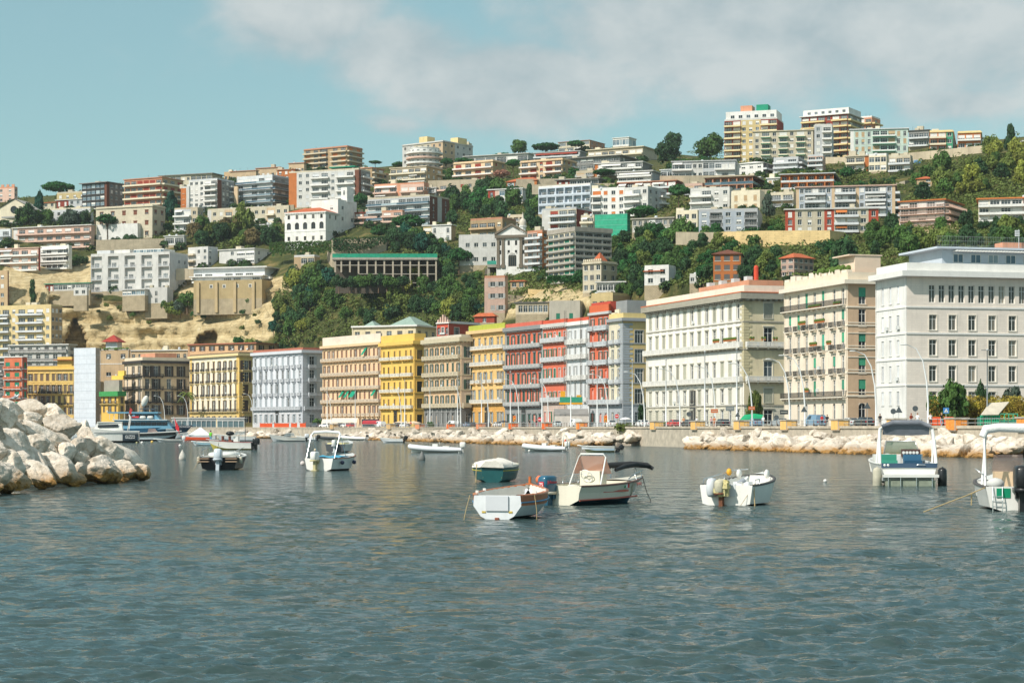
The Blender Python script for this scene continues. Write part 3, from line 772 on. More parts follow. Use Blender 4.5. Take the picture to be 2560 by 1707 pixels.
 def clutter(s, n=3, plants=0):
  for k in range(n):
   r = s.rs; x, y = r.uniform(.1, .8) * s.wR, r.uniform(.1, .9) * s.wL; t = r.random(); b = MB()
   if t < .35:
    b.tube([(x, y, s.H), (x, y, s.H + r.uniform(2, 3.5))], .035, 4)
    for q in range(3): b.tube([(x - .5, y, s.H + 1.6 + q * .3), (x + .5, y, s.H + 1.6 + q * .3)], .02, 3)
    b.build('antenna', IRON, s.root)
   elif t < .7:
    w = r.uniform(1.2, 2.6); b.box(x, y, s.H + .005, x + w, y + w * 1.2, s.H + r.uniform(1.5, 2.6)); b.build('stair_head', wallm('cr'), s.root)
   else:
    b.lathe([(.0, 0), (.55, 0), (.6, .5), (.55, 1.1), (0, 1.25)], 10, c=(x, y, s.H + .005)); b.build('water_tank', pm((200, 205, 208), .5), s.root, True)
_T = {}
def seg_parse(t):
 out = []
 for it in t.split():
  h, c = (it.split('.') + ['wh'])[:2]
  out.append((h[0], int(h[1:] or 1), c))
 return out
def facade(B, side, spec, nf, fh, z0, o):
 L = B.wL if side == 'L' else B.wR
 segs = seg_parse(spec)
 wt = {'x': .55, 'w': 1.0, 'f': 1.0, 'b': 1.25, 'l': 1.25, 'g': 1.1}
 tot = sum(wt[t] * n for t, n, c in segs); a = 0.0
 for t, n, c in (reversed(segs) if side == 'L' else segs):
  a1 = a + L * wt[t] * n / tot; wm = wallm(c); pitch = (a1 - a) / n
  strips = [(-B.below, 0, [], PLINTH)]; zb_prev = 0
  for f in range(nf):
   zf = z0 + f * fh; zt = zf + fh if f < nf - 1 else B.H; wins = []
   if t == 'x': strips.append((zb_prev, zt, [])); zb_prev = zt; continue
   if t == 'w': w, h, sl = min(1.7, pitch * .64), min(1.75, fh * .56), fh * .25
   elif t == 'f': w, h, sl = min(1.3, pitch * .55), min(2.2, fh * .7), .12
   elif t == 'b': w, h, sl = min(3.6, pitch * .86), min(2.45, fh * .8), .1
   elif t == 'g': w, h, sl = pitch * .88, fh * .62, fh * .18
   else: w, h, sl = pitch - .5, fh - .55, .06
   for k in range(n):
    c0 = a + pitch * (k + .5); wins.append((c0 - w / 2, c0 + w / 2, zf + sl, zf + sl + h))
    kind = B.rs.choice(o.get('kinds', 'ggrgs' if t != 'g' else 'gggr')); dp = .22
    if t == 'l':
     me = winmesh(min(w * .6, 2.4), min(2.1, h - .2), B.rs.choice('ggr'), WFR, GLS, o['shut'], TRIM, '', .06)
     B.put('window', me, side, c0 + B.rs.uniform(-.15, .15) * w, zf + sl + .02, 1.43 - .07)
    else:
     me = winmesh(w, h, kind, WFR, o.get('glass', GLS), o['shut'], o['tm'], o['tk'] if t in 'wf' else '', dp)
     B.put('window', me, side, c0, zf + sl)
   strips.append((zb_prev, zt, wins)); zb_prev = zt
  B.wall(side, a, a1, strips, wm, None, 1.45 if t == 'l' else .24, back=(t == 'l'))
  if t in 'bl':
   for f in range(nf):
    zf = z0 + f * fh
    if t == 'b' and f == 0 and o.get('nog'): continue
    dpt = o.get('bd', 1.3) if t == 'b' else .12
    me = balcmesh(a1 - a - .06, dpt, o.get('rail', 'solid'), o['pm'], o['sm'], .62 if o.get('rail', 'solid') == 'solid' else .9, False)
    B.put('balcony', me, side, (a + a1) / 2, zf + .02)
    if B.rs.random() < o.get('aw', 0):
     w = (a1 - a) * B.rs.choice((.45, .9)); B.put('awning', awnmesh(w, B.rs.uniform(.9, 1.5), o['am']), side, (a + a1) / 2 + ((a1 - a) * .2 if w < (a1 - a) * .6 else 0), zf + fh * .88)
  a = a1
_used = []
def Hs(label, x0, xc, x1, yt, yb, nf, left, right='x1', a=22, name='apartment_house', cat='house', pc='wh', sc=None, shut='wh', roof='par', rc='cr', aw=0, amc='wh', cl=2, D=None, rail='solid', wc=None, kinds=None, hipx=None, glass=None, bd=1.6, tk='s', tmc=None, eb=0.0, rh=None, e=.5):
 B = Bld(name, label, cat, x0, xc, x1, yt, yb, D, a); _J[0] = int(abs(x0) * 7 + yt) % 4
 o = dict(pm=pm(K(pc), .8, .1, .5, streak=.25) if rail != 'glass' else GLB, sm=pm(K(sc or pc), .85, .1, .5), shut=pm(K(shut), .7, .1), aw=aw, am=pm(K(amc), .8, .08), rail=rail, bd=bd)
 o['tk'] = tk; o['tm'] = pm(K(tmc), .8, .08) if tmc else TRIM
 if kinds: o['kinds'] = kinds
 if glass: o['glass'] = glass
 fh = B.H / nf if roof not in ('hip',) else B.H / nf
 facade(B, 'L', left, nf, fh, 0.0, o); facade(B, 'R', right, nf, fh, 0.0, o)
 B.close(wallm(wc or seg_parse(left)[0][2]), ROOFF)
 if roof == 'par': B.parapet(wallm(rc), .8)
 elif roof == 'slab': B.slab(wallm(rc), e, .4)
 elif roof == 'hip': B.hip(ROOFR if rc == 'cr' else wallm(rc), rh or min(B.wL, B.wR) * .22, .5)
 elif roof == 'eave': B.band('cornice', wallm(rc), B.H - .35, B.H + .1, .5); B.parapet(wallm(rc), .6)
 if cl and roof != 'hip': B.clutter(cl + 1)
 _used.append((x0, xc, yb))
 B.done(); _J[0] = 0
 return B
# ------------------------------------------------------------------ houses on the hill (picture columns / rows of the photograph -> real places on the hill)
GREENM = pm((36, 150, 118), .8, .12)
def bits(*t): pass
B = Hs('peach battlemented house on the far left skyline', -30, 36, 44, 470, 505, 3, 'w3.pk', 'w1.pk', pc='pk', rc='sal', name='town_house')
for k in range(5): B.block('merlon', k / 5, k / 5 + .1, 0, .12, 1.4, wallm('sal'), B.H + .8)
Hs('low yellow house behind the big umbrella pine at left', 142, 214, 222, 481, 515, 2, 'w4.yl', 'w1.yl', rc='cr', name='town_house')
Hs('house with faded red door bays under the umbrella pine at left', 140, 219, 232, 498, 528, 2, 'f2.dr w3.wg', 'x1.wg', rc='wh', name='town_house', roof='slab')
Hs('low white terrace house between the bushes at left', 108, 226, 234, 521, 560, 2, 'w3.wg b2.wg w2.wg', 'x1.wg', pc='wh', name='town_house')
Hs('dark concrete terrace below the church at left', -40, 48, 54, 530, 558, 2, 'b3.gy', 'x1.gy', pc='gy', rc='dg', roof='slab', name='terrace_house')
Hs('dark glazed office block with brown end panel on the left skyline', 205, 267, 309, 456, 530, 5, 'g5.dk x1.br', 'x1.br w3.gy', a=30, pc='gy', rail='glass', roof='slab', rc='gy', e=1.2, glass=GLB, name='office_block', cat='office')
Hs('brick orange apartment block with cream balcony slabs', 311, 405, 458, 444, 528, 5, 'b6.sal', 'b3.tan', a=28, pc='cr', sc='cr', aw=.05, roof='slab', rc='sal', shut='dr', bd=1.6)
Hs('long flat roofed house with dark glazing on the left skyline', 400, 530, 556, 434, 470, 2, 'g4.cr w2.cr g4.cr', 'w2.be', roof='slab', rc='gy', e=1.0, D=1235)
Hs('narrow white house with orange panels', 452, 473, 476, 470, 540, 5, 'f1.orr x1.wh', 'x1.wh', shut='orr', rc='wh', kinds='s')
Hs('white apartment block with brown brick end wall', 472, 543, 586, 449, 530, 6, 'w3.wh b2.wh', 'x2.br w2.gy b1.gy', a=28, pc='wh', aw=.1, rc='wg')
Hs('pale grey block of wide open balconies', 592, 681, 736, 440, 520, 5, 'b1.wg b2.wg b2.wg', 'b3.gy', a=30, pc='wg', rail='glass', rc='wg')
Hs('plain peach strip of a house left of the pale grey balcony block', 585, 594, 597, 470, 520, 4, 'x2.pe', 'x1.pe', rc='pe')
B = Hs('large beige villa with brown stone window frames', 240, 381, 413, 514, 594, 3, 'w5.cr', 'w2.be', a=24, rc='cr', shut='br', kinds='srg', name='villa', cat='villa', roof='eave', tk='bps', tmc='br')
Hs('white garden annex with a roof terrace in front of the beige villa', 241, 344, 352, 562, 600, 1, 'f5.wh', 'x1.wh', rc='wh', name='annex', D=985, kinds='sg')
Hs('long pale pink hotel with two rows of balconies', 34, 228, 236, 563, 618, 3, 'x1.wh b8.pk', 'x1.pk', pc='pk', rc='wh', name='hotel', cat='hotel', aw=.0, shut='wh', e=.8, roof='slab', kinds='rg')
Hs('pink house with white canvas terraces at the left edge', -40, 96, 101, 620, 676, 3, 'b6.pk', 'x1.dr', pc='wh', rc='pk', aw=.7, roof='slab', name='terrace_house', D=985)
Hs('terrace house under a row of white awnings beside the pink one', 101, 172, 180, 617, 672, 3, 'b5.wh', 'x1.wh', pc='wh', rc='wh', aw=.9, name='terrace_house', D=990)
B = Hs('big white apartment block with deep square loggias above the cliff', 227, 424, 470, 633, 724, 3, 'l1.wh x1.wh l1.wh x1.wh l1.wh x1.wh l1.wh x1.wh l1.wh', 'x2.wg w2.wg', a=20, pc='wg', rail='iron', rc='wh', D=905, aw=.0)
for f0, f1, m in ((.12, .5, 'wh'), (.55, .75, 'wh'), (.8, .97, 'wg')): B.block('penthouse', f0, f1, .2, .8, 2.6, wallm(m))
for k in range(9): B.put('window', winmesh(1.7, 1.7, 'g', WFR, GLB, WFR, TRIM, '', .03), 'L', B.wL * (.14 + k * .043), B.H + .6, B.wR * .2 - .04)
Hs('low white annex with a square balcony under the big white block', 363, 418, 433, 722, 757, 2, 'x1.wh f1.wh x1.wh', 'x1.wg', rc='wh', D=898, name='annex')
Hs('small white garage building left under the big white block', 184, 217, 222, 722, 738, 1, 'w2.wh', 'x1.wh', rc='wh', D=899, name='annex', cl=0)
Hs('glass fronted veranda under the big white block', 306, 362, 363, 724, 738, 1, 'g5.wh', 'x1.wh', roof='slab', rc='wh', D=899, name='veranda', cat='veranda', cl=0, glass=GLB)
Hs('low strip house with red and green window frames on the cliff edge', 113, 224, 228, 708, 725, 1, 'f2.dr g3.wh w2.wh g3.wh', 'x1.wh', roof='slab', rc='gr', D=912, name='strip_house', cl=0)
Hs('white cubic house with a box balcony above the cliff road', 470, 520, 545, 620, 668, 3, 'b1.wh w2.wh', 'w1.wg x2.wg', a=35, pc='be', rc='wh', name='town_house', D=945)
Hs('beige house with rolled awnings below the brick end wall block', 436, 494, 508, 522, 578, 3, 'b2.wg w1.be', 'w2.be', pc='wh', aw=.5, rc='be', name='town_house')
Hs('long low peach house among the trees left of the white villa', 519, 722, 726, 517, 556, 2, 'x1.wh w2.cr b1.pe w2.cr w3.cr b1.pe w2.cr', 'x1.pe', pc='cr', rc='cr', name='row_house', D=1035)
B = Hs('white villa with long curved terrace slabs on a tufa base', 548, 636, 694, 622, 658, 2, 'x2.wh w1.wh g2.wh', 'w2.wh x1.wg', a=30, pc='wh', rc='wh', name='villa', cat='villa', D=925, roof='slab', e=.6)
for (xa, xb, ya, yb_, lab) in ((484, 662, 668, 696, 'upper balcony storey of the white terraced villa, glass rail, plants behind'), (486, 652, 690, 704, 'lower balcony storey of the white terraced villa above the tufa wall')):
 Hs(lab, xa, xb, xb + 34, ya, yb_, 1, 'b7.wg', 'b1.wg', a=18, pc='wh', roof='slab', rc='wh', e=1.8, bd=2.6, glass=GLD, name='terrace_storey', cat='villa', D=918 if ya < 680 else 913, cl=0)
B = Hs('massive tufa base wall with buttresses under the terraced villa', 484, 655, 700, 703, 745, 1, 'x1.tf', 'x1.tf', a=15, name='retaining_wall', cat='wall', rc='tf', D=908, cl=0)
for k in range(4): b = MB(); y = B.wL * (.1 + .27 * k); b.box(-.7, y, -6, .02, y + 1.3, B.H - .02); b.build('buttress', wallm((206, 180, 134)), B.root)
for k in range(5): B.put('window', winmesh(1.2, 1.4, 'g', WFR, GLD, WFR, TRIM, 'b', -.03), 'L', B.wL * (.17 + .19 * k), B.H - 2.6)
Hs('tan garden house with a glazed porch beside the terraced villa', 735, 786, 800, 641, 682, 2, 'x2.tan g2.be', 'x1.tan', rc='wh', name='garden_house', D=880)
Hs('yellow apartment block with balconies at the lower left edge', -40, 128, 156, 765, 892, 6, 'b3.yl w1.yl b3.yl w1.yl', 'w3.tan', a=24, pc='wg', rc='yl', aw=.12, D=868, shut='wh')
Hs('brown tenement at the left edge above the yellow block', -60, 19, 22, 680, 770, 4, 'w3.tan', 'x1.br', rc='tan', D=930, cl=1)
Hs('tan tower block with rounded corner balconies alone on the ridge', 760, 868, 906, 366, 428, 5, 'b2.tan b1.dg x1.tan b2.tan', 'b2.tan', a=32, pc='be', roof='eave', rc='sal', shut='orr', D=1270)
Hs('orange house with a deep cornice on the ridge', 693, 738, 750, 424, 452, 2, 'w3.orr', 'x1.sal', roof='slab', rc='sal', name='town_house', D=1200)
for xa, xb, yt, lab in ((576, 640, 427, 'long low peach rooftop on the ridge, leftmost of three'), (640, 700, 419, 'long low peach rooftop on the ridge, between two others'), (722, 760, 408, 'pale pink rooftop beside the tan tower block')):
 Hs(lab, xa, xb, xb + 6, yt, yt + 26, 1, 'w5.pe', 'x1.pe', rc='sal', roof='slab', name='town_house', D=1225)
B = Hs('white and orange block with a green roof canopy', 722, 897, 926, 424, 512, 5, 'x2.orr w2.wh b2.wh w1.wh b2.wh x1.br', 'x1.br b2.gy', a=22, pc='wh', rc='cr', D=1150, shut='wg')
B.block('roof_canopy', .05, .42, -.03, .3, .5, GREENM, B.H + 1.5)
Hs('tan house behind the white and orange block', 866, 930, 960, 420, 470, 4, 'b2.be x1.tan', 'b2.tan', a=30, pc='be', rc='sal', roof='slab')
B = Hs('cream palace with corner turrets on the ridge', 1006, 1107, 1182, 353, 420, 4, 'w2.wh w3.cr w2.pe', 'w2.pe w3.wh', a=38, rc='wh', name='palace', cat='palace', roof='eave', D=1260, kinds='ssg', shut='dg')
B.block('turret', .42, .62, .05, .3, 4.4, wallm('yl')); B.block('turret', .0, .18, .5, .8, 4.0, wallm('yl'))
Hs('small cream block right of the palace on the ridge', 1150, 1172, 1180, 360, 390, 2, 'x1.yl', 'x1.cr', rc='cr', D=1290, name='town_house')
def round_house():
 D = 1215; x0, x1, yt, yb = 1018, 1104, 374, 425
 w = (x1 - x0) / F * D; r = t = thing('apartment_house', 'white house of curved balconies with red rails in front of the palace', 'house', W((x0 + x1) / 2, yb, D + w * .35))
 H = (yb - yt) / F * D; n = 4; fh = H / n; b = MB()
 b.lathe([(w * .44, -4), (w * .44, H)], 28, 0); b.lathe([(0, H), (w * .45, H), (w * .45, H + .5), (0, H + .55)], 28, 0); b.build('wall', wallm('wh'), t)
 for f in range(n):
  q = MB(); z = f * fh; q.lathe([(w * .43, z - .1), (w * .54, z - .1), (w * .54, z + .95), (w * .53, z + .95), (w * .53, z), (w * .43, z)], 28); q.build('balcony', pm(K('wh' if f % 2 else 'pk'), .8), t)
  for k in range(7):
   th = R(200 + k * 24); m = winmesh(1.6, 2.0, 'gr'[k % 3 == 0], WFR, GLS, pm(K('dr')), TRIM, '', .03)
   o = link('window', m, t, (w * .445 * math.cos(th), w * .445 * math.sin(th), z + .15), th + R(90))
round_house()
Hs('beige terraced block left of the palace gardens', 976, 1066, 1106, 416, 464, 3, 'b3.be b3.be', 'w2.tan b1.tan', a=28, pc='cr', rc='be', aw=.25, roof='slab')
Hs('salmon house with white sun awnings on its roof terrace', 935, 1060, 1072, 459, 500, 2, 'b3.pk x1.sal b3.pk', 'w2.sal', pc='pk', rc='sal', aw=.7, name='terrace_house')
Hs('long grey white block of four balcony rows with brown side panels', 919, 1074, 1124, 490, 562, 4, 'b2.wg b2.wg b2.wg b2.wg', 'f1.br x1.wh f1.br', a=28, pc='wg', rail='glass', rc='cr', D=1010)
Hs('small salmon house with a red roof terrace under the grey white block', 888, 946, 954, 531, 558, 2, 'b3.sal', 'x1.sal', pc='pk', roof='slab', rc='dr', name='town_house')
Hs('narrow pink house with one balcony stack under the grey white block', 955, 1006, 1012, 529, 568, 3, 'b2.pk', 'x1.pk', pc='pk', rc='sal', name='town_house')
Hs('white and yellow house with twin windows beside the large pine', 1058, 1128, 1139, 563, 602, 2, 'b1.yl f3.wh', 'x1.tan', pc='yl', rc='wh', roof='slab', name='town_house')
B = Bld('villa', 'white villa with an arcade of round arches and a red tiled roof', 'villa', 712, 814, 850, 528, 606, None, 24)
wm = wallm('wh'); rows = [(B.z(602), B.z(580), 'w'), (B.z(574), B.z(556), 'a'), (B.z(548), B.z(538), 'w')]
strips = []; zp = -4
for i, (z0, z1, k) in enumerate(rows):
 wins = []; zt = B.H if i == 2 else z1 + .8
 for c in range(5):
  ce = B.wL * (.1 + .2 * c); w = 2.2 if k == 'a' else 1.3; h = 3.2 if k == 'a' else 1.9
  wins.append((ce - w / 2, ce + w / 2, z0 + .6, z0 + .6 + h))
  B.put('window', winmesh(w, h, 'a' if k == 'a' else 'gs'[c % 2], DFR, GLD, pm(K('dg')), TRIM, 'b' if k == 'w' else '', .3, wm), 'L', ce, z0 + .6)
 strips.append((zp, zt, wins)); zp = zt
B.wall('L', 0, B.wL, strips, wm);
rw = [(B.wR * f - .6, B.wR * f + .6, B.z(548) + .6, B.z(548) + 2.5) for f in (.3, .7)]
B.wall('R', 0, B.wR, [(-4, B.H, rw)], wm)
for q in rw: B.put('window', winmesh(1.2, 1.9, 's', WFR, GLS, pm(K('dg')), TRIM, 's'), 'R', (q[0] + q[1]) / 2, q[2])
B.close(wm, ROOFF); B.band('cornice', wm, B.H - .5, B.H, .55, dent=.9); B.band('string_course', wm, B.z(577) , B.z(575), .15)
B.hip(ROOFR, 2.6, .4); B.done()
B = Hs('white side wing with a square bell turret beside the arcaded villa', 778, 845, 892, 502, 584, 3, 'x2.wh w1.wh', 'w2.wh', a=30, rc='wh', D=990, name='wing', cl=0)
B.block('bell_turret', -.02, .2, .45, .8, 7.0, wallm('wh')); B.put('window', winmesh(1.0, 2.2, 'a', WFR, GLD, WFR, TRIM, '', .05, wallm('wh')), 'L', B.wL * .09, B.H + 3.4, B.wR * .45 - .08)
Hs('long white flat roofed house on the ridge among pines', 1161, 1320, 1334, 384, 408, 1, 'g6.wh', 'x1.wh', roof='slab', rc='wh', e=1.0, D=1290)
Hs('peach block with white balustrade balconies, left of the pair', 1134, 1232, 1266, 402, 452, 3, 'b4.pe', 'w2.tan', a=30, pc='wh', sc='pk', roof='eave', rc='pe', shut='dr')
Hs('peach block with white balustrade balconies, right of the pair', 1301, 1406, 1442, 398, 446, 3, 'b2.pe w1.pe b2.pe', 'w2.tan b1.tan', a=30, pc='wh', sc='pk', roof='eave', rc='pe', shut='dr')
Hs('beige house below the left peach block', 1096, 1205, 1237, 451, 492, 2, 'b2.be w3.be', 'w3.tan', a=28, pc='pk', rc='be', shut='dr', kinds='sg')
Hs('house with a low red roof at the top of the ridge', 1396, 1474, 1512, 350, 376, 2, 'g4.cr', 'w3.sal', a=30, roof='hip', rh=1.4, D=1340, name='ridge_house')
Hs('grey terrace house with red awnings below the ridge pines', 1335, 1450, 1465, 378, 402, 2, 'b5.wg', 'x1.gy', pc='wg', aw=.4, amc='dr', rc='wg', roof='slab', D=1290)
Hs('long cream house with two unbroken balcony rows on the ridge', 1470, 1607, 1643, 367, 402, 2, 'b8.be', 'x1.be', a=28, pc='cr', roof='slab', rc='cr', e=1.0, D=1255)
Hs('white steel roof pavilion with large panes on the ridge', 1532, 1572, 1590, 344, 365, 1, 'g5.wh', 'g2.wh', a=28, roof='slab', rc='wh', name='roof_pavilion', cat='pavilion', D=1262, glass=GLB, cl=0)
Hs('long dark grey house with a deep roof slab below the ridge', 1418, 1550, 1590, 389, 420, 2, 'g8.gy', 'w2.gy', a=28, roof='slab', rc='gy', e=1.3, D=1190, glass=GLD)
Hs('white terraces with a line of rolled sun awnings', 1487, 1606, 1630, 405, 436, 2, 'x1.orr b6.wh', 'x1.gy', pc='wh', aw=.8, rc='wh', roof='slab')
Hs('stepped white terrace house with wide parapets', 1545, 1630, 1650, 428, 466, 3, 'b4.wh', 'x1.wg', pc='wh', aw=.3, rc='wh', roof='slab', e=.9)
Hs('orange house with a red tiled roof and glass veranda', 1267, 1342, 1362, 450, 484, 2, 'g2.orr f2.orr', 'w1.orr', a=28, roof='hip', rh=2.0, glass=GLB, name='villa', cat='villa')
Hs('low white house with a round glass bay under the orange house', 1220, 1306, 1324, 472, 508, 2, 'f1.dr x1.pk g3.wh', 'x1.wg', rc='wh', roof='slab', name='town_house', glass=GLB)
Hs('red fronted terrace house under a grey roof slab', 1392, 1496, 1508, 447, 476, 2, 'f2.dr g4.wg', 'x1.gy', roof='slab', rc='gy', e=1.0, name='terrace_house')
Hs('long house with brick red walls and a white canvas screen', 1545, 1690, 1708, 452, 486, 2, 'b2.dr b2.sal b3.dr', 'x1.dr', pc='wg', aw=.25, roof='slab', rc='sal', name='terrace_house')
Hs('blue white block of framed balconies in a regular grid', 1346, 1476, 1534, 462, 527, 3, 'l1.bw l1.bw l1.bw l1.bw l1.bw l1.bw', 'x2.wh w1.wh', a=30, pc='bw', rc='wh', aw=.0, amc='wh', shut='orr', D=960)
Hs('white apartment cluster with corner balconies, left half', 1480, 1563, 1566, 472, 542, 4, 'b1.wh w3.wh', 'x1.wg', pc='wh', rc='wh', aw=.15, shut='orr')
Hs('white apartment cluster with corner balconies, right half', 1560, 1620, 1666, 470, 538, 4, 'b2.wh w1.wh', 'w2.wg b1.wg', a=34, pc='wh', rc='wh', aw=.15)
Hs('white and red block with plant filled balconies above the monastery', 1355, 1441, 1480, 522, 590, 4, 'x2.wh b3.cr', 'x1.dr b1.dr', a=30, pc='wg', aw=.2, rc='wg', D=870, shut='dr')
Hs('cream house with a large canvas blind beside the green netting', 1452, 1485, 1487, 542, 590, 3, 'b2.cr', 'x1.cr', pc='cr', aw=.4, rc='cr', D=840)
B = Bld('scaffolding', 'house front wrapped in bright green scaffold netting', 'scaffolding', 1487, 1568, 1576, 534, 590, 835, 20)
B.plain('L', pm((60, 176, 140), .8, .2, .8)); B.plain('R', pm((60, 176, 140), .8, .2, .8)); B.close(GREENM, ROOFF)
for k in range(5): B.band('scaffold_rail', pm((120, 200, 176), .6), k * B.H / 4.2 + .2, k * B.H / 4.2 + .35, .08)
B.done()
Hs('tan apartment house with pale balconies and a flat roof garden', 1176, 1256, 1290, 547, 594, 2, 'b3.tan w1.tan', 'w1.tan b1.tan', a=30, pc='tan', rc='sal', shut='cr')
B = Hs('long plain white monastery wing with small dark windows', 1147, 1244, 1248, 590, 662, 2, 'x1.wh w4.wh', 'x1.wh', a=14, rc='wh', kinds='g', glass=GLD, name='monastery', cat='monastery', D=800, cl=0)
def church():
 B = Bld('church', 'white church front with dark pilasters, pediment and arched door', 'church', 1241, 1318, 1322, 593, 668, 792, 12)
 wm = wallm('wh'); dk = pm((122, 112, 98), .85, .12); L = B.wL
 dw, dh = 3.2, 5.2
 wins = [(L * .48 - dw / 2, L * .48 + dw / 2, 0.4, .4 + dh)]
 up = [(L * f - .45, L * f + .45, B.H * .44, B.H * .44 + 1.6) for f in (.36, .6, .12, .88)]; up2 = [(L * f - .45, L * f + .45, B.H * .74, B.H * .74 + 1.8) for f in (.36, .6, .12, .88)]
 B.wall('L', 0, L, [(-4, B.H * .4, wins), (B.H * .4, B.H * .68, up), (B.H * .68, B.H, up2)], wm); B.plain('R', wm); B.close(wm, ROOFF)
 o = B.put('door', winmesh(dw, dh, 'a', dk, GLD, dk, dk, '', .3, wm), 'L', L * .48, .4)
 for q in up + up2: B.put('window', winmesh(.9, q[3] - q[2], 'g', DFR, GLD, DFR, TRIM, '', .25), 'L', (q[0] + q[1]) / 2, q[2])
 for f in (.04, .2, .78, .94):
  b = MB(); c = L * f; b.box(-.35, c - .55, 1.2, .02, c + .55, B.H - .8); b.box(-.5, c - .75, -.2, .025, c + .75, 1.2); b.box(-.5, c - .7, B.H - .8, .03, c + .7, B.H - .2); b.build('pilaster', dk, B.root)
 b = MB(); b.box(-.8, -.5, B.H - .2, .05, L + .5, B.H + .9); h = 4.6
 for y0, y1, z0, z1 in ((-.6, L / 2, B.H + .9, B.H + h), (L + .6, L / 2, B.H + .9, B.H + h)):
  b.add([(-.9, y0, z0), (.2, y0, z0), (.2, y1, z1), (-.9, y1, z1), (-.9, y0, z0 + .8), (.2, y0, z0 + .8), (.2, y1, z1 + .8), (-.9, y1, z1 + .8)], [(0,1,2,3),(4,7,6,5),(0,4,5,1),(1,5,6,2),(2,6,7,3),(3,7,4,0)])
 b.build('pediment', dk, B.root)
 b = MB(); b.tri((-.2, 0, B.H + .9), (-.2, L, B.H + .9), (-.2, L / 2, B.H + h)); b.quad((0, -.5, B.H + 1), (14, -.5, B.H + 1), (14, L / 2, B.H + h), (0, L / 2, B.H + h)); b.quad((0, L + .5, B.H + 1), (14, L + .5, B.H + 1), (14, L / 2, B.H + h), (0, L / 2, B.H + h)); b.build('gable', wm, B.root)
 D = 806; p = W(1307, 590, D); s = D / F
 t = thing('bell_tower', 'slender white bell tower with a bulb spire behind the church', 'tower', p)
 b = MB(); b.lathe([(8.5 * s, -6), (8.5 * s, 0), (9.5 * s, .1), (9.5 * s, 1), (8 * s, 1), (8 * s, 22 * s), (9.6 * s, 22 * s), (9.6 * s, 26 * s)], 8); b.build('shaft', wallm('wh'), t)
 b = MB(); b.lathe([(8.6 * s, 26 * s), (8.9 * s, 34 * s), (7 * s, 40 * s), (3.5 * s, 43 * s), (2.6 * s, 46 * s), (3 * s, 48 * s), (1.4 * s, 52 * s), (.3 * s, 60 * s)], 10); b.build('spire', pm((214, 204, 188), .8), t, True)
 for k in range(8):
  th = R(22.5 + 45 * k); m = winmesh(.75, 2.0, 'a', WFR, GLD, WFR, TRIM, '', .05, wallm('wh')); link('window', m, t, (8 * s * math.cos(R(22.5)) * math.cos(th) * 1.01, 8 * s * math.cos(R(22.5)) * math.sin(th) * 1.01, 9 * s), th + R(90))
church()
def deck_on_piers(label, x0, x1, ytop, ybot, D, piers, name, net=True):
 t = thing(name, label, 'viaduct', W(x0, ybot, D)); s = D / F; w = (x1 - x0) * s; h = (ybot - ytop) * s
 b = MB(); b.box(0, 0, h - 1.1, w, 9, h); b.build('deck', CONC, t)
 for k in range(piers + 1): b = MB(); x = (w - 1) * k / piers; b.box(x, .5, -5, x + 1, 2, h - 1.102); b.build('pier', CONC, t)
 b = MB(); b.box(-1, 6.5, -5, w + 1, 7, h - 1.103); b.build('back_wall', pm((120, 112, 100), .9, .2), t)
 if net: b = MB(); b.box(0, -.02, h + .003, w, .06, h + 1.4); b.build('netting', pm((70, 170, 150), .8, .2), t)
deck_on_piers('concrete terrace on piers with green netting in front of the church', 1218, 1326, 661, 692, 772, 3, 'viaduct')
Hs('narrow orange and pink tenement beside the church', 1318, 1356, 1371, 580, 676, 6, 'b2.pk b1.orr', 'w1.orr', a=40, pc='wg', rc='sal', D=770)
B = Hs('big grey concrete apartment grid with hanging plants', 1370, 1438, 1529, 578, 704, 8, 'b5.cr', 'l1.gy l1.gy l1.gy l1.gy', a=58, pc=(184, 178, 166), sc='gy', rc='gy', shut='gn', D=752, bd=.9)
B.parapet(CONC, 1.6, .2, 'roof_frame', -.3)
B = Hs('cream tower villa with a small red tiled roof', 1457, 1503, 1543, 656, 730, 3, 'w3.cr', 'w2.be', a=42, rc='cr', roof='eave', name='villa', cat='villa', D=668, kinds='sg', shut='dg', cl=0)
B.hip(ROOFR, 3.0, -2.2, 'tower_roof', z=B.H + .8)
for k in range(10): B.block('merlon', k / 10, k / 10 + .05, -.02, .03, .7, wallm('cr'), B.H + .62)
Hs('white glasshouse with round arched panes beside the tower villa', 1492, 1562, 1572, 706, 730, 1, 'g5.wh', 'x1.wh', a=12, roof='slab', rc='wh', D=655, name='glasshouse', cat='glasshouse', glass=GLD, cl=0)
B = Hs('small white villa with two arched windows among trees', 1611, 1672, 1690, 668, 712, 2, 'w1.wh w1.wh', 'x1.wg', a=24, rc='wh', D=650, name='villa', cat='villa', kinds='g', cl=0)
B.block('roof_canopy', .2, 1.02, -.12, .05, .25, ROOFR, B.H - 1.2)
Hs('pink three storey house with green shutters in shade', 1211, 1262, 1270, 694, 782, 3, 'x1.pk w2.pk', 'x1.pk', a=20, rc='sal', D=735, name='town_house', kinds='so', shut='gy', cl=0)
Hs('long low shed with a strip of panes in front of the stone wall', 1289, 1370, 1380, 757, 785, 1, 'x1.be g6.be', 'x1.be', a=14, roof='slab', rc='dg', D=690, name='shed', cat='shed', cl=0)
Hs('little grey house with green doors above the red palazzi', 1373, 1450, 1458, 757, 800, 1, 'x1.st f1.st x1.st f1.st x1.st', 'x1.st', a=12, rc='st', D=665, shut='gn', kinds='s', name='town_house', cl=0)
Hs('yellow house with a satellite dish behind the tall red palazzo', 1478, 1532, 1578, 737, 775, 1, 'w2.yl w1.yl', 'w1.tan', a=35, rc='yl', D=630, name='town_house')
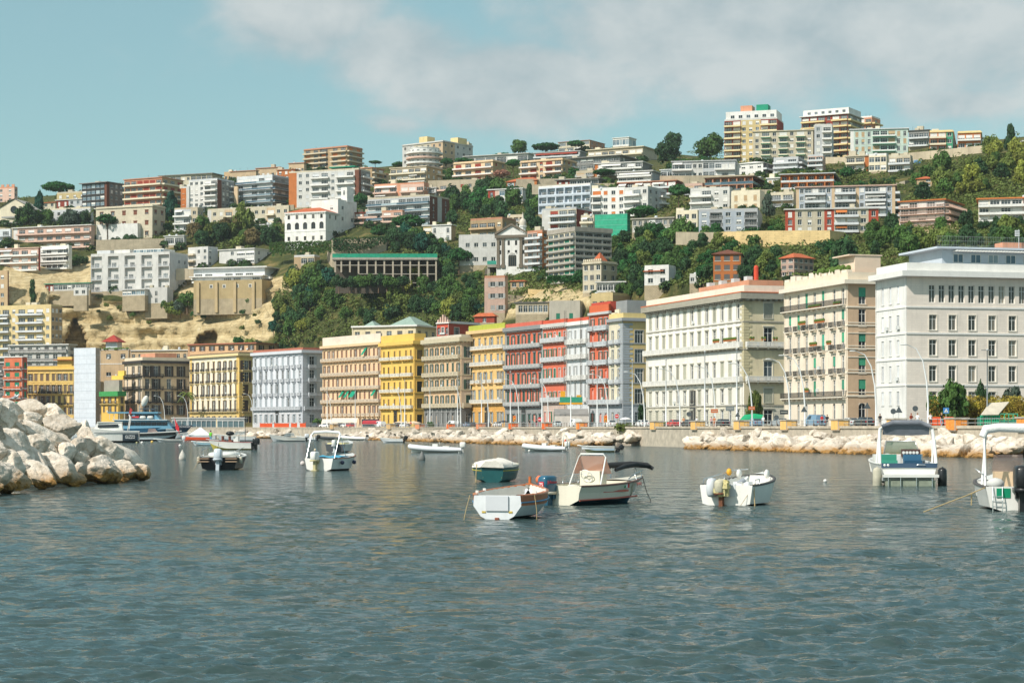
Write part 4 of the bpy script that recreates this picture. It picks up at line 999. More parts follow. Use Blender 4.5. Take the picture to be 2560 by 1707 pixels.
Hs('tiny red house with an orange roof above the yellow palazzo', 1186, 1236, 1242, 790, 806, 1, 'x1.dr f1.dr x1.dr', 'x1.dr', roof='hip', rh=1.2, D=690, name='cottage', cat='cottage', cl=0)
Hs('small orange villa with grey shutters on the wooded slope', 1783, 1852, 1858, 634, 704, 3, 'w1.orr w1.orr w1.orr', 'x1.tan', a=10, roof='hip', rh=1.6, rc='br', D=590, name='villa', cat='villa', kinds='s', shut='dg', cl=0)
Hs('pink turreted house with a red roof below the tufa wall', 1952, 1985, 2034, 643, 692, 3, 'w2.pk', 'w4.pk', a=50, roof='hip', rh=1.5, D=580, name='villa', cat='villa', kinds='sg', shut='dg', cl=0)
B = Hs('tall yellow and red apartment tower with a white top storey', 1811, 1943, 1959, 297, 404, 7, 'b2.dr w3.yl b2.dr', 'x1.dr', a=18, pc=(244, 226, 176), sc='yl', rc='wh', D=1130)
B.block('penthouse', .02, .98, .05, .9, 4.6, wallm('wh')); B.block('roof_room', .2, .42, .2, .6, 3.4, GREENM, B.H + 4.6); B.block('roof_room', .5, .72, .2, .6, 3.2, wallm('sal'), B.H + 4.6)
for k in range(6): B.put('window', winmesh(2.0, 1.6, 'g', WFR, GLS, WFR, TRIM, '', .03), 'L', B.wL * (.1 + k * .15), B.H + 1.2, B.wR * .05 - .04)
B = Hs('tall red apartment tower with yellow bands and a white top', 2004, 2120, 2154, 285, 392, 7, 'b3.dr w1.dr b2.dr', 'b2.gy', a=30, pc='yl', sc='yl', rc='wh', roof='slab', e=1.0, D=1110)
B.block('penthouse', .0, .98, .05, .95, 3.6, wallm('wh'))
for k in range(6): B.put('window', winmesh(1.8, 1.5, 'r' if k % 2 else 'g', WFR, GLS, WFR, TRIM, '', .03), 'L', B.wL * (.1 + k * .15), B.H + 1.1, B.wR * .05 - .04)
Hs('low red block with a white top behind the red tower', 2145, 2180, 2201, 293, 325, 2, 'b2.sal', 'b1.sal', a=32, pc='yl', rc='wh', D=1140)
Hs('cream apartment block with four rows of small balconies', 1883, 2033, 2036, 326, 402, 5, 'w1.cr b1.cr w1.cr b1.cr w1.cr b1.cr w1.cr', 'x1.be', a=12, pc='cr', sc='gr', rc='cr', D=1075, rail='solid', roof='slab')
Hs('white balcony block between the cream block and the red tower', 2036, 2080, 2084, 314, 400, 5, 'w1.wg b1.wh', 'x1.wg', a=12, pc='wh', rc='wh', D=1085)
Hs('pale green apartment block with white balcony rows', 2126, 2270, 2273, 322, 396, 4, 'x1.wh f3.pg b3.pg f2.pg', 'x1.wg', a=10, pc='wh', sc='gr', rc='wg', roof='slab', D=1000, shut='tan')
Hs('grey concrete house on the skyline right of the green block', 2272, 2322, 2326, 326, 365, 2, 'b4.gy', 'x1.gy', pc='wg', roof='slab', rc='dg', D=1010)
Hs('orange and green house on the right skyline', 2324, 2382, 2388, 328, 378, 3, 'b2.orr w1.gr', 'x1.gy', a=14, pc='cr', rc='yl', roof='eave', D=930)
Hs('orange house with white balustrade at the end of the right skyline', 2394, 2452, 2458, 330, 372, 2, 'b3.orr', 'x1.wh', a=14, pc='wh', rc='yl', roof='eave', D=925)
Hs('low white house row with a shaded terrace below the tower', 1680, 1838, 1846, 402, 446, 2, 'b3.wg w2.wh g2.wg b3.wg', 'x1.wg', a=10, pc='wh', rc='wg', roof='slab', aw=.15)
Hs('white gabled house with dark glass beside its terrace', 1838, 1908, 1946, 406, 440, 2, 'x1.wh w3.wh', 'b2.dg', a=30, pc='wg', roof='hip', rh=1.5, rc='wh')
Hs('grey terraces with striped blinds, left house', 1934, 1996, 2020, 396, 432, 3, 'b2.wg', 'b1.gy', pc='wg', rc='wg', aw=.3)
Hs('grey terraces with pink corner, right house', 2020, 2058, 2064, 390, 428, 3, 'b2.pk', 'x1.pk', pc='wg', rc='wg')
Hs('cream terrace house with a roof pergola below the green block', 2115, 2172, 2176, 390, 428, 2, 'b2.cr x1.orr', 'x1.cr', pc='cr', rc='cr', roof='slab')
Hs('cream house with a long window band and closed blinds', 2172, 2216, 2222, 388, 428, 2, 'g3.cr', 'x1.cr', rc='wh', D=862)
Hs('cream house with one wide balcony right of the window band house', 2222, 2276, 2282, 392, 428, 2, 'b3.be', 'x1.be', pc='wg', rc='cr', aw=.3, D=860)
Hs('row of dark terraces between brick orange piers', 1762, 1882, 1916, 440, 476, 2, 'l1.sal l1.sal l1.sal l1.sal l1.sal l1.sal', 'l1.br l1.br', a=20, pc='gy', rail='glass', rc='be', roof='slab', e=.8)
Hs('row of terraces between bright orange piers', 1952, 2084, 2096, 434, 470, 2, 'l1.orr l1.orr l1.orr l1.orr l1.orr l1.orr', 'l1.br', a=14, pc='wg', rc='wg', roof='slab', e=.8)
Hs('wide grey white block of dark balconies with orange edge strips', 1990, 2238, 2254, 464, 540, 4, 'x1.pe w1.bw b3.gy w1.bw x1.pe b3.gy x1.pe w1.bw b3.gy w1.bw x1.pe', 'b2.gy', a=12, pc='wg', aw=.25, rc='pk', roof='slab', D=745)
Hs('white house with a long side balcony above the modern white block', 1726, 1824, 1832, 472, 524, 3, 'b2.wh w2.wh', 'x1.wg', pc='wh', rc='wh')
Hs('cream house with orange shutters and a big blank parapet', 1828, 1900, 1912, 480, 524, 2, 'f3.cr', 'x1.cr', rc='cr', shut='tan', kinds='s')
Hs('modern white block with two grey corner loggias', 1747, 1894, 1906, 526, 580, 3, 'w1.bw l1.wg w1.bw w1.bw l1.wg', 'x1.wg', a=12, pc='gy', rail='iron', rc='wg')
Hs('small beige houses left of the modern white block', 1690, 1744, 1750, 530, 574, 2, 'w2.cr w1.cr', 'x1.cr', rc='cr', name='town_house')
Hs('long white block with red panels and orange awnings', 1963, 2196, 2203, 522, 580, 3, 'f1.red f3.cr f1.red b2.cr w1.cr f1.red', 'x1.wg', a=8, pc='wg', aw=.6, amc='orr', rc='wh', D=690, roof='slab')
Hs('pale block of open balconies with a yellow roof edge', 2250, 2361, 2406, 500, 566, 4, 'b5.wg', 'b3.gy', a=30, pc='pk', roof='slab', rc='orr', e=.7, D=655, rail='iron')
Hs('block with yellow roof edge cut by the right frame', 2446, 2640, 2660, 494, 552, 3, 'b1.cr b3.wh b3.pk', 'x1.wg', a=14, pc='wh', roof='slab', rc='orr', e=.7, D=640)
Hs('small white house half hidden in the trees at the right edge', 2548, 2640, 2650, 352, 400, 3, 'b3.wh', 'x1.wh', pc='wh', rc='wh', D=800)
def rose_church():
 B = Bld('church', 'cream gabled church front with a dark rose window at far left', 'church', -10, 84, 92, 524, 560, None, 12)
 wm = wallm('cr'); B.plain('L', wm); B.plain('R', wm); B.close(wm, ROOFF); L = B.wL
 h = B.z(497) - B.H; b = MB(); b.tri((-.02, 0, B.H), (-.02, L, B.H), (-.02, L * .5, B.H + h)); b.build('gable', wm, B.root)
 b = MB()
 b.quad((-.6, -.6, B.H), (16, -.6, B.H), (16, L / 2, B.H + h + .3), (-.6, L / 2, B.H + h + .3)); b.quad((-.6, L + .6, B.H), (16, L + .6, B.H), (16, L / 2, B.H + h + .3), (-.6, L / 2, B.H + h + .3)); b.build('roof', pm((176, 172, 164), .9, .2), B.root)
 b = MB(); b.lathe([(0, 0), (1.6, 0), (1.6, .2), (1.9, .2), (1.9, 0)], 20, M=Matrix.Translation((-.05, L * .52, B.H + .2)) @ Matrix.Rotation(R(-90), 4, 'Y')); b.build('rose_window', GLD, B.root)
rose_church()
def arcade():
 D = 792; t = thing('concrete_arcade', 'dark open concrete frame of many bays on the central slope', 'arcade', W(838, 706, D)); s = D / F
 w = 252 * s; H = 62 * s; n = 12; cols = [w * (0.0 if k == 0 else .06 + .94 * (k - 1) / 11.0) for k in range(13)]
 b = MB(); b.box(-1.2, -.5, H - .9, w + .6, 9, H); b.build('roof_slab', CONC, t)
 z = [0, 22 * s, 44 * s, H - .9]
 for k, x in enumerate(cols):
  lo = z[2] - 3 if k < 3 else (z[1] if k < 7 else z[0] - 2)
  b = MB(); b.box(x - .32, 0, lo, x + .32, .8, z[3] - .002); b.build('column', pm((190, 176, 158), .9, .15), t)
 for zz, k0 in ((z[2] + 2.6 * 0, 0), (z[1], 3), (z[0], 6)):
  b = MB(); b.box(cols[k0], .05, zz - .3, w + .3, 6, zz); b.build('floor_beam', CONC, t)
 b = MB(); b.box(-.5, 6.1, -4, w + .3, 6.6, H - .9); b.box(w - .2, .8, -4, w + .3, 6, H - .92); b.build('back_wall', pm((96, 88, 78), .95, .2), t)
 b = MB(); b.box(-1.1, -.45, H + .004, w + .5, -.38, H + 1.5); b.add([(w + .5, -.5, H + .1), (w + 9, 1, H - 3.5), (w + 9, 4, H - 3.2), (w + .5, 4, H + .3)], [(0, 1, 2, 3)]); b.build('netting', pm((40, 158, 126), .8, .25, 1.0), t)
arcade()
def wallbox(label, pts, ytops, ybots, D, mat, name='retaining_wall', thick=1.5):
 t = thing(name, label, 'wall', W(pts[0], ybots[0], D[0])); o = t.location; b = MB()
 for i in range(len(pts) - 1):
  q = []
  for k in (i, i + 1):
   q.append((W(pts[k], ybots[k], D[k]) - o, W(pts[k], ytops[k], D[k]) - o))
  th = Vector((0, thick, 0)); dn = Vector((0, 0, -3))
  a0, a1, c0, c1 = q[0][0] + dn, q[0][1], q[1][0] + dn, q[1][1]
  b.quad(a0, c0, c1, a1); b.quad(a1, c1, c1 + th, a1 + th); b.quad(a0, a1, a1 + th, a0 + th); b.quad(c0, c1, c1 + th, c0 + th)
 b.build('face', mat, t)
 return t
TUFW = pm((228, 200, 146), .95, .18, .25, streak=.35, joints=(1.4, .6, .05, .8)); CONW = pm((206, 190, 164), .95, .15, .3, streak=.6); STW = pm((206, 190, 164), .95, .22, .4, streak=.4, joints=(.9, .45, .06, .75))
wallbox('wide tufa retaining wall under the long white and red block', [1800, 1900, 2075, 2110], [580, 577, 576, 580], [650, 668, 676, 670], [668, 655, 640, 645], TUFW)
wallbox('grey stone retaining wall topped with ivy above the concrete arcade', [818, 830, 966, 972], [606, 600, 594, 600], [655, 655, 652, 655], [885, 868, 868, 880], STW)
wallbox('long stained concrete wall on the right ridge, painted at its end', [2215, 2320, 2456, 2470], [388, 378, 364, 368], [428, 424, 412, 412], [850, 845, 835, 850], CONW)
wallbox('low concrete wall between the terrace houses', [2062, 2118], [393, 393], [424, 424], [880, 872], CONW)
wallbox('sloping concrete road wall below the cream terraces', [2110, 2200, 2290], [420, 424, 428], [450, 452, 448], [842, 830, 815], CONW)
wallbox('grey retaining wall at the end of the wide balcony block', [2240, 2262, 2278], [458, 452, 450], [510, 508, 500], [775, 770, 775], pm((176, 164, 146), .95, .2, .3, streak=.4))
wallbox('stepped ochre garden wall below the big pine', [1320, 1400, 1474], [722, 728, 722], [752, 760, 758], [715, 712, 705], TUFW)
wallbox('dark stone wall beside the pink house', [1266, 1334], [736, 742], [790, 790], [722, 718], pm((150, 138, 118), .95, .25, .5, streak=.4))
wallbox('ochre cliff road wall at the left edge below the hotel', [-40, 60, 110], [610, 650, 640], [668, 672, 664], [980, 975, 972], TUFW)
def poster():
 t = thing('billboard', 'small blue and white billboard on the ridge wall', 'billboard', W(2284, 420, 820)); s = 820 / F
 b = MB(); b.box(0, 0, 3 * s, 20 * s, .2, 20 * s); b.build('panel', pm((206, 220, 232), .6, .05), t)
 b = MB(); b.box(1.5 * s, -.03, 9 * s, 18.5 * s, -.003, 18.5 * s); b.box(1.5 * s, -.03, 4 * s, 18.5 * s, -.003, 6 * s); b.build('picture', pm((90, 150, 204), .6, .5, 1.2), t)
 b = MB(); b.tube([(2 * s, .1, -1), (2 * s, .1, 3 * s)], .1); b.tube([(18 * s, .1, -1), (18 * s, .1, 3 * s)], .1); b.build('post', IRON, t)
poster()
def painted_wall():
 t = thing('graffiti_panel', 'large pale turquoise graffiti on the right ridge wall', 'graffiti', W(2352, 405, 833)); s = 833 / F; b = MB(); r = random.Random(4)
 for k in range(14):
  x = (k * 4.2 + r.uniform(-1, 1)) * s; h = r.uniform(3, 9) * s; b.add([(x, -.1, 0), (x + 3.2 * s, -.1, r.uniform(0, 1)), (x + 4 * s, -.1, h), (x + 1.2 * s, -.1, h * .9)], [(0, 1, 2, 3)])
 b.build('paint', pm((150, 210, 204), .8, .2, .6), t)
painted_wall()
Hs('grey stone houses with dark openings under the wide umbrella pine', 1580, 1684, 1694, 545, 578, 2, 'f3.st b2.gy f2.st', 'x1.st', pc='wg', roof='slab', rc='st', name='town_house')
for a in [('low tan house on the ridge right of the long glazed roof', 560, 590, 594, 432, 452, 1, 'w3.tan', 'x1.tan', 'par'), ('pink house front under the orange house on the ridge', 690, 724, 728, 446, 470, 2, 'f3.pk', 'x1.pk', 'slab'), ('cream villa with a hip roof left of the beige terraced block', 930, 968, 974, 436, 458, 2, 'w3.cr', 'x1.cr', 'hip'),
          ('white bungalow under the long white ridge house', 1190, 1240, 1246, 412, 432, 1, 'g3.wh', 'x1.wh', 'slab'), ('pale terrace house between the pines left of the red roofed one', 1340, 1390, 1396, 404, 424, 1, 'b3.wh', 'x1.wg', 'slab'), ('beige flat house beyond the wide pine of the peach pair', 1440, 1484, 1490, 430, 452, 2, 'b2.be', 'x1.be', 'par'),
          ('white flat house below the ridge trees at centre right', 1652, 1700, 1706, 424, 444, 1, 'g3.wg', 'x1.wg', 'slab'), ('pink flat house right of the long canvas screen house', 1712, 1756, 1762, 462, 486, 2, 'b2.pk', 'x1.pk', 'par'), ('white garden house between the pier terraces', 1918, 1948, 1952, 446, 464, 1, 'f2.wh', 'x1.wh', 'slab'), ('cream house left of the wide grey white balcony block', 1926, 1984, 1990, 484, 516, 2, 'b2.cr', 'x1.be', 'par'),
          ('tan house on the bank under the ridge wall at right', 2292, 2330, 2336, 446, 468, 2, 'w2.tan', 'x1.tan', 'hip'), ('pink house behind the white and red block', 1400, 1446, 1452, 508, 528, 2, 'w3.pk', 'x1.pk', 'par'), ('white house above the grey white balcony block', 1040, 1090, 1096, 470, 494, 2, 'b2.wh', 'x1.wg', 'slab'), ('low cream house under the salmon roof terrace', 880, 930, 934, 498, 520, 2, 'w3.cr', 'x1.cr', 'par'),
          ('white house on the road left of the arcaded villa', 640, 680, 684, 562, 584, 1, 'g3.wh', 'x1.wh', 'slab'), ('grey road house at the left edge below the dark terrace', -20, 26, 30, 576, 606, 2, 'b2.wg', 'x1.wg', 'par'), ('cream house right of the church with the rose window', 92, 138, 142, 506, 532, 2, 'w3.cr', 'x1.cr', 'hip'), ('white studio over the road beside the garden stairs', 412, 460, 466, 590, 612, 1, 'g2.wh', 'x1.wh', 'slab'),
          ('pale house under the cream block gardens', 1850, 1900, 1906, 444, 462, 1, 'b3.wg', 'x1.wg', 'slab'), ('beige house with three arches of shade below the monastery trees', 1268, 1312, 1318, 540, 564, 2, 'l3.be', 'x1.be', 'par'), ('small ochre house under the viaduct terrace', 1276, 1312, 1316, 702, 722, 1, 'w2.tan', 'x1.tan', 'hip'), ('white hut on the wooded slope right of the small white villa', 1724, 1752, 1756, 690, 708, 1, 'w2.wh', 'x1.wh', 'par')]:
 Hs(a[0], *a[1:9], roof=a[9], name='garden_house', cl=1, shut='tan', rail='iron', pc='wg', rc='cr' if a[9] == 'hip' else a[7].split('.')[1])
for lab, pts, yt, yb in [('long garden wall under the pale grey balcony block', [585, 735], [520, 512], [528, 522]), ('road wall below the palace gardens', [1070, 1240], [452, 446], [460, 456]), ('stone wall under the peach pair', [1290, 1450], [448, 446], [458, 456]), ('terrace wall above the blue white grid block', [1330, 1540], [462, 458], [470, 468]), ('road wall under the white house row', [1650, 1850], [440, 438], [450, 447]),
                         ('terrace wall under the row with brick orange piers', [1750, 1930], [476, 474], [486, 484]), ('garden wall below the modern white block', [1690, 1910], [580, 582], [590, 592]), ('park wall below the beige villa', [240, 420], [600, 596], [612, 606]), ('road wall left of the hotel', [-40, 36], [566, 572], [590, 590]), ('cliff top wall under the cubic house', [440, 560], [672, 668], [684, 680])]:
 wallbox(lab, pts, yt, yb, [min(depth_at(p, y) for p in pts) - 3 for p, y in zip(pts, yb)], STW if 'stone' in lab or 'park' in lab else CONW, 'garden_wall', 1.0)
# ---
GEL_ = pm((222, 224, 222), .5, .06)
def Pal(label, x0, xc, x1, yt, D, a, rows, nL, nR, col, w=1.3, trim='wh', tk='b', kinds='gso', shut='dg', rail='iron', rc=None, frame=None, glass=None, cor=(.8, .9, 1.2), gcol=None, par=None, parc=None, scol=None, marg=.5, rmarg=.5, depth=16, joints=None, wr=None, name='palazzo', offs=None, sill=True, gk=None, end=None):
 """rows, top first: (y top, y bottom, balcony code for the sea front, balcony code for the end wall) read at the near corner"""
 B = Bld(name, label, 'palazzo' if name == 'palazzo' else name.replace('_', ' '), x0, xc, x1, yt, None, D, a, depth, 1.0)
 wm = pm(K(col), .85, .13, .25, streak=.4, joints=joints); wr_ = pm(K(scol or col), .85, .13, .25, streak=.4, joints=joints)
 gm = pm(K(gcol), .88, .1, .3, streak=.3, joints=(1.3, .55, .05, .72)) if gcol else wm
 tm = pm(K(trim), .8, .06, .6, streak=.15); sm = pm(K(shut), .7, .12, 2.0, randv=.25); rm = IRON if rail == 'iron' else pm(K(rc or 'wh'), .75, .06, .6)
 fr = frame or WFR; gl = glass or GLS
 if end: end(B)
 for side, n, mg, wmat in ((('L', nL, marg, wm), ('R', nR, rmarg, wr_)) if not end else (('L', nL, marg, wm),)):
  L = B.wL if side == 'L' else B.wR
  if isinstance(n, (list, tuple)): cs = [L * f for f in n]
  elif n: cs = [L * (mg + k) / (n - 1 + 2 * mg) for k in range(n)]
  else: cs = []
  zs = [(B.z(r[1]), B.z(r[0])) for r in rows]
  strips = []; z0 = -1.0
  for i in range(len(rows) - 1, -1, -1):
   r = rows[i]; zb, zt = max(zs[i][0], .25), zs[i][1]; last = i == len(rows) - 1
   if (r[2] or (len(r) > 3 and r[3])) and not last: zb = max(.3, zb - .95, (zs[i + 1][1] + .9))
   z1 = B.H if i == 0 else (zt + (zs[i - 1][0] - zt) * .55)
   bal = r[2] if side == 'L' else (r[3] if len(r) > 3 else None)
   ww = (w if side == 'L' else (wr or w * 1.15))
   wins = []
   for c in cs:
    kd = B.rs.choice(gk if (last and gk) else kinds); h = zt - zb
    wins.append((c - ww / 2, c + ww / 2, zb, zt))
    t = tk + ('s' if sill and not bal else '')
    B.put('window', winmesh(ww, h, kd, fr, gl, sm, tm, t, .25, gm if last else wmat), side, c, zb)
   mat = gm if (last and gcol) else wmat
   if gcol and i == len(rows) - 2 and len(rows) > 1 and isinstance(gcol, str) and B.z(rows[i][0]) < (offs or 0): mat = gm
   strips.append((z0, z1, wins, mat)); z0 = z1
   if bal == 'i':
    me = balcmesh(ww + 1.0, .75, rail, rm, tm, 1.0)
    for c in cs: B.put('balcony', me, side, c, zb - .02)
   elif bal == 'c': B.put('balcony', balcmesh(L - .6, 1.0, rail, rm, tm, 1.05), side, L / 2, zb - .02)
   elif isinstance(bal, (list, tuple)):
    for f0, f1 in bal: B.put('balcony', balcmesh(L * (f1 - f0), 1.0, rail, rm, tm, 1.05), side, L * (f0 + f1) / 2, zb - .02)
  B.wall(side, 0, L, strips, wmat, dep=.25)
 for i in range(1, len(rows)):
  z = B.z(rows[i][0]) + (B.z(rows[i - 1][1]) - B.z(rows[i][0])) * .62
  if z > 1 and rows[i-1][1] < rows[i][0] - 4: B.band('string_course', tm, z - .16, z + .12, .14)
 ch, cp, dn = cor
 B.band('cornice', tm, B.H - ch, B.H + .06, cp, dent=dn)
 B.close(wm, ROOFF)
 if par: B.parapet(pm(K(parc or col), .85, .1, .4, streak=.2), par, .3)
 for f in (.015, .985) if nL else ():
  b = MB(); y = B.wL * f; b.tube([(-.1, y, 0), (-.1, y, B.H - ch)], .07, 5); b.build('drainpipe', tm, B.root)
 for k in range(4):
  r = rows[B.rs.randrange(len(rows))]; f = B.rs.uniform(.1, .9); b = MB(); b.box(-.38, f * B.wL, B.z(r[1]) + .1, -.05, f * B.wL + .8, B.z(r[1]) + .7); b.build('air_conditioner', GEL_, B.root)
 B.done(); B.tm = tm; B.wm = wm
 return B
def quoins(B, m, p=.09, side='LR', w=1.0, z0=0, z1=None, part='corner_quoins'):
 b = MB(); z = z0; k = 0; z1 = z1 or B.H - 1
 while z < z1 - .5:
  l = w if k % 2 else w * .65
  b.box(-p, -p, z, .012, l, z + .52)
  if 'R' in side: b.box(.013, -p, z, l, .012, z + .52)
  z += .6; k += 1
 b.build(part, m, B.root)
def pil(B, side, fr, m, z0, z1, w=.6, p=.16):
 b = MB(); L = B.wL if side == 'L' else B.wR
 for f in fr:
  c = L * f
  if side == 'L': b.box(-p, c - w / 2, z0, .012, c + w / 2, z1)
  else: b.box(c - w / 2, -p, z0, c + w / 2, .012, z1)
 b.build('pilaster', m, B.root)
def arch_door(B, side, f, w, h, m, dark=None):
 L = B.wL if side == 'L' else B.wR
 B.put('doorway', winmesh(w, h, 'a', DFR, dark or GLD, DFR, m, 'b', -.02, m), side, L * f, .05, -.05)
WHM = pm((250, 236, 222), .85, .07, .25, streak=.22, joints=(1.6, .42, .025, .88))
def white_end(B):
 rows = [(711, 755), (786, 824), (848, 888), (913, 953), (978, 1010)]
 strips = []; z0 = -1; fr = pm((240, 230, 214), .8, .05)
 for i in range(4, -1, -1):
  zb, zt = B.z(rows[i][1]), B.z(rows[i][0]); wins = []
  cs, w = ([68 + 25.9 * k for k in range(20)], 1.15) if i == 0 else ([70 + 51.6 * k for k in range(10)], 1.42)
  for cpx in cs:
   c = cpx / F * B.D * (1 + cpx * .00018)
   if c > B.wR - 2: continue
   wins.append((c - w / 2, c + w / 2, zb, zt))
   B.put('window', winmesh(w, zt - zb, 'g', WFR, glassmat((52, 54, 52), (150, 142, 128), .08), WFR, fr, 'bs' if i else '', .3), 'R', c, zb)
  z1 = B.H if i == 0 else B.z((rows[i][0] + rows[i - 1][1]) / 2)
  strips.append((z0, z1, wins)); z0 = z1
 B.wall('R', 0, B.wR, strips, WHM, dep=.3)
B = Pal('tall plain white corner office building with square framed windows', 2190, 2267, 2860, 678, 338, 76,
  [(711, 755, None), (786, 823, None), (848, 887, None), (913, 952, None), (978, 1012, None)], [.27, .52, .77], [], 'wh', w=1.0, tk='bs', kinds='fs', shut='wg', cor=(.9, 1.5, None), par=1.5, parc='wh', end=white_end, name='office_building')
B.band('string_course', B.tm, B.z(760), B.z(757), .25)
b = MB(); b.box(7, 1.0, B.H + .01, B.wR - 2, 14, B.H + 4.0); b.box(5.5, -.2, B.H + 4.0, B.wR, 15, B.H + 4.35); b.build('penthouse', pm(K('bw'), .8, .08, .4), B.root)
b = MB()
for k in range(42): b.box(9 + k * .55, -.9, B.H + 3.55, 9.18 + k * .55, 1.0, B.H + 3.75)
b.build('pergola', pm((236, 236, 232), .7, .05), B.root)
for k in range(7):
 me = winmesh(1.9, 1.5, 'g', WFR, GLB, WFR, TRIM, '', .03); B.put('window', me, 'R', 10 + k * 3.3, B.H + 1.7, .96)
b = MB()
for k in range(90): b.tube([(5.6 + k * .33, 0, B.H + 4.35), (5.6 + k * .33, 0, B.H + 6.2)], .018, 3, cap=False)
for q in range(3): b.tube([(5.6, 0, B.H + 4.6 + q * .75), (5.6 + 89 * .33, 0, B.H + 4.6 + q * .75)], .02, 3)
b.build('roof_fence', pm((176, 182, 180), .5, .05, metal=.4), B.root)
b = MB(); b.box(19.5, 3, B.H + 4.4, 24, 6, B.H + 5.6); b.build('roof_room', wallm('sal'), B.root)
b = MB(); x = 22.0; b.tube([(x, 2, B.H + 4.4), (x, 2, B.H + 7.8)], .05, 5)
for q in range(4): b.box(x - .7, 1.9, B.H + 6.6 + q * .28, x + .1, 2.1, B.H + 6.8 + q * .28)
b.build('antenna', pm((220, 222, 222), .5), B.root)
# --- peach building with green shutters
B = Pal('peach palazzo with bright green blinds and flowered balconies', 1960, 2119, 2192, 700, 365, 74,
  [(718, 763, 'c'), (772, 802, 'i'), (829, 860, 'i'), (888, 920, 'i'), (948, 978, 'c'), (1007, 1060, None)], [.07, .2, .37, .5, .63, .76, .9], [.5], (254, 236, 212), w=1.15, wr=1.45, trim=(252, 238, 216), tk='', kinds='rgrgof'.replace('o', 'g'), shut='gr', rail='iron', cor=(.7, 1.1, None), scol=(232, 196, 160), par=1.5, parc=(244, 226, 200), gk='a')
TERRA = pm((196, 120, 72), .85, .15, 3); PLANT = pm((92, 116, 52), .9, .4, 5)
def flowerpots(B, side, f, z, n, out=.8):
 L = B.wL if side == 'L' else B.wR
 for k in range(n):
  b = MB(); b.lathe([(.0, 0), (.17, 0), (.24, .32), (0, .32)], 8); b.ball((0, 0, .5), .3, .3, .32, n=8, m=1)
  o = b.build('flower_pot', [TERRA, PLANT], B.root); o.location = B.pl(side, L * f + k * .62, z, -out)
for f, yy, n in ((.3, 801, 7), (.6, 801, 5), (.2, 859, 3), (.42, 859, 5), (.05, 762, 5), (.35, 762, 9), (.55, 977, 3)): flowerpots(B, 'L', f, B.z(yy) + .05, n)
for y in (808, 834, 862, 893, 924, 952): B.block  # cornices of the end wall
b = MB()
for y in (766, 806, 832, 864, 892, 924, 980, 988): b.box(0.03, -.1, B.z(y) - .1, B.wR, .011, B.z(y) + .1)
b.build('string_course', B.tm, B.root)
b = MB()
for k in range(10): b.box(.2, B.wL * (.03 + .1 * k), B.H + 1.0, 1.4, B.wL * (.03 + .1 * k) + 2.2, B.H + 2.0 + .25 * (k % 3))
b.build('roof_planter', B.wm, B.root)
b = MB()
for k in range(60): b.ball((rnd.uniform(.2, 3), B.wL * rnd.uniform(.1, .55), B.H + 2.2 + rnd.uniform(0, .5)), rnd.uniform(.25, .6), n=6)
b.build('roof_plants', PLANT, B.root)
b = MB(); b.box(2, -.05 + 1.2, B.H + .02, 7.2, 8, B.H + 4.6); b.box(.8, 1.0, B.H + 4.62, 7.5, 8.2, B.H + 4.85); b.build('penthouse', pm((240, 214, 190), .85, .08, .4), B.root)
b = MB(); b.box(.6, 2, B.z(700), 5.4, 4, B.z(690)); b.build('water_tank', pm((206, 212, 214), .5), B.root)
# --- long cream palace
B = Pal('long cream palace with a deep bracketed cornice and two long stone balconies', 1615, 1860, 1976, 733, 412, 72,
  [(757, 795, None), (818, 855, 'c', 'c'), (902, 941, 'c', 'c'), (971, 1006, None), (1024, 1062, None)], 13, [.52], (253, 247, 236), w=1.5, wr=2.0, trim=(228, 221, 202), tk='bp', kinds='sggs', shut=(190, 188, 168), rail='stone', rc=(248, 244, 236), cor=(1.2, 1.3, 1.3), scol=(240, 222, 182), par=1.7, parc=(250, 240, 220), gcol=(238, 230, 208), marg=.7)
quoins(B, pm((206, 194, 158), .85, .1), z0=B.z(955), w=1.7)
b = MB(); b.box(-.16, -.16, -1, .012, B.wL, B.z(958)); b.build
B.band('orange_gutter', pm((214, 120, 78), .7), B.H + .07, B.H + .3, 1.36); B.done()
rst = pm((222, 214, 190), .88, .1, .4, streak=.2, joints=(2.4, .62, .07, .62)); rst2 = pm((196, 178, 140), .88, .1, .4, joints=(1.5, .75, .09, .55))
pil(B, 'L', [(k + .2) / 13.4 for k in range(1, 14)], pm((252, 248, 236), .8, .05), B.z(862), B.z(745), 1.3, .07)
arch_door(B, 'L', .49, 3.4, 8.0, B.tm)
for k in range(5): B.clutter(1)
b = MB(); b.box(.15 * B.wR, .02 * B.wL, B.H + .02, B.wR * .9, .5 * B.wL, B.H + 2.9); b.build('roof_room', wallm('sal'), B.root)
b = MB(); b.lathe([(0, 0), (.5, 0), (.5, 3), (.3, 3.4), (0, 3.4)], 10, c=(B.wR * .5, B.wL * .1, B.H + 2.9)); b.build('chimney', pm((214, 84, 60), .8), B.root)
b = MB();
for k in range(4): b.box(B.wR * .3, B.wL * (.1 + .12 * k), B.H + 2.92, B.wR * .3 + 1.3, B.wL * (.1 + .12 * k) + 1.6, B.H + 4)
b.build('air_conditioner', pm((214, 216, 216), .5), B.root)
for f, yy in ((.04, 853), (.1, 853), (.2, 853)): flowerpots(B, 'L', f, B.z(870) + 1.6, 5, .95)
for f in (.1, .35, .6): flowerpots(B, 'R', f, B.z(870) + 1.6, 2, .95)
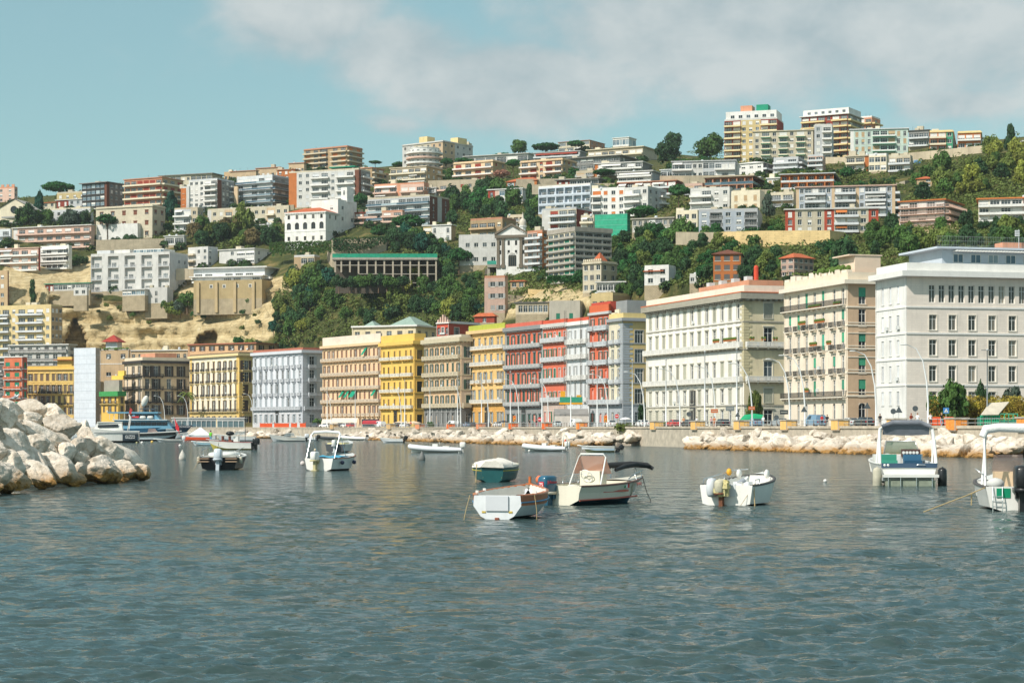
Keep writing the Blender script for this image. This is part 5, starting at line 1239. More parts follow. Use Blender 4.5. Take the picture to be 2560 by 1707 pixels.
# --- yellow-grey house
B = Pal('ochre and grey corner palazzo with plain framed windows', 1522, 1558, 1622, 795, 490, 68,
  [(825, 848, 'i'), (873, 897, 'i'), (921, 948, 'i'), (972, 999, 'c'), (1030, 1055, None)], [.3, .72], [.62], (238, 226, 196), w=1.1, wr=2.3, trim=(168, 172, 176), tk='b', kinds='gg', shut='gy', cor=(.7, .7, None), scol=(228, 196, 128), par=1.3, parc=(244, 214, 140), gcol=(190, 194, 198), rail='stone', rc='wg')
quoins(B, pm((172, 178, 184), .85, .08), z0=.5, w=2.6, p=.06)
b = MB(); b.box(2, 2, B.H, B.wR + 1, B.wL, B.H + 4.6); b.build('attic', pm((150, 152, 152), .8, .1), B.root); B.clutter(4)
# --- tall red strip
B = Pal('tall narrow red palazzo with dark green shutters and a red attic', 1474, 1524, 1526, 778, 500, 66,
  [(793, 815, [(.02, .62), (.7, .98)]), (831, 853, [(.02, .62), (.7, .98)]), (877, 899, [(.02, .62), (.7, .98)]), (923, 946, [(.02, .62), (.7, .98)]), (970, 999, 'c'), (1032, 1056, None)], [.18, .44, .84], [], (240, 114, 78), w=1.2, trim=(206, 206, 204), tk='b', kinds='ooa', shut=(36, 92, 80), rail='stone', rc=(214, 220, 224), gcol=(196, 198, 200), cor=(.6, .6, None), par=1.9, parc=(232, 108, 64), name='palazzo')
b = MB(); b.box(.5, .5, B.H + .02, 14, B.wL, B.H + 2.6); b.build('attic', pm((200, 84, 66), .85, .1), B.root)
# --- white house, red house, big red palazzo
B = Pal('slim white palazzo with grey shutters beside the tall red one', 1418, 1474, 1476, 801, 516, 66,
  [(822, 846, 'c'), (864, 884, 'c'), (912, 944, 'c'), (955, 993, 'i'), (1030, 1056, None)], 4, [], 'wg', w=1.15, trim='wh', kinds='sos', shut=(176, 178, 178), rail='stone', rc='wh', cor=(.9, .8, None), par=1.0, parc='red')
B = Pal('red palazzo with green shutters and white balconies, next to the white one', 1357, 1418, 1420, 806, 530, 65,
  [(828, 842, 'c'), (869, 891, 'c'), (919, 944, 'c'), (978, 993, 'c'), (1028, 1056, None)], 5, [], (240, 118, 86), w=1.25, trim=(216, 212, 206), kinds='oosg', shut=(44, 120, 92), rail='stone', rc='wg', cor=(.9, .8, 1.3), par=1.1, parc='red', gcol=(226, 196, 180))
B = Pal('big red palazzo with rows of dark green shutters and grey cornice', 1264, 1357, 1359, 812, 548, 64,
  [(834, 857, 'c'), (880, 909, 'c'), (932, 961, 'c'), (976, 1004, 'c'), (1035, 1054, None)], 7, [], (240, 114, 80), w=1.35, trim=(150, 152, 152), tk='bp', kinds='sosos', shut=(52, 96, 84), rail='stone', rc=(206, 206, 204), gcol=(164, 164, 162), cor=(1.0, 1.0, .9), par=1.2, parc=(232, 110, 88))
arch_door(B, 'L', .5, 2.6, 5.5, B.tm)
pil(B, 'L', [.02, .985], pm((168, 168, 166), .85), 0, B.H - 1, 1.0, .1)
# --- orange-yellow
B = Pal('orange yellow palazzo with a lime green roof parapet', 1172, 1264, 1266, 820, 572, 63,
  [(841, 861, 'c'), (883, 902, 'c'), (928, 947, 'i'), (973, 998, 'c'), (1030, 1057, None)], [.1, .2, .38, .54, .7, .86, .96], [], (248, 202, 126), w=1.35, trim=(238, 200, 140), tk='bp', kinds='sosg', shut=(150, 164, 172), rail='stone', rc=(236, 230, 220), gcol=(240, 178, 90), cor=(.9, 1.0, None), par=1.6, parc=(190, 196, 70))
arch_door(B, 'L', .5, 2.6, 6.0, B.tm)
# --- brown peach one with dark ground floor
B = Pal('weathered peach palazzo with a grey stone ground floor of arches', 1060, 1153, 1178, 843, 590, 62,
  [(866, 886, 'c'), (907, 929, 'c'), (948, 965, 'c'), (988, 1008, 'c', 'c'), (1033, 1058, None)], 7, [.7], (240, 196, 150), w=1.3, trim=(214, 200, 168), tk='bp', kinds='ooso', shut=(60, 92, 82), rail='stone', rc=(222, 206, 176), scol=(214, 190, 166), gcol=(140, 140, 138), cor=(1.2, 1.2, 1.1), par=.9, parc=(214, 204, 186), gk='a')
pil(B, 'L', [k / 8 for k in range(1, 8)], pm((168, 168, 166), .85), 0, B.z(1022), .5, .2)
# --- yellow
B = Pal('bright lemon yellow palazzo with white balconies', 952, 1036, 1065, 852, 622, 60,
  [(874, 890, [(.03, .33), (.36, .64), (.67, .97)]), (914, 932, [(.03, .33), (.36, .64), (.67, .97)]), (953, 972, [(.03, .33), (.36, .64), (.67, .97)]), (996, 1013, [(.03, .33), (.36, .64), (.67, .97)]), (1036, 1058, None)], [.1, .24, .42, .58, .76, .9], [.45], (252, 206, 98), w=1.1, wr=1.9, trim=(248, 202, 96), tk='b', kinds='ssg', shut=(146, 116, 72), rail='stone', rc=(244, 236, 220), scol=(238, 184, 86), cor=(1.0, 1.0, 1.0), par=2.4, parc=(250, 206, 98), frame=DFR)
arch_door(B, 'L', .55, 2.4, 5.5, B.tm)
# --- peach with green awnings
B = Pal('long peach palazzo with brown shutters and green fabric awnings', 806, 953, 955, 855, 660, 58,
  [(869, 889, 'c'), (908, 927, 'c'), (942, 964, 'c'), (977, 997, 'c'), (1013, 1036, 'i'), (1046, 1062, None)], 13, [], (250, 212, 168), w=1.2, trim=(246, 208, 160), tk='bp', kinds='ssso', shut=(150, 110, 92), rail='stone', rc=(238, 216, 190), cor=(.8, 1.1, None), par=3.0, parc=(246, 226, 206))
AWG = pm((16, 150, 116), .75, .08)
for f, y, w in ((.62, 976, 1.6), (.53, 976, 1.6), (.43, 976, 3.2), (.08, 974, 1.6), (.24, 870, 1.5)):
 b = MB(); b.add([(-w / 2, -.1, 0), (w / 2, -.1, 0), (w / 2, -1.9, -2.5), (-w / 2, -1.9, -2.5), (-w / 2, -.1, .05), (w / 2, -.1, .05), (w / 2, -1.9, -2.45), (-w / 2, -1.9, -2.45)], [(0,1,2,3),(4,7,6,5),(0,4,5,1),(1,5,6,2),(2,6,7,3),(3,7,4,0)])
 B.put('awning', b.mesh('awning', [AWG]), 'L', B.wL * f, B.z(y) + .5)
# --- pale grey
B = Pal('pale grey white palazzo with rusticated corners', 632, 757, 811, 875, 712, 55,
  [(890, 912, 'i', 'i'), (924, 948, 'i', 'i'), (958, 981, 'i', 'i'), (994, 1016, 'c', 'c'), (1036, 1057, None)], 9, [.42], (232, 234, 240), w=1.5, wr=2.0, trim=(222, 224, 230), tk='bp', kinds='ssog', shut=(176, 184, 190), rail='stone', rc=(214, 216, 220), scol=(206, 204, 202), gcol=(228, 226, 228), cor=(1.0, 1.1, None), par=1.0, parc=(188, 110, 86))
quoins(B, pm((204, 206, 212), .85, .08), z0=.5, w=2.2)
arch_door(B, 'L', .5, 2.8, 7.0, B.tm)
# --- cream yellow
B = Pal('cream yellow palazzo with dark iron balconies and brown shutters', 474, 598, 634, 883, 770, 55,
  [(901, 924, 'i', 'i'), (930, 952, 'i', 'i'), (961, 984, 'i', 'i'), (1000, 1022, 'c', 'i'), (1040, 1056, None, None)], 9, [.45], (254, 242, 218), w=1.5, wr=2.4, trim=(248, 222, 160), tk='bp', kinds='soos', shut=(96, 74, 64), rail='iron', scol=(240, 204, 130), gcol=(246, 214, 140), cor=(.9, 1.0, None), par=.6, parc=(120, 104, 88))
quoins(B, pm((246, 206, 120), .85, .08), z0=.5, w=2.2, p=.05)
pil(B, 'L', [.03, .97], pm((246, 206, 120), .85), .5, B.H - 1, 1.6, .1)
Pal('tan attic house with a red roof line behind the cream yellow and grey palazzi', 470, 640, 765, 856, 830, 30, [(862, 874, None), (905, 925, None)], 7, 5, (236, 188, 140), w=1.6, trim=(190, 110, 84), tk='', kinds='o', shut=(90, 74, 66), cor=(.4, .8, None), name='attic_house')
# --- beige with dark trim
B = Pal('beige palazzo with black balconies and dark string courses', 311, 356, 476, 901, 800, 58,
  [(914, 936, 'c', [(.02, .42)]), (946, 969, 'c', [(.02, .42), (.6, .95)]), (977, 999, 'i', [(.02, .42), (.6, .95)]), (1012, 1036, None)], 3, [.1, .28, .55, .8], (246, 222, 190), w=1.5, wr=1.9, trim=(70, 66, 64), tk='', kinds='oog', shut=(84, 72, 66), rail='iron', scol=(236, 206, 166), cor=(1.0, 1.0, None), par=1.4, parc=(246, 226, 196), gcol=(214, 186, 150))
B.block('roof_room', .1, .9, .3, .75, 3.2, wallm('sal'))
# --- small yellow house with green belt
B = Pal('small golden yellow house with a green canvas belt above its windows', 253, 296, 312, 982, 800, 45, [(992, 1006, 'c', None), (1014, 1030, None, None)], 3, [.55], (250, 198, 88), w=1.3, tk='b', trim=(244, 214, 130), kinds='so', shut=(110, 90, 70), cor=(.3, .5, None), name='town_house')
b = MB(); b.box(-1.1, -1.1, B.z(990), B.wR, B.wL, B.z(978)); b.build('canvas_belt', pm((70, 160, 90), .85, .3, 2), B.root)
b = MB(); b.box(1, 1, B.H + .02, B.wR - .5, B.wL - .5, B.z(950)); b.build('attic', pm((168, 160, 148), .85, .15), B.root)
b = MB(); b.box(2.5, .5, B.z(948), B.wR, B.wL * .7, B.z(938)); b.box(4, .5, B.z(938), B.wR, B.wL * .4, B.z(926)); b.build('roof_terrace', pm((250, 204, 96), .85, .1), B.root)
# --- wrapped scaffold tower and tan neighbour
B = Bld('scaffolding', 'tall building wrapped in white scaffold sheeting', 'scaffolding', 185, 239, 250, 869, None, 812, 28, 14, 1)
SH = pm((226, 232, 240), .8, .05, .8, streak=.12, joints=(2.4, 2.0, .07, .82))
B.plain('L', SH); B.plain('R', pm((186, 176, 164), .85, .2, .8, streak=.4)); B.close(SH, ROOFF)
for k in range(9): B.band('scaffold_rail', pm((198, 206, 214), .6, .03), k * B.H / 9 + .5, k * B.H / 9 + .62, .06)
B.done()
B = Pal('plain tan building with a red pagoda roof terrace', 250, 322, 326, 873, 835, 12, [(884, 896, None), (930, 940, None)], [.2, .7], [], (214, 182, 140), w=2.2, tk='', kinds='g', cor=(.2, .2, None), name='apartment_house', depth=14)
B.hip(pm((170, 66, 56), .85, .15), 3.0, .6, 'pagoda_roof', 2, B.wL * .45, 9, B.wL * .95, B.H + 3.4)
b = MB(); b.box(3, B.wL * .5, B.H, 8, B.wL * .9, B.H + 3.3); b.build('roof_room', pm((214, 222, 226), .5), B.root)
b = MB()
for k in range(40): b.ball((rnd.uniform(-.2, .8), rnd.uniform(0, B.wL), B.H + .3), rnd.uniform(.3, .6), n=6)
b.build('roof_plants', PLANT, B.root)
B = Pal('long tan rooftop house with metal tables on its terrace behind the beige palazzo', 326, 470, 478, 874, 850, 14, [(884, 898, None), (930, 950, None)], 9, [], (222, 190, 148), w=1.4, tk='', kinds='ggs', cor=(.3, .6, None), name='apartment_house', depth=14); B.clutter(5)
# --- left: yellow, orange, grey
B = Pal('flat yellow palazzo with eight window bays behind the breakwater', 68, 185, 187, 921, 818, 14, [(934, 951, None), (962, 981, 'i'), (989, 1009, 'i'), (1018, 1036, None), (1046, 1060, None)], 8, [], (250, 214, 126), w=1.4, tk='bp', trim=(248, 206, 114), kinds='soos', shut=(140, 118, 96), rail='iron', cor=(.5, .7, None), par=1.1, parc=(244, 200, 92))
b = MB(); b.box(4, 3, B.H, 12, B.wL * .45, B.H + 5); b.build('roof_room', wallm('ye'), B.root)
b = MB(); b.box(2.5, B.wL * .1, B.H + 3.6, 12.5, B.wL * .5, B.H + 3.9); b.build('pergola', pm((190, 120, 70), .8), B.root)
B = Pal('orange brick building with green blinds and rounded balconies', 10, 56, 68, 891, 806, 28, [(905, 916, 'c'), (931, 942, 'c'), (955, 966, 'c'), (978, 989, 'c'), (1003, 1014, None)], [.3, .8], [.6], (232, 124, 84), w=2.4, wr=1.2, tk='', kinds='rf', shut=(26, 136, 104), rail='stone', rc=(238, 134, 96), scol=(206, 96, 66), cor=(.3, .3, None), name='apartment_house')
Pal('grey terrace house with a red hut on its roof behind the yellow palazzo', 22, 170, 190, 860, 856, 20, [(866, 873, 'c'), (884, 896, 'c'), (906, 918, 'c')], 7, [.5], (214, 210, 202), w=2.2, tk='', kinds='ggr', rail='stone', rc='gy', cor=(.3, .9, None), name='terrace_house')
Pal('dark grey terraces at the left edge behind the breakwater', -50, 12, 16, 905, 822, 20, [(915, 930, 'c'), (948, 963, 'c'), (980, 995, 'c')], 3, [.5], (150, 144, 138), w=2.2, tk='', kinds='gr', rail='stone', rc=(130, 124, 118), cor=(.3, .8, None), name='terrace_house')
# --- roofscape behind the middle palazzi
B = Pal('cream penthouse house with a low green copper hip roof', 880, 1040, 1092, 812, 700, 24, [(826, 842, None), (860, 880, None)], 6, 3, (246, 226, 184), w=2.0, tk='', kinds='gr', cor=(.5, .8, None), name='penthouse_house')
COP = pm((150, 172, 160), .7, .12, .6)
B.hip(COP, 3.4, .3, 'copper_roof', 1, .5, B.wR * .9, B.wL * .42); B.hip(COP, 2.0, .3, 'copper_roof', 2, B.wL * .68, 8, B.wL * .85)
B = Pal('red rooftop house with arched windows and a battlemented gable', 1092, 1122, 1200, 806, 640, 40, [(818, 836, None), (860, 880, None)], 3, [.25, .7], (224, 92, 70), w=1.2, wr=2.4, tk='b', kinds='ag', gk='g', shut='gr', cor=(.3, .5, None), name='rooftop_house', par=.5, parc=(180, 184, 186))
for k in range(5): B.block('merlon', k * .2, k * .2 + .1, -.02, .06, 1.0 + (2 - abs(2 - k)) * .8, wallm('pk'))
# ------------------------------------------------------------------ vegetation
def leafmat(c, hue=.02, val=.35):
 key = ('leaf', c)
 if key in _mc: return _mc[key]
 m = bpy.data.materials.new('foliage'); m.use_nodes = True; N = m.node_tree.nodes; L = m.node_tree.links; b = N['Principled BSDF']
 geo = N.new('ShaderNodeNewGeometry'); n = N.new('ShaderNodeTexNoise'); n.inputs['Scale'].default_value = .55; n.inputs['Detail'].default_value = 4
 L.new(geo.outputs['Position'], n.inputs['Vector'])
 hv = N.new('ShaderNodeHueSaturation'); hv.inputs['Color'].default_value = (*lin(c), 1)
 mr = N.new('ShaderNodeMapRange'); mr.inputs[1].default_value = .3; mr.inputs[2].default_value = .7; mr.inputs[3].default_value = 1 - val; mr.inputs[4].default_value = 1 + val * 1.3
 L.new(n.outputs[0], mr.inputs[0])
 oi = N.new('ShaderNodeObjectInfo'); mo = N.new('ShaderNodeMapRange'); mo.inputs[3].default_value = .75; mo.inputs[4].default_value = 1.3; L.new(oi.outputs['Random'], mo.inputs[0])
 ml = N.new('ShaderNodeMath'); ml.operation = 'MULTIPLY'; L.new(mr.outputs[0], ml.inputs[0]); L.new(mo.outputs[0], ml.inputs[1]); L.new(ml.outputs[0], hv.inputs['Value'])
 mh = N.new('ShaderNodeMapRange'); mh.inputs[3].default_value = .5 - hue; mh.inputs[4].default_value = .5 + hue; L.new(n.outputs[0], mh.inputs[0]); L.new(mh.outputs[0], hv.inputs['Hue'])
 L.new(hv.outputs[0], b.inputs['Base Color']); b.inputs['Roughness'].default_value = .65; b.inputs['Specular IOR Level'].default_value = .2
 tr = N.new('ShaderNodeBsdfTranslucent'); L.new(hv.outputs[0], tr.inputs['Color'])
 mx = N.new('ShaderNodeMixShader'); mx.inputs[0].default_value = .25
 L.new(b.outputs[0], mx.inputs[1]); L.new(tr.outputs[0], mx.inputs[2]); L.new(mx.outputs[0], N['Material Output'].inputs['Surface'])
 _mc[key] = m
 return m
LEAF = dict(dark=(54, 84, 50), pine=(52, 98, 50), mid=(78, 108, 52), olive=(106, 120, 58), yel=(136, 142, 64), grey=(84, 100, 86), brown=(112, 100, 66), teal=(40, 88, 70), dead=(164, 122, 104))
BARK = pm((112, 92, 76), .9, .25, 2.0)
def leaves(vs, fs, c, r, n, s, rr, up=.0, flat=1.0):
 """n leaf-clump faces over the ellipsoid r round c, facing outward"""
 for _ in range(n):
  d = Vector((rr.gauss(0, 1), rr.gauss(0, 1), rr.gauss(0, 1) + up)).normalized()
  k = rr.uniform(.72, 1.08)
  p = Vector((c[0] + d.x * r[0] * k, c[1] + d.y * r[1] * k, c[2] + d.z * r[2] * k))
  nn = (d + Vector((rr.gauss(0, .45), rr.gauss(0, .45), rr.gauss(0, .45) + .25))).normalized()
  t = nn.cross(Vector((rr.gauss(0, 1), rr.gauss(0, 1), rr.gauss(0, 1)))).normalized(); b = nn.cross(t)
  a = s * rr.uniform(.6, 1.35); e = a * rr.uniform(.5, 1.0)
  o = len(vs)
  vs += [tuple(p - t * a - b * e * .4), tuple(p + t * a * .3 - b * e), tuple(p + t * a + b * e * .3), tuple(p - t * a * .2 + b * e)]
  fs.append((o, o + 1, o + 2, o + 3))
def crown(kind, seed):
 rr = random.Random(seed); vs = []; fs = []
 if kind == 'round':
  for _ in range(26):
   a = rr.uniform(0, 6.28); h = rr.uniform(.12, .9); w = math.sin(math.pi * min(1, h * .85 + .12)) ** .7 * rr.uniform(.45, .8)
   q = rr.uniform(.2, .36); leaves(vs, fs, (w * math.cos(a), w * math.sin(a), h), (q, q, q * .8), 60, .085, rr, .35)
  leaves(vs, fs, (0, 0, .45), (.6, .6, .38), 160, .12, rr)
 elif kind == 'tall':
  for _ in range(26):
   a = rr.uniform(0, 6.28); h = rr.random() ** .8; w = (1 - h) ** .6 * rr.uniform(.4, .8)
   q = rr.uniform(.18, .34); leaves(vs, fs, (w * math.cos(a), w * math.sin(a), .08 + h * .82), (q, q, q * .55), 55, .085, rr, .3)
  leaves(vs, fs, (0, 0, .4), (.5, .5, .36), 160, .12, rr)
 elif kind == 'pine':
  for _ in range(44):
   a = rr.uniform(0, 6.28); w = rr.random() ** .55 * .84; h = .62 * (1 - w * w * .75) * rr.uniform(.75, 1.0)
   q = rr.uniform(.14, .24); leaves(vs, fs, (w * math.cos(a), w * math.sin(a), h), (q, q, q * .75), 55, .06, rr, .5)
  leaves(vs, fs, (0, 0, .22), (.8, .8, .2), 260, .1, rr, .4)
 elif kind == 'spire':
  for _ in range(30):
   a = rr.uniform(0, 6.28); h = rr.random(); w = (math.sin(math.pi * (h * .92 + .04)) ** .6) * .5
   leaves(vs, fs, (w * math.cos(a), w * math.sin(a), h * .93 + .03), (.4, .4, .08), 34, .09, rr, .4)
 elif kind == 'bush':
  for _ in range(14):
   a = rr.uniform(0, 6.28); w = rr.random() ** .5 * .7; q = rr.uniform(.25, .45)
   leaves(vs, fs, (w * math.cos(a), w * math.sin(a), rr.uniform(.2, .65)), (q, q, q), 55, .10, rr, .4)
 elif kind == 'palm':
  for k in range(26):
   a = rr.uniform(0, 6.28); lift = rr.uniform(-.2, .9); P = []
   for i in range(7):
    t = i / 6; P.append(Vector((math.cos(a) * t * 1.0, math.sin(a) * t, .5 + lift * t - 1.0 * t * t)))
   for i in range(6):
    sd = Vector((-math.sin(a), math.cos(a), 0)) * (.11 * (1 - i / 7))
    for s in (-1, 1):
     o = len(vs); vs += [tuple(P[i]), tuple(P[i + 1]), tuple(P[i + 1] + sd * s - Vector((0, 0, .07))), tuple(P[i] + sd * s - Vector((0, 0, .07)))]; fs.append((o, o + 1, o + 2, o + 3))
 return vs, fs
_cr = {}
def crown_mesh(kind, var, mat):
 key = (kind, var, mat)
 if key not in _cr:
  base = (kind, var)
  if base not in _cr: _cr[base] = crown(kind, hash_(kind) + var)
  me = bpy.data.meshes.new('crown'); me.from_pydata(_cr[base][0], [], _cr[base][1]); me.materials.append(leafmat(LEAF[mat])); _cr[key] = me
 return _cr[key]
def hash_(s): return sum(ord(c) * (i + 3) for i, c in enumerate(s))
_tk = {}
def trunk_mesh(kind, var):
 key = (kind, var)
 if key in _tk: return _tk[key]
 rr = random.Random(var + 40); b = MB()
 if kind == 'pine':
  b.tube([(0, 0, -.3), (.02, 0, .3), (-.02, .01, .62)], [.05, .04, .034], 7)
  for k in range(8):
   a = k * .8 + rr.uniform(-.2, .2); l = rr.uniform(.25, .5)
   b.tube([(-.02, .01, rr.uniform(.5, .62)), (l * .5 * math.cos(a), l * .5 * math.sin(a), .76), (l * 1.3 * math.cos(a), l * 1.3 * math.sin(a), .88)], [.028, .018, .008], 5)
 elif kind == 'palm':
  b.tube([(0, 0, -.2), (.01, 0, .4), (0, 0, .95)], [.035, .028, .026], 7)
 else:
  b.tube([(0, 0, -.4), (.03, 0, .25), (0, .02, .6)], [.07, .055, .03], 6)
  for k in range(5):
   a = k * 1.3; b.tube([(.02, .01, .25 + .05 * k), (.25 * math.cos(a), .25 * math.sin(a), .5 + .05 * k), (.5 * math.cos(a), .5 * math.sin(a), .7)], [.035, .022, .01], 5)
 _tk[key] = b.mesh('trunk', [BARK], True)
 return _tk[key]
TR = random.Random(5)
def tree(kind, px, yb, hpx, wpx, mat, label, group=None, D=None, cat='tree', name=None, cb=None, sink=1.5):
 """cb: how much of the height is bare trunk"""
 D = D if D is not None else depth_at(px, yb) - sink
 s = D / F; h, w = hpx * s, wpx * s * .5
 t = thing(name or {'pine': 'umbrella_pine', 'palm': 'palm_tree', 'spire': 'cypress', 'bush': 'shrub'}.get(kind, 'tree'), label, cat, W(px, yb, D), TR.uniform(0, 6.28), group)
 var = TR.randrange(3) if kind in ('round', 'bush', 'tall') else TR.randrange(2)
 cb = {'pine': .55, 'palm': .8, 'spire': .03, 'bush': 0, 'tall': .08}.get(kind, .12) if cb is None else cb
 c = link('crown', crown_mesh(kind, var, mat), t, (0, 0, h * cb)); ch = h * (1 - cb)
 if kind == 'pine': c.scale = (w, w * .9, ch / .86)
 elif kind == 'palm': c.location.z = h * .78; c.scale = (w, w, w)
 else: c.scale = (w, w, ch)
 if kind != 'bush':
  k = link('trunk', trunk_mesh('pine' if kind == 'pine' else 'palm' if kind == 'palm' else 'std', var), t)
  k.scale = (w * .9, w * .9, h * (.95 if kind != 'palm' else .85)) if kind == 'pine' else ((h * .6, h * .6, h * .9) if kind == 'palm' else (w, w, h))
  if kind == 'pine': k.scale = (min(w, h) * .85, min(w, h) * .85, h * .93)
 return t
for (x, yb, h, w, m, lab, cb) in [
 (146, 512, 63, 96, 'pine', 'big umbrella pine standing alone on the left skyline', .52), (268, 612, 81, 62, 'pine', 'tall thin umbrella pine in front of the beige villa', .66),
 (1022, 592, 60, 100, 'pine', 'broad umbrella pine above the central stone wall', .42), (946, 600, 40, 52, 'pine', 'smaller umbrella pine left of the broad one above the stone wall', .3),
 (938, 424, 24, 40, 'pine', 'thin pair of pines against the sky right of the tan tower', .62), (1116, 440, 48, 38, 'pine', 'umbrella pine beside the palace, left one', .6), (1158, 425, 32, 54, 'pine', 'wide flat pine right of the palace', .62),
 (1607, 578, 69, 86, 'pine', 'wide umbrella pine beside the green netting', .56), (1697, 522, 67, 64, 'pine', 'dense umbrella pine between the white cluster and the cream house', .5),
 (1509, 456, 37, 68, 'pine', 'flat pine in front of the rolled awnings', .5), (1364, 390, 36, 86, 'pine', 'long dark pine crown on the ridge below the red roof', .4), (1440, 384, 36, 54, 'pine', 'pine in front of the low red roofed ridge house', .5),
 (1258, 410, 30, 68, 'pine', 'flat pine before the long white ridge house', .45), (1283, 446, 51, 42, 'pine', 'pine between the two peach blocks', .6), (1408, 402, 24, 52, 'pine', 'low pine before the grey terrace with red awnings', .35),
 (1328, 402, 14, 48, 'pine', 'low clipped pine above the right peach block', .2), (998, 420, 18, 46, 'pine', 'low pine at the left foot of the palace', .2), (900, 526, 48, 46, 'pine', 'bright pine right of the bell turret', .35),
 (1148, 684, 70, 72, 'pine', 'pine with three bare trunks left of the church terrace', .45), (2116, 458, 46, 46, 'pine', 'dark pine on the ridge below the cream terraces', .35), (761, 420, 14, 44, 'pine', 'low pine under the tan tower block', .2),
 (1254, 474, 54, 52, 'dead', 'dried reddish pine below the left peach block', .6), (640, 500, 26, 54, 'pine', 'pine before the pale grey balcony block', .35), (618, 506, 22, 30, 'olive', 'yellowing pine left in front of the pale grey balcony block', .35)]:
 tree('pine', x, yb, h, w, m, lab, cb=cb)
for (k, x, yb, h, w, m, lab) in [
 ('tall', 428, 552, 72, 54, 'teal', 'tall blue green cedar beside the beige villa'), ('tall', 98, 552, 72, 38, 'teal', 'araucaria shaped conifer below the big umbrella pine'), ('tall', 1324, 510, 50, 32, 'dark', 'dark conifer below the orange villa roof'),
 ('spire', 83, 762, 66, 22, 'dark', 'thick dark cypress against the ochre wall at the left edge'), ('tall', 1920, 548, 62, 44, 'grey', 'grey cedar beside the long white and red block'), ('spire', 998, 538, 18, 9, 'dark', 'little cypress under the grey white balcony block'),
 ('spire', 440, 560, 48, 14, 'dark', 'slim cypress in front of the blue green cedar'), ('tall', 1080, 622, 36, 22, 'teal', 'pointed conifer right of the central stone wall'),
 ('palm', 237, 596, 80, 34, 'olive', 'tall palm at the corner of the beige villa'), ('palm', 466, 1066, 92, 44, 'olive', 'palm in front of the beige palazzo with black balconies'), ('palm', 1788, 432, 32, 20, 'mid', 'small palm before the white house row'), ('palm', 690, 590, 30, 30, 'mid', 'bushy palm left of the arcaded villa'),
 ('round', 1297, 386, 34, 48, 'mid', 'round tree against the sky left of the ridge pines'), ('round', 1683, 372, 38, 46, 'dark', 'dark round tree on the skyline left of the yellow tower'), ('round', 1668, 414, 56, 66, 'dark', 'large dark tree below the skyline near the white house row'),
 ('round', 1776, 400, 60, 84, 'mid', 'big broad tree touching the yellow tower'), ('tall', 2526, 385, 74, 38, 'dark', 'tall dark tree on the right skyline'), ('tall', 2580, 400, 98, 60, 'dark', 'tallest dark tree at the right frame edge'), ('round', 2478, 388, 46, 54, 'olive', 'olive round tree at the end of the ridge wall'),
 ('round', 610, 585, 70, 56, 'olive', 'tall olive eucalyptus left of the arcaded villa'), ('round', 2112, 690, 90, 90, 'dark', 'dark tree mass left of the rooftop cube'), ('round', 1890, 400, 22, 26, 'mid', 'small tree at the red tower foot')]:
 tree(k, x, yb, h, w, m, lab, D=790 if x == 466 else None)
def scatter(poly, n, size, mats, where, kinds=('round', 'round', 'bush'), ymin=None):
 xs = [p[0] for p in poly]; ys = [p[1] for p in poly]; k = 0; tries = 0; pts = []
 while k < n and tries < 6000:
  tries += 1
  x, y = TR.uniform(min(xs), max(xs)), TR.uniform(min(ys), max(ys))
  if not inpoly(x, y, poly): continue
  if any(abs(x - a) < size * .42 and abs(y - b) < size * .26 for a, b in pts) and tries < 4500: continue
  pts.append((x, y)); k += 1
  s = size * TR.uniform(.65, 1.35); kd = TR.choice(kinds); m = TR.choice(mats)
  cn = {'dark': 'dark green', 'mid': 'mid green', 'olive': 'olive green', 'yel': 'yellow green', 'grey': 'grey green', 'brown': 'brownish', 'teal': 'blue green', 'pine': 'deep green', 'dead': 'dry reddish'}[m]
  tree(kd, x, y, s * (.95 if kd != 'bush' else .7), s * TR.uniform(.95, 1.25), m, '%s %s %s' % (cn, 'bush' if kd == 'bush' else 'tree', where), '%ss %s' % ('bush' if kd == 'bush' else 'tree', where) if kd != 'bush' else 'bushes ' + where)
scatter([(700,725),(760,660),(838,690),(838,708),(1000,715),(1100,712),(1190,775),(1185,812),(1050,812),(960,808),(860,838),(700,862),(680,812)], 62, 40, ['olive', 'mid', 'mid', 'dark', 'yel', 'mid', 'dark'], 'on the central wooded slope')
scatter([(700,735),(760,650),(800,650),(838,700),(760,790),(690,840),(670,820)], 12, 42, ['teal', 'dark'], 'along the left edge of the central slope', ('tall', 'round'))
for k in range(9): tree('round', 850 + k * 19 + TR.uniform(-6, 6), 722 - k * .5, TR.uniform(20, 36), TR.uniform(36, 48), TR.choice(['dark', 'olive', 'mid']), 'tree rising in front of the left bays of the concrete arcade', 'trees before the concrete arcade', D=786)
scatter([(968,600),(1060,592),(1130,640),(1125,700),(1090,690),(1080,640),(975,640)], 22, 42, ['dark', 'dark', 'teal', 'mid'], 'between the stone wall and the monastery', ('round', 'tall'))
scatter([(1110,500),(1240,480),(1350,520),(1350,590),(1290,560),(1180,545),(1120,570)], 34, 38, ['dark', 'mid', 'pine', 'dark', 'mid'], 'above the monastery', ('round', 'round', 'tall'))
scatter([(1530,590),(1680,585),(1800,600),(1800,650),(1790,700),(1690,712),(1590,720),(1545,700)], 56, 40, ['olive', 'mid', 'dark', 'dark', 'mid', 'pine'], 'on the slope round the small orange villa', ('round', 'round', 'tall'))
scatter([(1840,640),(1960,660),(1950,700),(1850,708)], 14, 34, ['dark', 'mid', 'olive'], 'right of the small orange villa', ('round', 'tall'))
scatter([(2290,470),(2330,420),(2460,400),(2560,390),(2660,380),(2660,500),(2520,470),(2440,510),(2290,505)], 44, 42, ['olive', 'yel', 'mid', 'dark', 'olive'], 'on the right hillside under the ridge wall', ('round', 'round', 'tall'))
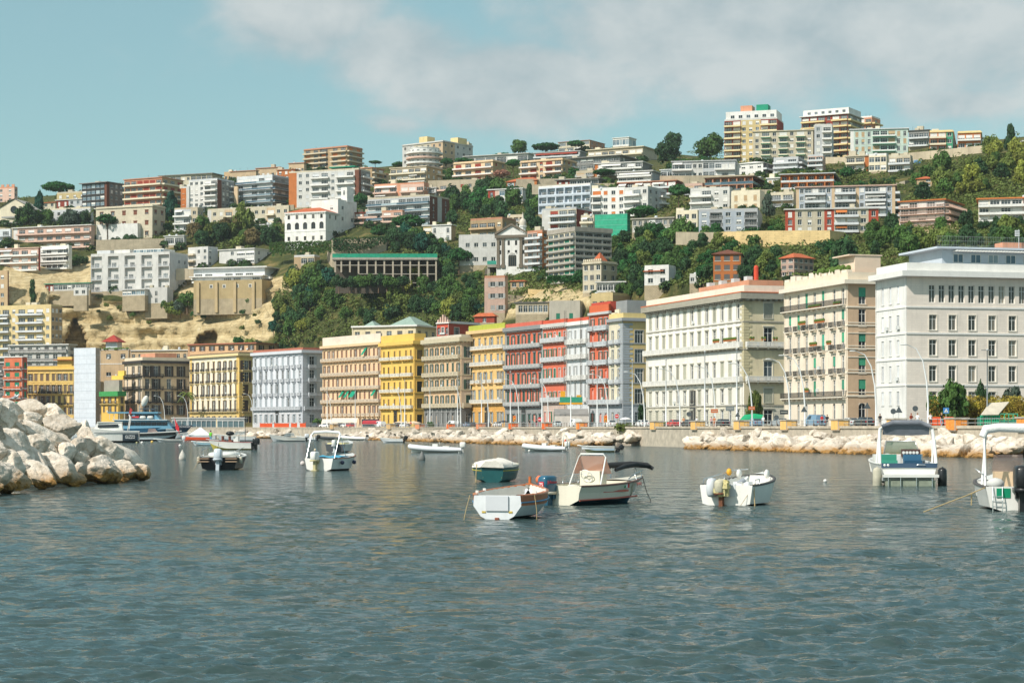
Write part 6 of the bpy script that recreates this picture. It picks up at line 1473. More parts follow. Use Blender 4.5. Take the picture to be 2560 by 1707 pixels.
scatter([(2170,590),(2270,575),(2420,570),(2660,560),(2660,640),(2170,640)], 40, 42, ['mid', 'olive', 'dark', 'dark', 'mid'], 'behind the white corner building', ('round', 'round', 'tall'))
scatter([(480,585),(560,560),(700,590),(700,612),(640,620),(500,622)], 20, 38, ['dark', 'grey', 'mid', 'olive', 'brown'], 'in the park left of the arcaded villa')
scatter([(1290,700),(1345,690),(1450,690),(1455,716),(1300,716)], 10, 28, ['mid', 'dark', 'pine'], 'above the garden wall beside the tower villa', ('bush', 'round'))
scatter([(1160,700),(1210,690),(1210,780),(1150,790)], 10, 36, ['dark', 'teal', 'mid'], 'beside the shaded pink house', ('round', 'bush'))
scatter([(1560,700),(1620,712),(1620,745),(1540,745)], 9, 34, ['dark', 'mid'], 'below the small white villa', ('round',))
scatter([(1860,690),(1960,690),(1960,708),(1870,712)], 5, 26, ['mid', 'dark'], 'behind the cream palace roof', ('bush',))
scatter([(54,560),(120,552),(124,560),(54,566)], 6, 40, ['dark', 'mid', 'teal'], 'between the church and the white terrace house', ('round',))
scatter([(148,566),(212,560),(214,566),(150,572)], 5, 36, ['dark', 'grey'], 'above the pink hotel', ('round',))
scatter([(276,620),(345,614),(346,622),(280,626)], 7, 26, ['pine', 'dark', 'mid'], 'in the garden of the beige villa', ('bush', 'round'))
scatter([(150,660),(212,650),(214,658),(152,668)], 6, 26, ['dark', 'mid'], 'on the ochre wall left of the big white block', ('bush',))
scatter([(408,768),(470,764),(470,790),(415,790)], 7, 30, ['grey', 'olive', 'mid'], 'hanging on the cliff under the white block', ('bush', 'round'))
for pl, n, sz, wh in (([(1660,420),(1780,404),(1790,412),(1670,432)], 8, 22, 'by the white house row'), ([(1940,436),(2110,428),(2112,436),(1942,446)], 12, 16, 'along the ridge road'), ([(1080,440),(1130,430),(1140,446),(1090,456)], 5, 22, 'under the palace'),
 ([(870,530),(900,520),(960,524),(890,540)], 5, 18, 'by the salmon house'), ([(600,512),(720,500),(730,512),(610,520)], 9, 22, 'under the pale grey balcony block'), ([(1380,448),(1440,440),(1460,452),(1390,460)], 6, 24, 'right of the peach pair'),
 ([(1650,468),(1700,455),(1730,470),(1660,480)], 5, 20, 'by the stepped terraces'), ([(1918,560),(1960,545),(1962,590),(1925,590)], 6, 26, 'between the two white blocks'), ([(1480,470),(1545,450),(1550,470),(1490,480)], 6, 22, 'above the blue white grid block'),
 ([(1830,440),(1900,436),(1905,446),(1835,450)], 5, 16, 'above the dark terraces'), ([(1916,470),(1960,440),(1990,460),(1920,490)], 8, 26, 'between the two orange pier rows'), ([(2090,470),(2230,446),(2240,460),(2100,475)], 10, 18, 'on the bank under the road wall'),
 ([(1652,575),(1760,580),(1790,600),(1660,605)], 9, 26, 'under the modern white block'), ([(1800,600),(1900,600),(1902,632),(1830,640)], 4, 40, 'against the tufa wall'), ([(2030,570),(2060,580),(2100,660),(2050,660)], 6, 40, 'at the right end of the tufa wall'),
 ([(190,720),(440,760),(620,745),(720,790),(600,830),(250,820)], 12, 15, 'clinging to the cliff face'), ([(560,860),(740,855),(740,880),(560,885)], 10, 26, 'at the foot of the cliff'), ([(960,470),(1000,466),(1010,482),(965,486)], 4, 20, 'behind the salmon roof terrace'), ([(380,520),(470,560),(480,580),(400,580)], 5, 26, 'by the garden stairs')):
 scatter(pl, int(n * 1.5), sz, ['mid', 'dark', 'olive', 'pine'], wh, ('bush',))
gs = []; gf = []
for x0, xc, yb in _used:
 for k in range(2 + (xc - x0 > 60)):
  x = TR.uniform(x0, xc); y = yb + TR.uniform(2, 9)
  if any(inpoly(x, y, P) for P in TUFA) or x < 0 or x > 2560: continue
  z = TR.uniform(9, 17); D = depth_at(x, y) - 1.5; z *= D / F; leaves(gs, gf, W(x, y - 3, D), (z, z * .8, z * .75), 150, z * .22, TR, .4)
me = bpy.data.meshes.new('garden_shrubbery'); me.from_pydata(gs, [], gf); me.materials.append(leafmat((58, 84, 46), .03, .5)); tag(link('garden_shrubbery', me), 'dense dark garden shrubbery at the feet of the hillside houses', 'shrubbery', kind='stuff')
def undergrowth():
 rr = random.Random(9); vs = []; fs = []
 polys = [([(690,735),(760,650),(838,690),(1100,712),(1195,790),(1185,818),(960,812),(860,842),(690,868)], 900), ([(965,600),(1060,590),(1130,640),(1125,705),(975,650)], 260), ([(1105,495),(1240,478),(1350,520),(1350,590),(1120,575)], 500),
             ([(1525,585),(1810,585),(1810,705),(1540,725)], 800), ([(2270,480),(2330,410),(2660,370),(2660,500),(2440,515),(2290,510)], 600), ([(1900,660),(2170,565),(2660,545),(2660,645),(2100,690),(1900,705)], 700), ([(475,590),(560,552),(710,590),(700,622),(500,625)], 260), ([(1200,690),(1460,690),(1460,720),(1330,725),(1200,790)], 260),
             ([(1600,440),(1800,400),(2120,430),(2240,455),(1900,520),(1600,530)], 420), ([(850,480),(1100,430),(1480,400),(1560,480),(1100,500),(860,540)], 420), ([(20,560),(240,520),(470,560),(470,600),(200,640)], 260), ([(0,500),(480,440),(1000,410),(1500,370),(2050,385),(2640,330),(2640,640),(1900,690),(1500,740),(1200,780),(1180,640),(830,600),(480,600),(0,580)], 3600)]
 for poly, n in polys:
  xs = [p[0] for p in poly]; ys = [p[1] for p in poly]; k = 0
  while k < n:
   x, y = rr.uniform(min(xs), max(xs)), rr.uniform(min(ys), max(ys))
   if not inpoly(x, y, poly): continue
   k += 1; p = W(x, y, depth_at(x, y) - 1); r = rr.uniform(.8, 2.2)
   leaves(vs, fs, p, (r * 1.3, r * 1.3, r * .8), 26, .42, rr, .5)
 me = bpy.data.meshes.new('undergrowth'); me.from_pydata(vs, [], fs); me.materials.append(leafmat((92, 104, 52), .03, .5))
 tag(link('undergrowth', me), 'low scrub covering the ground between the trees of the hill', 'undergrowth', kind='stuff')
undergrowth()
def ivy(label, pts, yt, yb, D, mat, dens=1.0, name='ivy', thick=.8, s=.3):
 """hanging greenery over a wall face"""
 rr = random.Random(int(pts[0])); vs = []; fs = []; o = W(pts[0], yb[0], D[0])
 for i in range(len(pts) - 1):
  n = int(abs(pts[i + 1] - pts[i]) * dens * 9)
  for k in range(n):
   t = rr.random(); px = pts[i] + (pts[i + 1] - pts[i]) * t; a = yt[i] + (yt[i + 1] - yt[i]) * t; b_ = yb[i] + (yb[i + 1] - yb[i]) * t
   b_ = a + (b_ - a) * (.55 + .45 * noise.noise(Vector((px / 7.0, 3, 1))) + .25)
   p = W(px, a + (b_ - a) * rr.random(), D[i] + (D[i + 1] - D[i]) * t - rr.uniform(.1, thick)) - o
   leaves(vs, fs, p, (.4, .3, .4), 2, s, rr)
 me = bpy.data.meshes.new(name); me.from_pydata(vs, [], fs); me.materials.append(leafmat(LEAF[mat]))
 ob = link(name, me, None, o); tag(ob, label, 'ivy' if name == 'ivy' else 'hedge')
ivy('thick ivy curtain on the wall left of the central stone wall', [674, 750, 832], [607, 604, 602], [642, 640, 636], [905, 890, 870], 'mid', 2.2, thick=2)
ivy('ivy hanging over the top of the central stone wall', [832, 880, 966], [596, 593, 592], [628, 640, 608], [868, 866, 866], 'dark', 1.2)
ivy('green creepers hanging from the ochre wall at the left edge', [20, 110, 200], [668, 658, 640], [700, 684, 668], [968, 966, 960], 'mid', 1.2)
ivy('clipped hedge on the garden terrace beside the tower villa', [1370, 1440], [690, 690], [706, 706], [700, 695], 'pine', 2.0, 'hedge', 2)
ivy('dark hedge below the little salmon houses', [885, 955], [550, 550], [570, 570], [975, 970], 'dark', 2.0, 'hedge', 2)
def hedge_near():
 rr = random.Random(2); vs = []; fs = []; D = 318; x0, x1 = 2322, 2700
 for k in range(5200):
  px = rr.uniform(x0, x1); py = rr.uniform(990, 1052); z = rr.uniform(-1.5, .6)
  p = W(px, py, D + z + (2.5 if py < 1000 else 0)) - W(x0, 1064, D)
  leaves(vs, fs, p, (.25, .25, .25), 3, .11, rr)
 me = bpy.data.meshes.new('hedge'); me.from_pydata(vs, [], fs); me.materials.append(leafmat((150, 132, 56), .07, .6))
 h = link('hedge', me, None, W(x0, 1064, D)); tag(h, 'tall yellow green clipped hedge in front of the white corner building', 'hedge')
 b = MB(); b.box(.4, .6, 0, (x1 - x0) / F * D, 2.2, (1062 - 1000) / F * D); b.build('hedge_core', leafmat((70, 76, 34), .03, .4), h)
hedge_near()
for (k, x, yb, h, w, m, lab, D) in [('round', 2380, 1064, 104, 90, 'mid', 'bushy green tree over the hedge by the white corner building', 316), ('round', 2330, 1064, 74, 30, 'mid', 'narrow bush at the left end of the yellow green hedge', 318), ('round', 2456, 1064, 100, 42, 'dark', 'small dark round tree behind the hedge', 321), ('round', 2530, 1064, 92, 62, 'grey', 'grey green shrub behind the hedge near the right edge', 322),
 ('round', 1886, 1068, 86, 46, 'olive', 'olive tree at the corner of the cream palace', 398), ('round', 1608, 1068, 56, 30, 'dark', 'dark tree between the ochre palazzo and the cream palace', 470), ('bush', 1562, 1082, 26, 58, 'olive', 'low bush spilling over the quay beside the ochre palazzo', None), ('bush', 1668, 1066, 14, 44, 'olive', 'roadside bush before the cream palace', 440), ('bush', 1076, 1068, 16, 20, 'mid', 'potted shrub before the weathered peach palazzo', 560), ('bush', 795, 1066, 22, 36, 'mid', 'spiky shrub at the corner of the pale grey palazzo', 700), ('bush', 2518, 1070, 14, 26, 'olive', 'tuft growing on the quay wall at the right', None)]:
 tree(k, x, yb, h, w, m, lab, D=D if D else prom_D(x) + 1.2, cat='shrub' if k == 'bush' else 'tree')
# ------------------------------------------------------------------ boats
GEL = pm((240, 238, 232), .35, .06, .7, coat=.3, streak=.18); GEL2 = pm((222, 226, 230), .35, .06, .7, coat=.3); ANTI = pm((36, 44, 48), .7, .2, 2); CHROME = pm((214, 218, 220), .25, .03, metal=.8)
RUB = pm((92, 88, 86), .6, .1); BLK = pm((34, 36, 38), .4, .1, coat=.3); ROPE = pm((196, 172, 128), .9, .2, 8); FEND = pm((196, 190, 170), .6, .15, 3); WOOD = pm((196, 112, 60), .45, .22, 6, coat=.3); SCREEN = clearglass((.35, .42, .44), .45)
def hull(L, B, zs, zb, tr=.85, p=2.3, keel=.3, rake=.35, chz=.06, sm=.35, sole=.2, deck=.0, mats=None, n=16, gun=.12, flare=.02, chr_=.86, transom_cut=None):
 """returns dict of MBs; x from the transom (0) to the bow (L)"""
 def hb(s):
  b = tr + (1 - tr) * math.sin(min(1, s / sm) * math.pi / 2) if s < sm else 1 - ((s - sm) / (1 - sm)) ** p
  return max(.012, B / 2 * b)
 sh = lambda s: zs + (zb - zs) * s ** 2
 kz = lambda s: -keel + (sh(1) + keel) * max(0, (s - .8) / .2) ** 3 * .9
 cz = lambda s: chz + (sh(1) * .8 - chz) * max(0, (s - .45) / .55) ** 2
 cb = lambda s: hb(s) * (chr_ - .35 * max(0, (s - .4) / .6) ** 1.5)
 def xx(s, z):
  q = (z - kz(s)) / max(.05, sh(s) - kz(s)); return s * L - rake * (1 - q) * s ** 3
 H = MB(); st = [i / n for i in range(n + 1)]
 secs = []
 for s in st:
  k, c, m_ = (0, kz(s)), (cb(s), cz(s)), ((cb(s) * .45 + hb(s) * .55) - flare, cz(s) * .5 + sh(s) * .5); t = (hb(s), sh(s))
  pts = [t, m_, c, k]; row = [(xx(s, z), y, z) for y, z in pts] + [(xx(s, z), -y, z) for y, z in reversed(pts[:-1])]
  secs.append(row)
 for i in range(n):
  for j in range(6):
   m = (2, 1, 0, 0, 1, 2)[j]
   H.quad(secs[i][j], secs[i + 1][j], secs[i + 1][j + 1], secs[i][j + 1], m)
 o = len(H.v); H.v += secs[0]; H.f.append(tuple(o + i for i in range(7))); H.m.append(3)
 G = MB()
 for sd in (1, -1):
  G.sheet([[(s * L, sd * (hb(s) + .015), sh(s) - .05), (s * L, sd * (hb(s) + .03), sh(s) + .01), (s * L, sd * max(.0, hb(s) - gun), sh(s) + .025), (s * L, sd * max(0, hb(s) - gun), sh(s) - .05)] for s in st])
 I = MB(); s1 = 1 - deck
 ss = [.02 + (s1 - .04) * i / n for i in range(n + 1)]
 I.sheet([[(s * L, hb(s) - gun, sh(s)), (s * L, max(.01, hb(s) - gun - .06), sole), (s * L, -max(.01, hb(s) - gun - .06), sole), (s * L, -(hb(s) - gun), sh(s))] for s in ss])
 s = ss[0]; I.quad((s * L, hb(s) - gun, sh(s)), (s * L, hb(s) - gun - .06, sole), (s * L, -(hb(s) - gun - .06), sole), (s * L, -(hb(s) - gun), sh(s)))
 Dk = MB()
 if deck:
  ds = [s1 + (1 - s1) * i / 6 for i in range(7)]
  Dk.sheet([[(q * L, hb(q), sh(q) + .012), (q * L, hb(q) * .5, sh(q) + .05), (q * L, 0, sh(q) + .07), (q * L, -hb(q) * .5, sh(q) + .05), (q * L, -hb(q), sh(q) + .012)] for q in ds])
  q = s1; Dk.quad((q * L, hb(q), sh(q)), (q * L, hb(q) - gun, sole), (q * L, -(hb(q) - gun), sole), (q * L, -hb(q), sh(q)))
 return dict(hull=H, gunwale=G, cockpit=I, foredeck=Dk, hb=hb, sh=sh, L=L)
def boat(name, label, px, py, h, cat='boat', group=None):
 D = Dw(py); t = thing(name, label, cat, (((px - CX) / F * D), D, 0), R(90 - h), group); t['_k'] = 0
 del t['_k']; return t, D / F
def put_hull(t, hl, top, mid, bot, tra, gun, inn, deck=None):
 hl['hull'].build('hull', [bot, mid, top, tra], t, False); hl['gunwale'].build('gunwale', gun, t, True); hl['cockpit'].build('cockpit', inn, t)
 if hl['foredeck'].f: hl['foredeck'].build('foredeck', deck or inn, t, True)
def outboard(t, x, y, z, s, cm, lm, tilt=0.0, text=None, stripe=None):
 M = Matrix.Translation((x, y, z)) @ Matrix.Rotation(tilt, 4, 'Y') @ Matrix.Scale(s, 4)
 b = MB(); b.box(-.3, -.09, -1.0, -.02, .09, .12, 0, M); b.box(-.36, -.2, -.62, .05, .2, -.56, 0, M); b.ball((-.15, 0, -.92), .3, .08, .09, 8, 0, M=M); b.box(-.08, -.16, -.15, .12, .16, .1, 0, M)
 o = b.build('outboard_motor', lm, t)
 c = MB(); c.ball((-.2, 0, .38), .36, .22, .31, 16, 0, .42, M=M); c.box(-.52, -.22, .02, .1, .22, .12, 1, M)
 c.build('cowling', [cm, stripe or lm], o, True); return o
def text(parent, s, size, loc, rot, mat, name='lettering', ext=.004):
 cu = bpy.data.curves.new(name, 'FONT'); cu.body = s; cu.size = size; cu.extrude = ext; cu.align_x = 'CENTER'; cu.align_y = 'CENTER'; cu.materials.append(mat)
 q = bpy.data.objects.new(name, cu); COL.objects.link(q); me = bpy.data.meshes.new_from_object(q.evaluated_get(bpy.context.evaluated_depsgraph_get())); bpy.data.objects.remove(q)
 o = link(name, me, parent); o.location = loc; o.rotation_euler = rot; return o
def rail(t, pts, r=.02, mat=None, posts=None, name='rail', z0=None):
 b = MB(); b.tube(pts, r, 6)
 for p in posts or []: b.tube([p[0], p[1]], r * .9, 5)
 return b.build(name, mat or CHROME, t, True)
def fender(t, x, y, z, r, l, mat):
 b = MB(); b.lathe([(0, -l), (r * .7, -l * .93), (r, -l * .7), (r, l * .7), (r * .7, l * .93), (r * .2, l), (0, l * 1.1)], 12, c=(x, y, z)); b.build('fender', mat, t, True)
def line(t, pts, r=.015, mat=None): b = MB(); b.tube(pts, r, 5); b.build('mooring_line', mat or ROPE, t)
def ring_mb(c, R_, r, M=None):
 b = MB(); k = 18; vs = []; fs = []
 for i in range(k):
  a = 2 * math.pi * i / k
  for j in range(8):
   q = 2 * math.pi * j / 8; vs.append((c[0] + r * math.sin(q), c[1] + (R_ + r * math.cos(q)) * math.cos(a), c[2] + (R_ + r * math.cos(q)) * math.sin(a)))
 for i in range(k):
  for j in range(8): fs.append((i*8 + j, i*8 + (j+1) % 8, ((i+1) % k)*8 + (j+1) % 8, ((i+1) % k)*8 + j))
 b.add(vs, fs); return b
t, s = boat('rowing_boat', 'white wooden rowing boat with brown gunwale, nearest to the viewer', 1243, 1297, 13)
hl = hull(5.6, 2.62, .86, 1.14, .66, 2.0, .25, .25, .1, .42, .3, gun=.16, flare=-.14, chr_=.72)
WW = pm((232, 234, 236), .5, .08, 2.5, streak=.3); put_hull(t, hl, pm((178, 104, 66), .5, .2, 5), WW, ANTI, WW, WOOD, pm((226, 222, 214), .6, .1, 2))
b = MB()
for sd in (1, -1): b.tube([(q * 5.6, sd * (hl['hb'](q) + .02), hl['sh'](q) - .26) for q in [i / 14 for i in range(14)]], .03, 6)
b.build('rub_stripe', pm((96, 156, 196), .5), t, True)
b = MB(); b.box(-.06, -.42, .30, -.012, .42, .84); b.build('transom_pad', pm((214, 216, 220), .5), t)
b = MB(); b.box(-.1, -.07, -.4, .02, .07, .05); b.build('keel_post', pm((150, 84, 62), .7), t)
b = MB(); b.tube([(5.5, 0, 1.1), (5.5, 0, 1.42)], .06, 6); b.box(5.3, -.12, 1.1, 5.58, .12, 1.16); b.build('bow_post', WOOD, t)
for q in (.3, .55, .75):
 b = MB(); b.box(q * 5.6 - .13, -hl['hb'](q) + .17, .52, q * 5.6 + .13, hl['hb'](q) - .17, .58); b.build('thwart', pm((232, 228, 220), .6), t)
for q, sd in ((.25, 1), (.5, 1), (.5, -1), (.25, -1)): b = MB(); b.box(q * 5.6 - .04, sd * hl['hb'](q) - .05 - .12 * sd, .5, q * 5.6 + .04, sd * hl['hb'](q) + .05 - .12 * sd, .98 + .2 * q * q); b.build('frame_rib', pm((238, 236, 230), .6), t)
line(t, [(.1, 1.05, .86), (-.15, 1.12, .4), (-.25, 1.2, -.1)]); line(t, [(.6, -1.26, .86), (.6, -1.34, .3), (.6, -1.34, -.1)])
for y in (-.5, .5): b = MB(); b.box(-.02, y - .07, .22, -.006, y + .07, .29); b.build('patch', pm((214, 186, 92), .7), t)
t, s = boat('motorboat', 'cream motorboat with an orange tinted windscreen and a blue outboard motor', 1400, 1261, 40)
CRM = pm((232, 226, 208), .4, .06, .8, coat=.25, streak=.2)
hl = hull(6.0, 2.55, .82, 1.12, .92, 2.1, .25, .8, .2, .4, .32, .34, flare=.05); put_hull(t, hl, CRM, CRM, pm((44, 92, 110), .6, .15, 2), CRM, pm((120, 92, 82), .5), pm((232, 226, 206), .5, .08), CRM)
RED = pm((206, 108, 92), .5)
for sd in (1, -1):
 b = MB(); b.tube([(q * 6.1 - .1 * q, sd * (hl['hb'](q) * .90 + .02), .2 + .12 * q) for q in [i / 12 for i in range(10)]], .035, 5); b.build('waterline_stripe', RED, t, True)
 b = MB(); b.add([(1.6, sd * (1.115 + .02), .5), (3.4, sd * (1.14 + .02), .52), (3.4, sd * (1.145 + .02), .6), (1.6, sd * (1.125 + .02), .58)], [(0, 1, 2, 3)]); b.build('side_stripe', RED, t)
for k, c in enumerate(((40, 140, 90), (244, 244, 240), (214, 60, 60))):
 b = MB(); x = 3.05 + k * .13; b.add([(x, -1.175, .68), (x + .13, -1.175, .68), (x + .13, -1.18, .93), (x, -1.18, .93)], [(0, 1, 2, 3)]); b.build('tricolour_badge', pm(c, .5, .03), t)
text(t, 'SAVER', .2, (4.35, -1.04, .82), (R(88), 0, R(13)), pm((206, 84, 72), .5))
o = outboard(t, -.1, .42, .42, 1.22, pm((44, 98, 124), .35, .06, coat=.4), pm((38, 84, 106), .4, .1), 0, None, pm((214, 206, 188), .5))
WT = pm((246, 246, 244), .5, .03); RT = pm((214, 62, 72), .5, .03)
b = MB(); b.box(-.80, .27, .72, -.79, .53, 1.0); b.build('badge_plate', RT, o); text(o, '75', .23, (-.805, .40, .86), (R(90), 0, R(-90)), WT)
text(o, 'Johnson', .2, (-.34, .145, .98), (R(90), 0, 0), RT)
b = MB(); b.box(2.1, -.55, .32, 2.6, .55, 1.42); b.build('console', CRM, t)
b = MB(); b.quad((2.62, -.8, 1.3), (2.62, .8, 1.3), (2.3, .7, 2.08), (2.3, -.7, 2.08)); b.build('windscreen', clearglass((.62, .34, .24), .6), t)
for y in (-.72, .72): b = MB(); b.quad((2.62, y * 1.1, 1.3), (1.9, y * 1.1, 1.3), (2.05, y, 1.7), (2.3, y * .97, 2.08)); b.build('side_screen', clearglass((.7, .3, .18), .65), t)
rail(t, [(1.75, -.86, .82), (2.28, -.74, 2.03), (2.26, -.62, 2.17), (2.26, .62, 2.17), (2.28, .74, 2.03), (1.75, .86, .82)], .035, WFR, name='screen_frame')
b = MB(); Mw = Matrix.Translation((1.95, .05, 1.2)) @ Matrix.Rotation(R(62), 4, 'Y')
ring = [Mw @ Vector((.3 * math.cos(i * .3307), .3 * math.sin(i * .3307), 0)) for i in range(20)]; b.tube(ring, .025, 6)
for k in range(3): b.tube([Mw @ Vector((0, 0, 0)), ring[k * 6]], .02, 4)
b.build('steering_wheel', WFR, t, True)
for y in (-.3, .3): b = MB(); b.tube([(1.3, y, .32), (1.3, y, .62)], .05); b.ball((1.3, y, .72), .26, .26, .12, 12, e=.7); b.build('seat', pm((226, 220, 204), .6), t, True)
CNV = pm((52, 54, 56), .8, .2, 5)
b = MB(); pts = [(3.1, .9, 1.42), (3.9, .95, 1.58), (4.8, .8, 1.62), (5.8, .45, 1.66), (6.5, .1, 1.6), (6.7, -.1, 1.45)]; b.tube(pts, [.08, .12, .14, .14, .13, .08], 9); b.tube([(3.0, -.75, 1.46), (4.0, -.5, 1.6), (5.2, -.2, 1.66), (6.5, 0, 1.58)], [.08, .11, .12, .09], 9); b.build('folded_bimini', CNV, t, True)
for x, y in ((3.3, .85), (4.6, .75), (5.9, .35)): rail(t, [(x, y, 1.0), (x + .05, y, 1.5)], .025, name='bimini_post')
rail(t, [(.3, 1.0, 1.1), (1.9, 1.05, 1.22), (3.4, 1.02, 1.3)], .022, posts=[((x, 1.04, .85), (x, 1.04, 1.16)) for x in (.4, 1.5, 2.6)]); rail(t, [(3.6, -1.0, 1.05), (4.2, -.9, 1.28), (5.4, -.45, 1.4), (5.9, -.1, 1.38)], .022, posts=[((4.4, -.84, 1.0), (4.4, -.84, 1.3)), ((5.3, -.46, 1.1), (5.3, -.46, 1.4))])
line(t, [(6.0, 0, 1.12), (6.2, -.1, .4), (6.45, -.2, -.1)], .018, RUB)
b = MB(); b.ball((.15, 1.25, 1.05), .19, n=12); b.build('fender', pm((238, 120, 76), .5), t, True)
t, s = boat('motorboat', 'plain white open boat with a bare weathered outboard and a gull aboard', 1815, 1262, 25)
hl = hull(5.2, 2.5, .86, 1.28, .95, 2.4, .22, .25, .05, .45, .4, .12, flare=.0, chr_=.9); put_hull(t, hl, GEL, GEL, ANTI, GEL, RUB, GEL, GEL)
b = MB(); b.box(-.015, -.42, .38, .12, .62, .90); b.build('transom_notch', GEL2, t)
o = outboard(t, -.15, .12, .5, .92, pm((206, 200, 176), .7, .3, 4), pm((128, 84, 62), .8, .4, 5), R(-8))
b = MB(); r2 = random.Random(3)
for k in range(30): b.box(-.5 + r2.uniform(-.15, .15), -.1 + r2.uniform(-.2, .3), .35 + r2.uniform(0, .7), -.38 + r2.uniform(-.1, .2), .0 + r2.uniform(-.1, .35), .4 + r2.uniform(0, .7))
b.build('torn_cover', pm((216, 204, 150), .9, .3, 6), o)
b = MB(); b.ball((-.25, .55, .75), .34, .2, .42, 12, e=.6); b.build('spare_cowling', pm((214, 218, 222), .5), t, True)
rail(t, [(.2, 1.12, .9), (.4, 1.14, 1.1), (1.2, 1.16, 1.15), (2.6, 1.18, 1.25), (3.8, .95, 1.42), (4.5, .5, 1.45)], .025, posts=[((1.4, 1.15, .9), (1.4, 1.15, 1.15)), ((3, 1.1, 1.0), (3, 1.1, 1.3))])
for y in (.75, -.55): b = MB(); b.ball((4.0, y, 1.25), .22, .12, .22, 8); b.build('bow_cushion', GEL, t, True)
b = MB(); b.box(2.0, -.35, .4, 2.6, .35, .95); b.build('seat_box', GEL2, t); b = MB(); b.ball((3.2, .95, 1.35), .13, .13, .17, 8); b.build('lamp', pm((240, 176, 60), .5), t, True)
rail(t, [(.5, -1.14, .9), (.55, -1.14, 1.08), (1.0, -1.17, 1.1), (1.05, -1.17, .92)], .025, name='grab_rail'); line(t, [(.3, -1.16, .9), (.2, -1.2, .45), (.15, -1.25, -.1)], .025); line(t, [(.3, -1.16, .86), (-.1, -.9, .3), (-.35, -.7, -.1)], .012)
GULLB = t
t, s = boat('rowing_boat', 'dark green wooden boat with yellow lines under a white tarpaulin', 1231, 1204, 4)
hl = hull(6.2, 2.9, 1.0, 1.2, .46, 1.9, .3, .3, .12, .45, .5, gun=.1, flare=-.04, chr_=.88); GRN = pm((34, 92, 94), .4, .12, 1.5, coat=.3, streak=.15)
put_hull(t, hl, GRN, GRN, pm((70, 128, 132), .6), GRN, pm((222, 212, 186), .6), GRN)
for dz in (-.42, .0):
 for sd in (1, -1): b = MB(); b.tube([(q * 6.2, sd * (hl['hb'](q) * (1.0 if dz == 0 else .82) + .02), hl['sh'](q) - .32 + dz) for q in [i / 12 for i in range(12)]], .025, 5); b.build('yellow_line', pm((226, 206, 60), .5), t, True)
b = MB(); rr = random.Random(8); rows = []
for i in range(11):
 q = i / 10.5; w = hl['hb'](q) + .05; rows.append([(q * 6.2 - .15, w * c, hl['sh'](q) - .12 * (abs(c) == 1) + (.3 * (1 - c * c)) * (1 - .3 * q) + rr.uniform(-.05, .07)) for c in (-1, -.9, -.6, -.3, 0, .3, .6, .9, 1)])
b.sheet(rows); o = len(b.v); b.v += rows[0]; b.f.append(tuple(range(o, o + 9))); b.m.append(0); b.build('tarpaulin', pm((236, 230, 218), .8, .1, 2, bump=.4), t, True)
rail(t, [(.2, 1.2, 1.0), (.3, 1.25, 1.35), (1.6, 1.4, 1.4)], .02); rail(t, [(.2, -1.2, 1.0), (.3, -1.25, 1.45), (1.6, -1.4, 1.5)], .02); line(t, [(.3, 1.0, 1.05), (.1, 1.02, .5), (.0, 1.02, -.1)], .03)
t, s = boat('cabin_cruiser', 'white cabin boat with a grey canvas bimini on a tall white arch', 2273, 1213, 2)
hl = hull(8.4, 3.45, 1.25, 1.7, .94, 2.4, .3, .6, .25, .4, .7, .45, flare=.03); put_hull(t, hl, GEL, GEL, pm((150, 156, 140), .7, .2), GEL, GEL, GEL2, GEL)
b = MB(); b.box(-.06, -1.6, 1.02, -.012, 1.6, 1.28); b.build('blue_band', pm((70, 92, 116), .45), t)
b = MB(); b.box(-.75, -1.58, .48, -.02, 1.58, .64); b.build('bathing_platform', GEL, t); b = MB()
for y in (-1.2, -.3, .6, 1.3): b.tube([(-.7, y, .5), (-.7, y, -.1)], .035, 5)
b.build('ladder', CHROME, t)
b = MB(); b.box(-.6, -1.4, -.2, -.05, 1.4, .3); b.build('stern_drive', pm((150, 158, 140), .7, .25, 3), t)
for y, m in ((1.85, FEND), (-1.88, BLK)): fender(t, -.1, y, .42, .26, .62, m)
for sd in (1, -1): b = MB(); b.tube([(.5, sd * 1.62, 1.25), (.9, sd * 1.58, 2.6), (1.1, sd * 1.5, 3.25), (1.15, sd * 1.25, 3.5), (1.2, 0, 3.58)], .1, 8); b.tube([(1.7, sd * 1.62, 1.3), (1.4, sd * 1.58, 2.6), (1.2, sd * 1.45, 3.3)], .05, 6); b.build('arch', WFR, t, True)
b = MB(); b.tube([(1.0, -1.42, 3.4), (1.0, -.8, 3.62), (1.0, .8, 3.62), (1.0, 1.42, 3.4)], [.1, .16, .16, .1], 10); b.sheet([[(1.0 + .05 * k, y, 3.5 - k * .16 + .05 * abs(y)) for y in (-1.35, -.9, -.3, .3, .9, 1.35)] for k in range(5)]); b.build('bimini', pm((126, 130, 138), .8, .15, 3, bump=.3), t, True)
b = MB(); b.box(4.0, -1.45, .7, 4.5, 1.45, 1.75); b.build('bulkhead', GEL, t)
b = MB(); b.quad((4.6, -1.35, 1.78), (4.6, .75, 1.78), (5.0, .55, 2.5), (5.0, -1.15, 2.5)); b.build('windscreen', clearglass((.1, .16, .12), .8), t); rail(t, [(4.58, .78, 1.75), (4.98, .58, 2.52), (4.98, -1.18, 2.52), (4.58, -1.38, 1.75)], .03, name='screen_frame')
b = MB(); b.box(3.6, -1.25, 1.62, 3.95, -.15, 2.05); b.build('dashboard', pm((92, 70, 66), .6, .2, 4), t)
for k in range(5): b = MB(); b.lathe([(.0, 0), (.09, 0), (.09, .02), (0, .02)], 10, M=Matrix.Translation((3.58, -1.05 + .2 * k, 1.85)) @ Matrix.Rotation(R(-90), 4, 'Y')); b.build('dial', WFR, t)
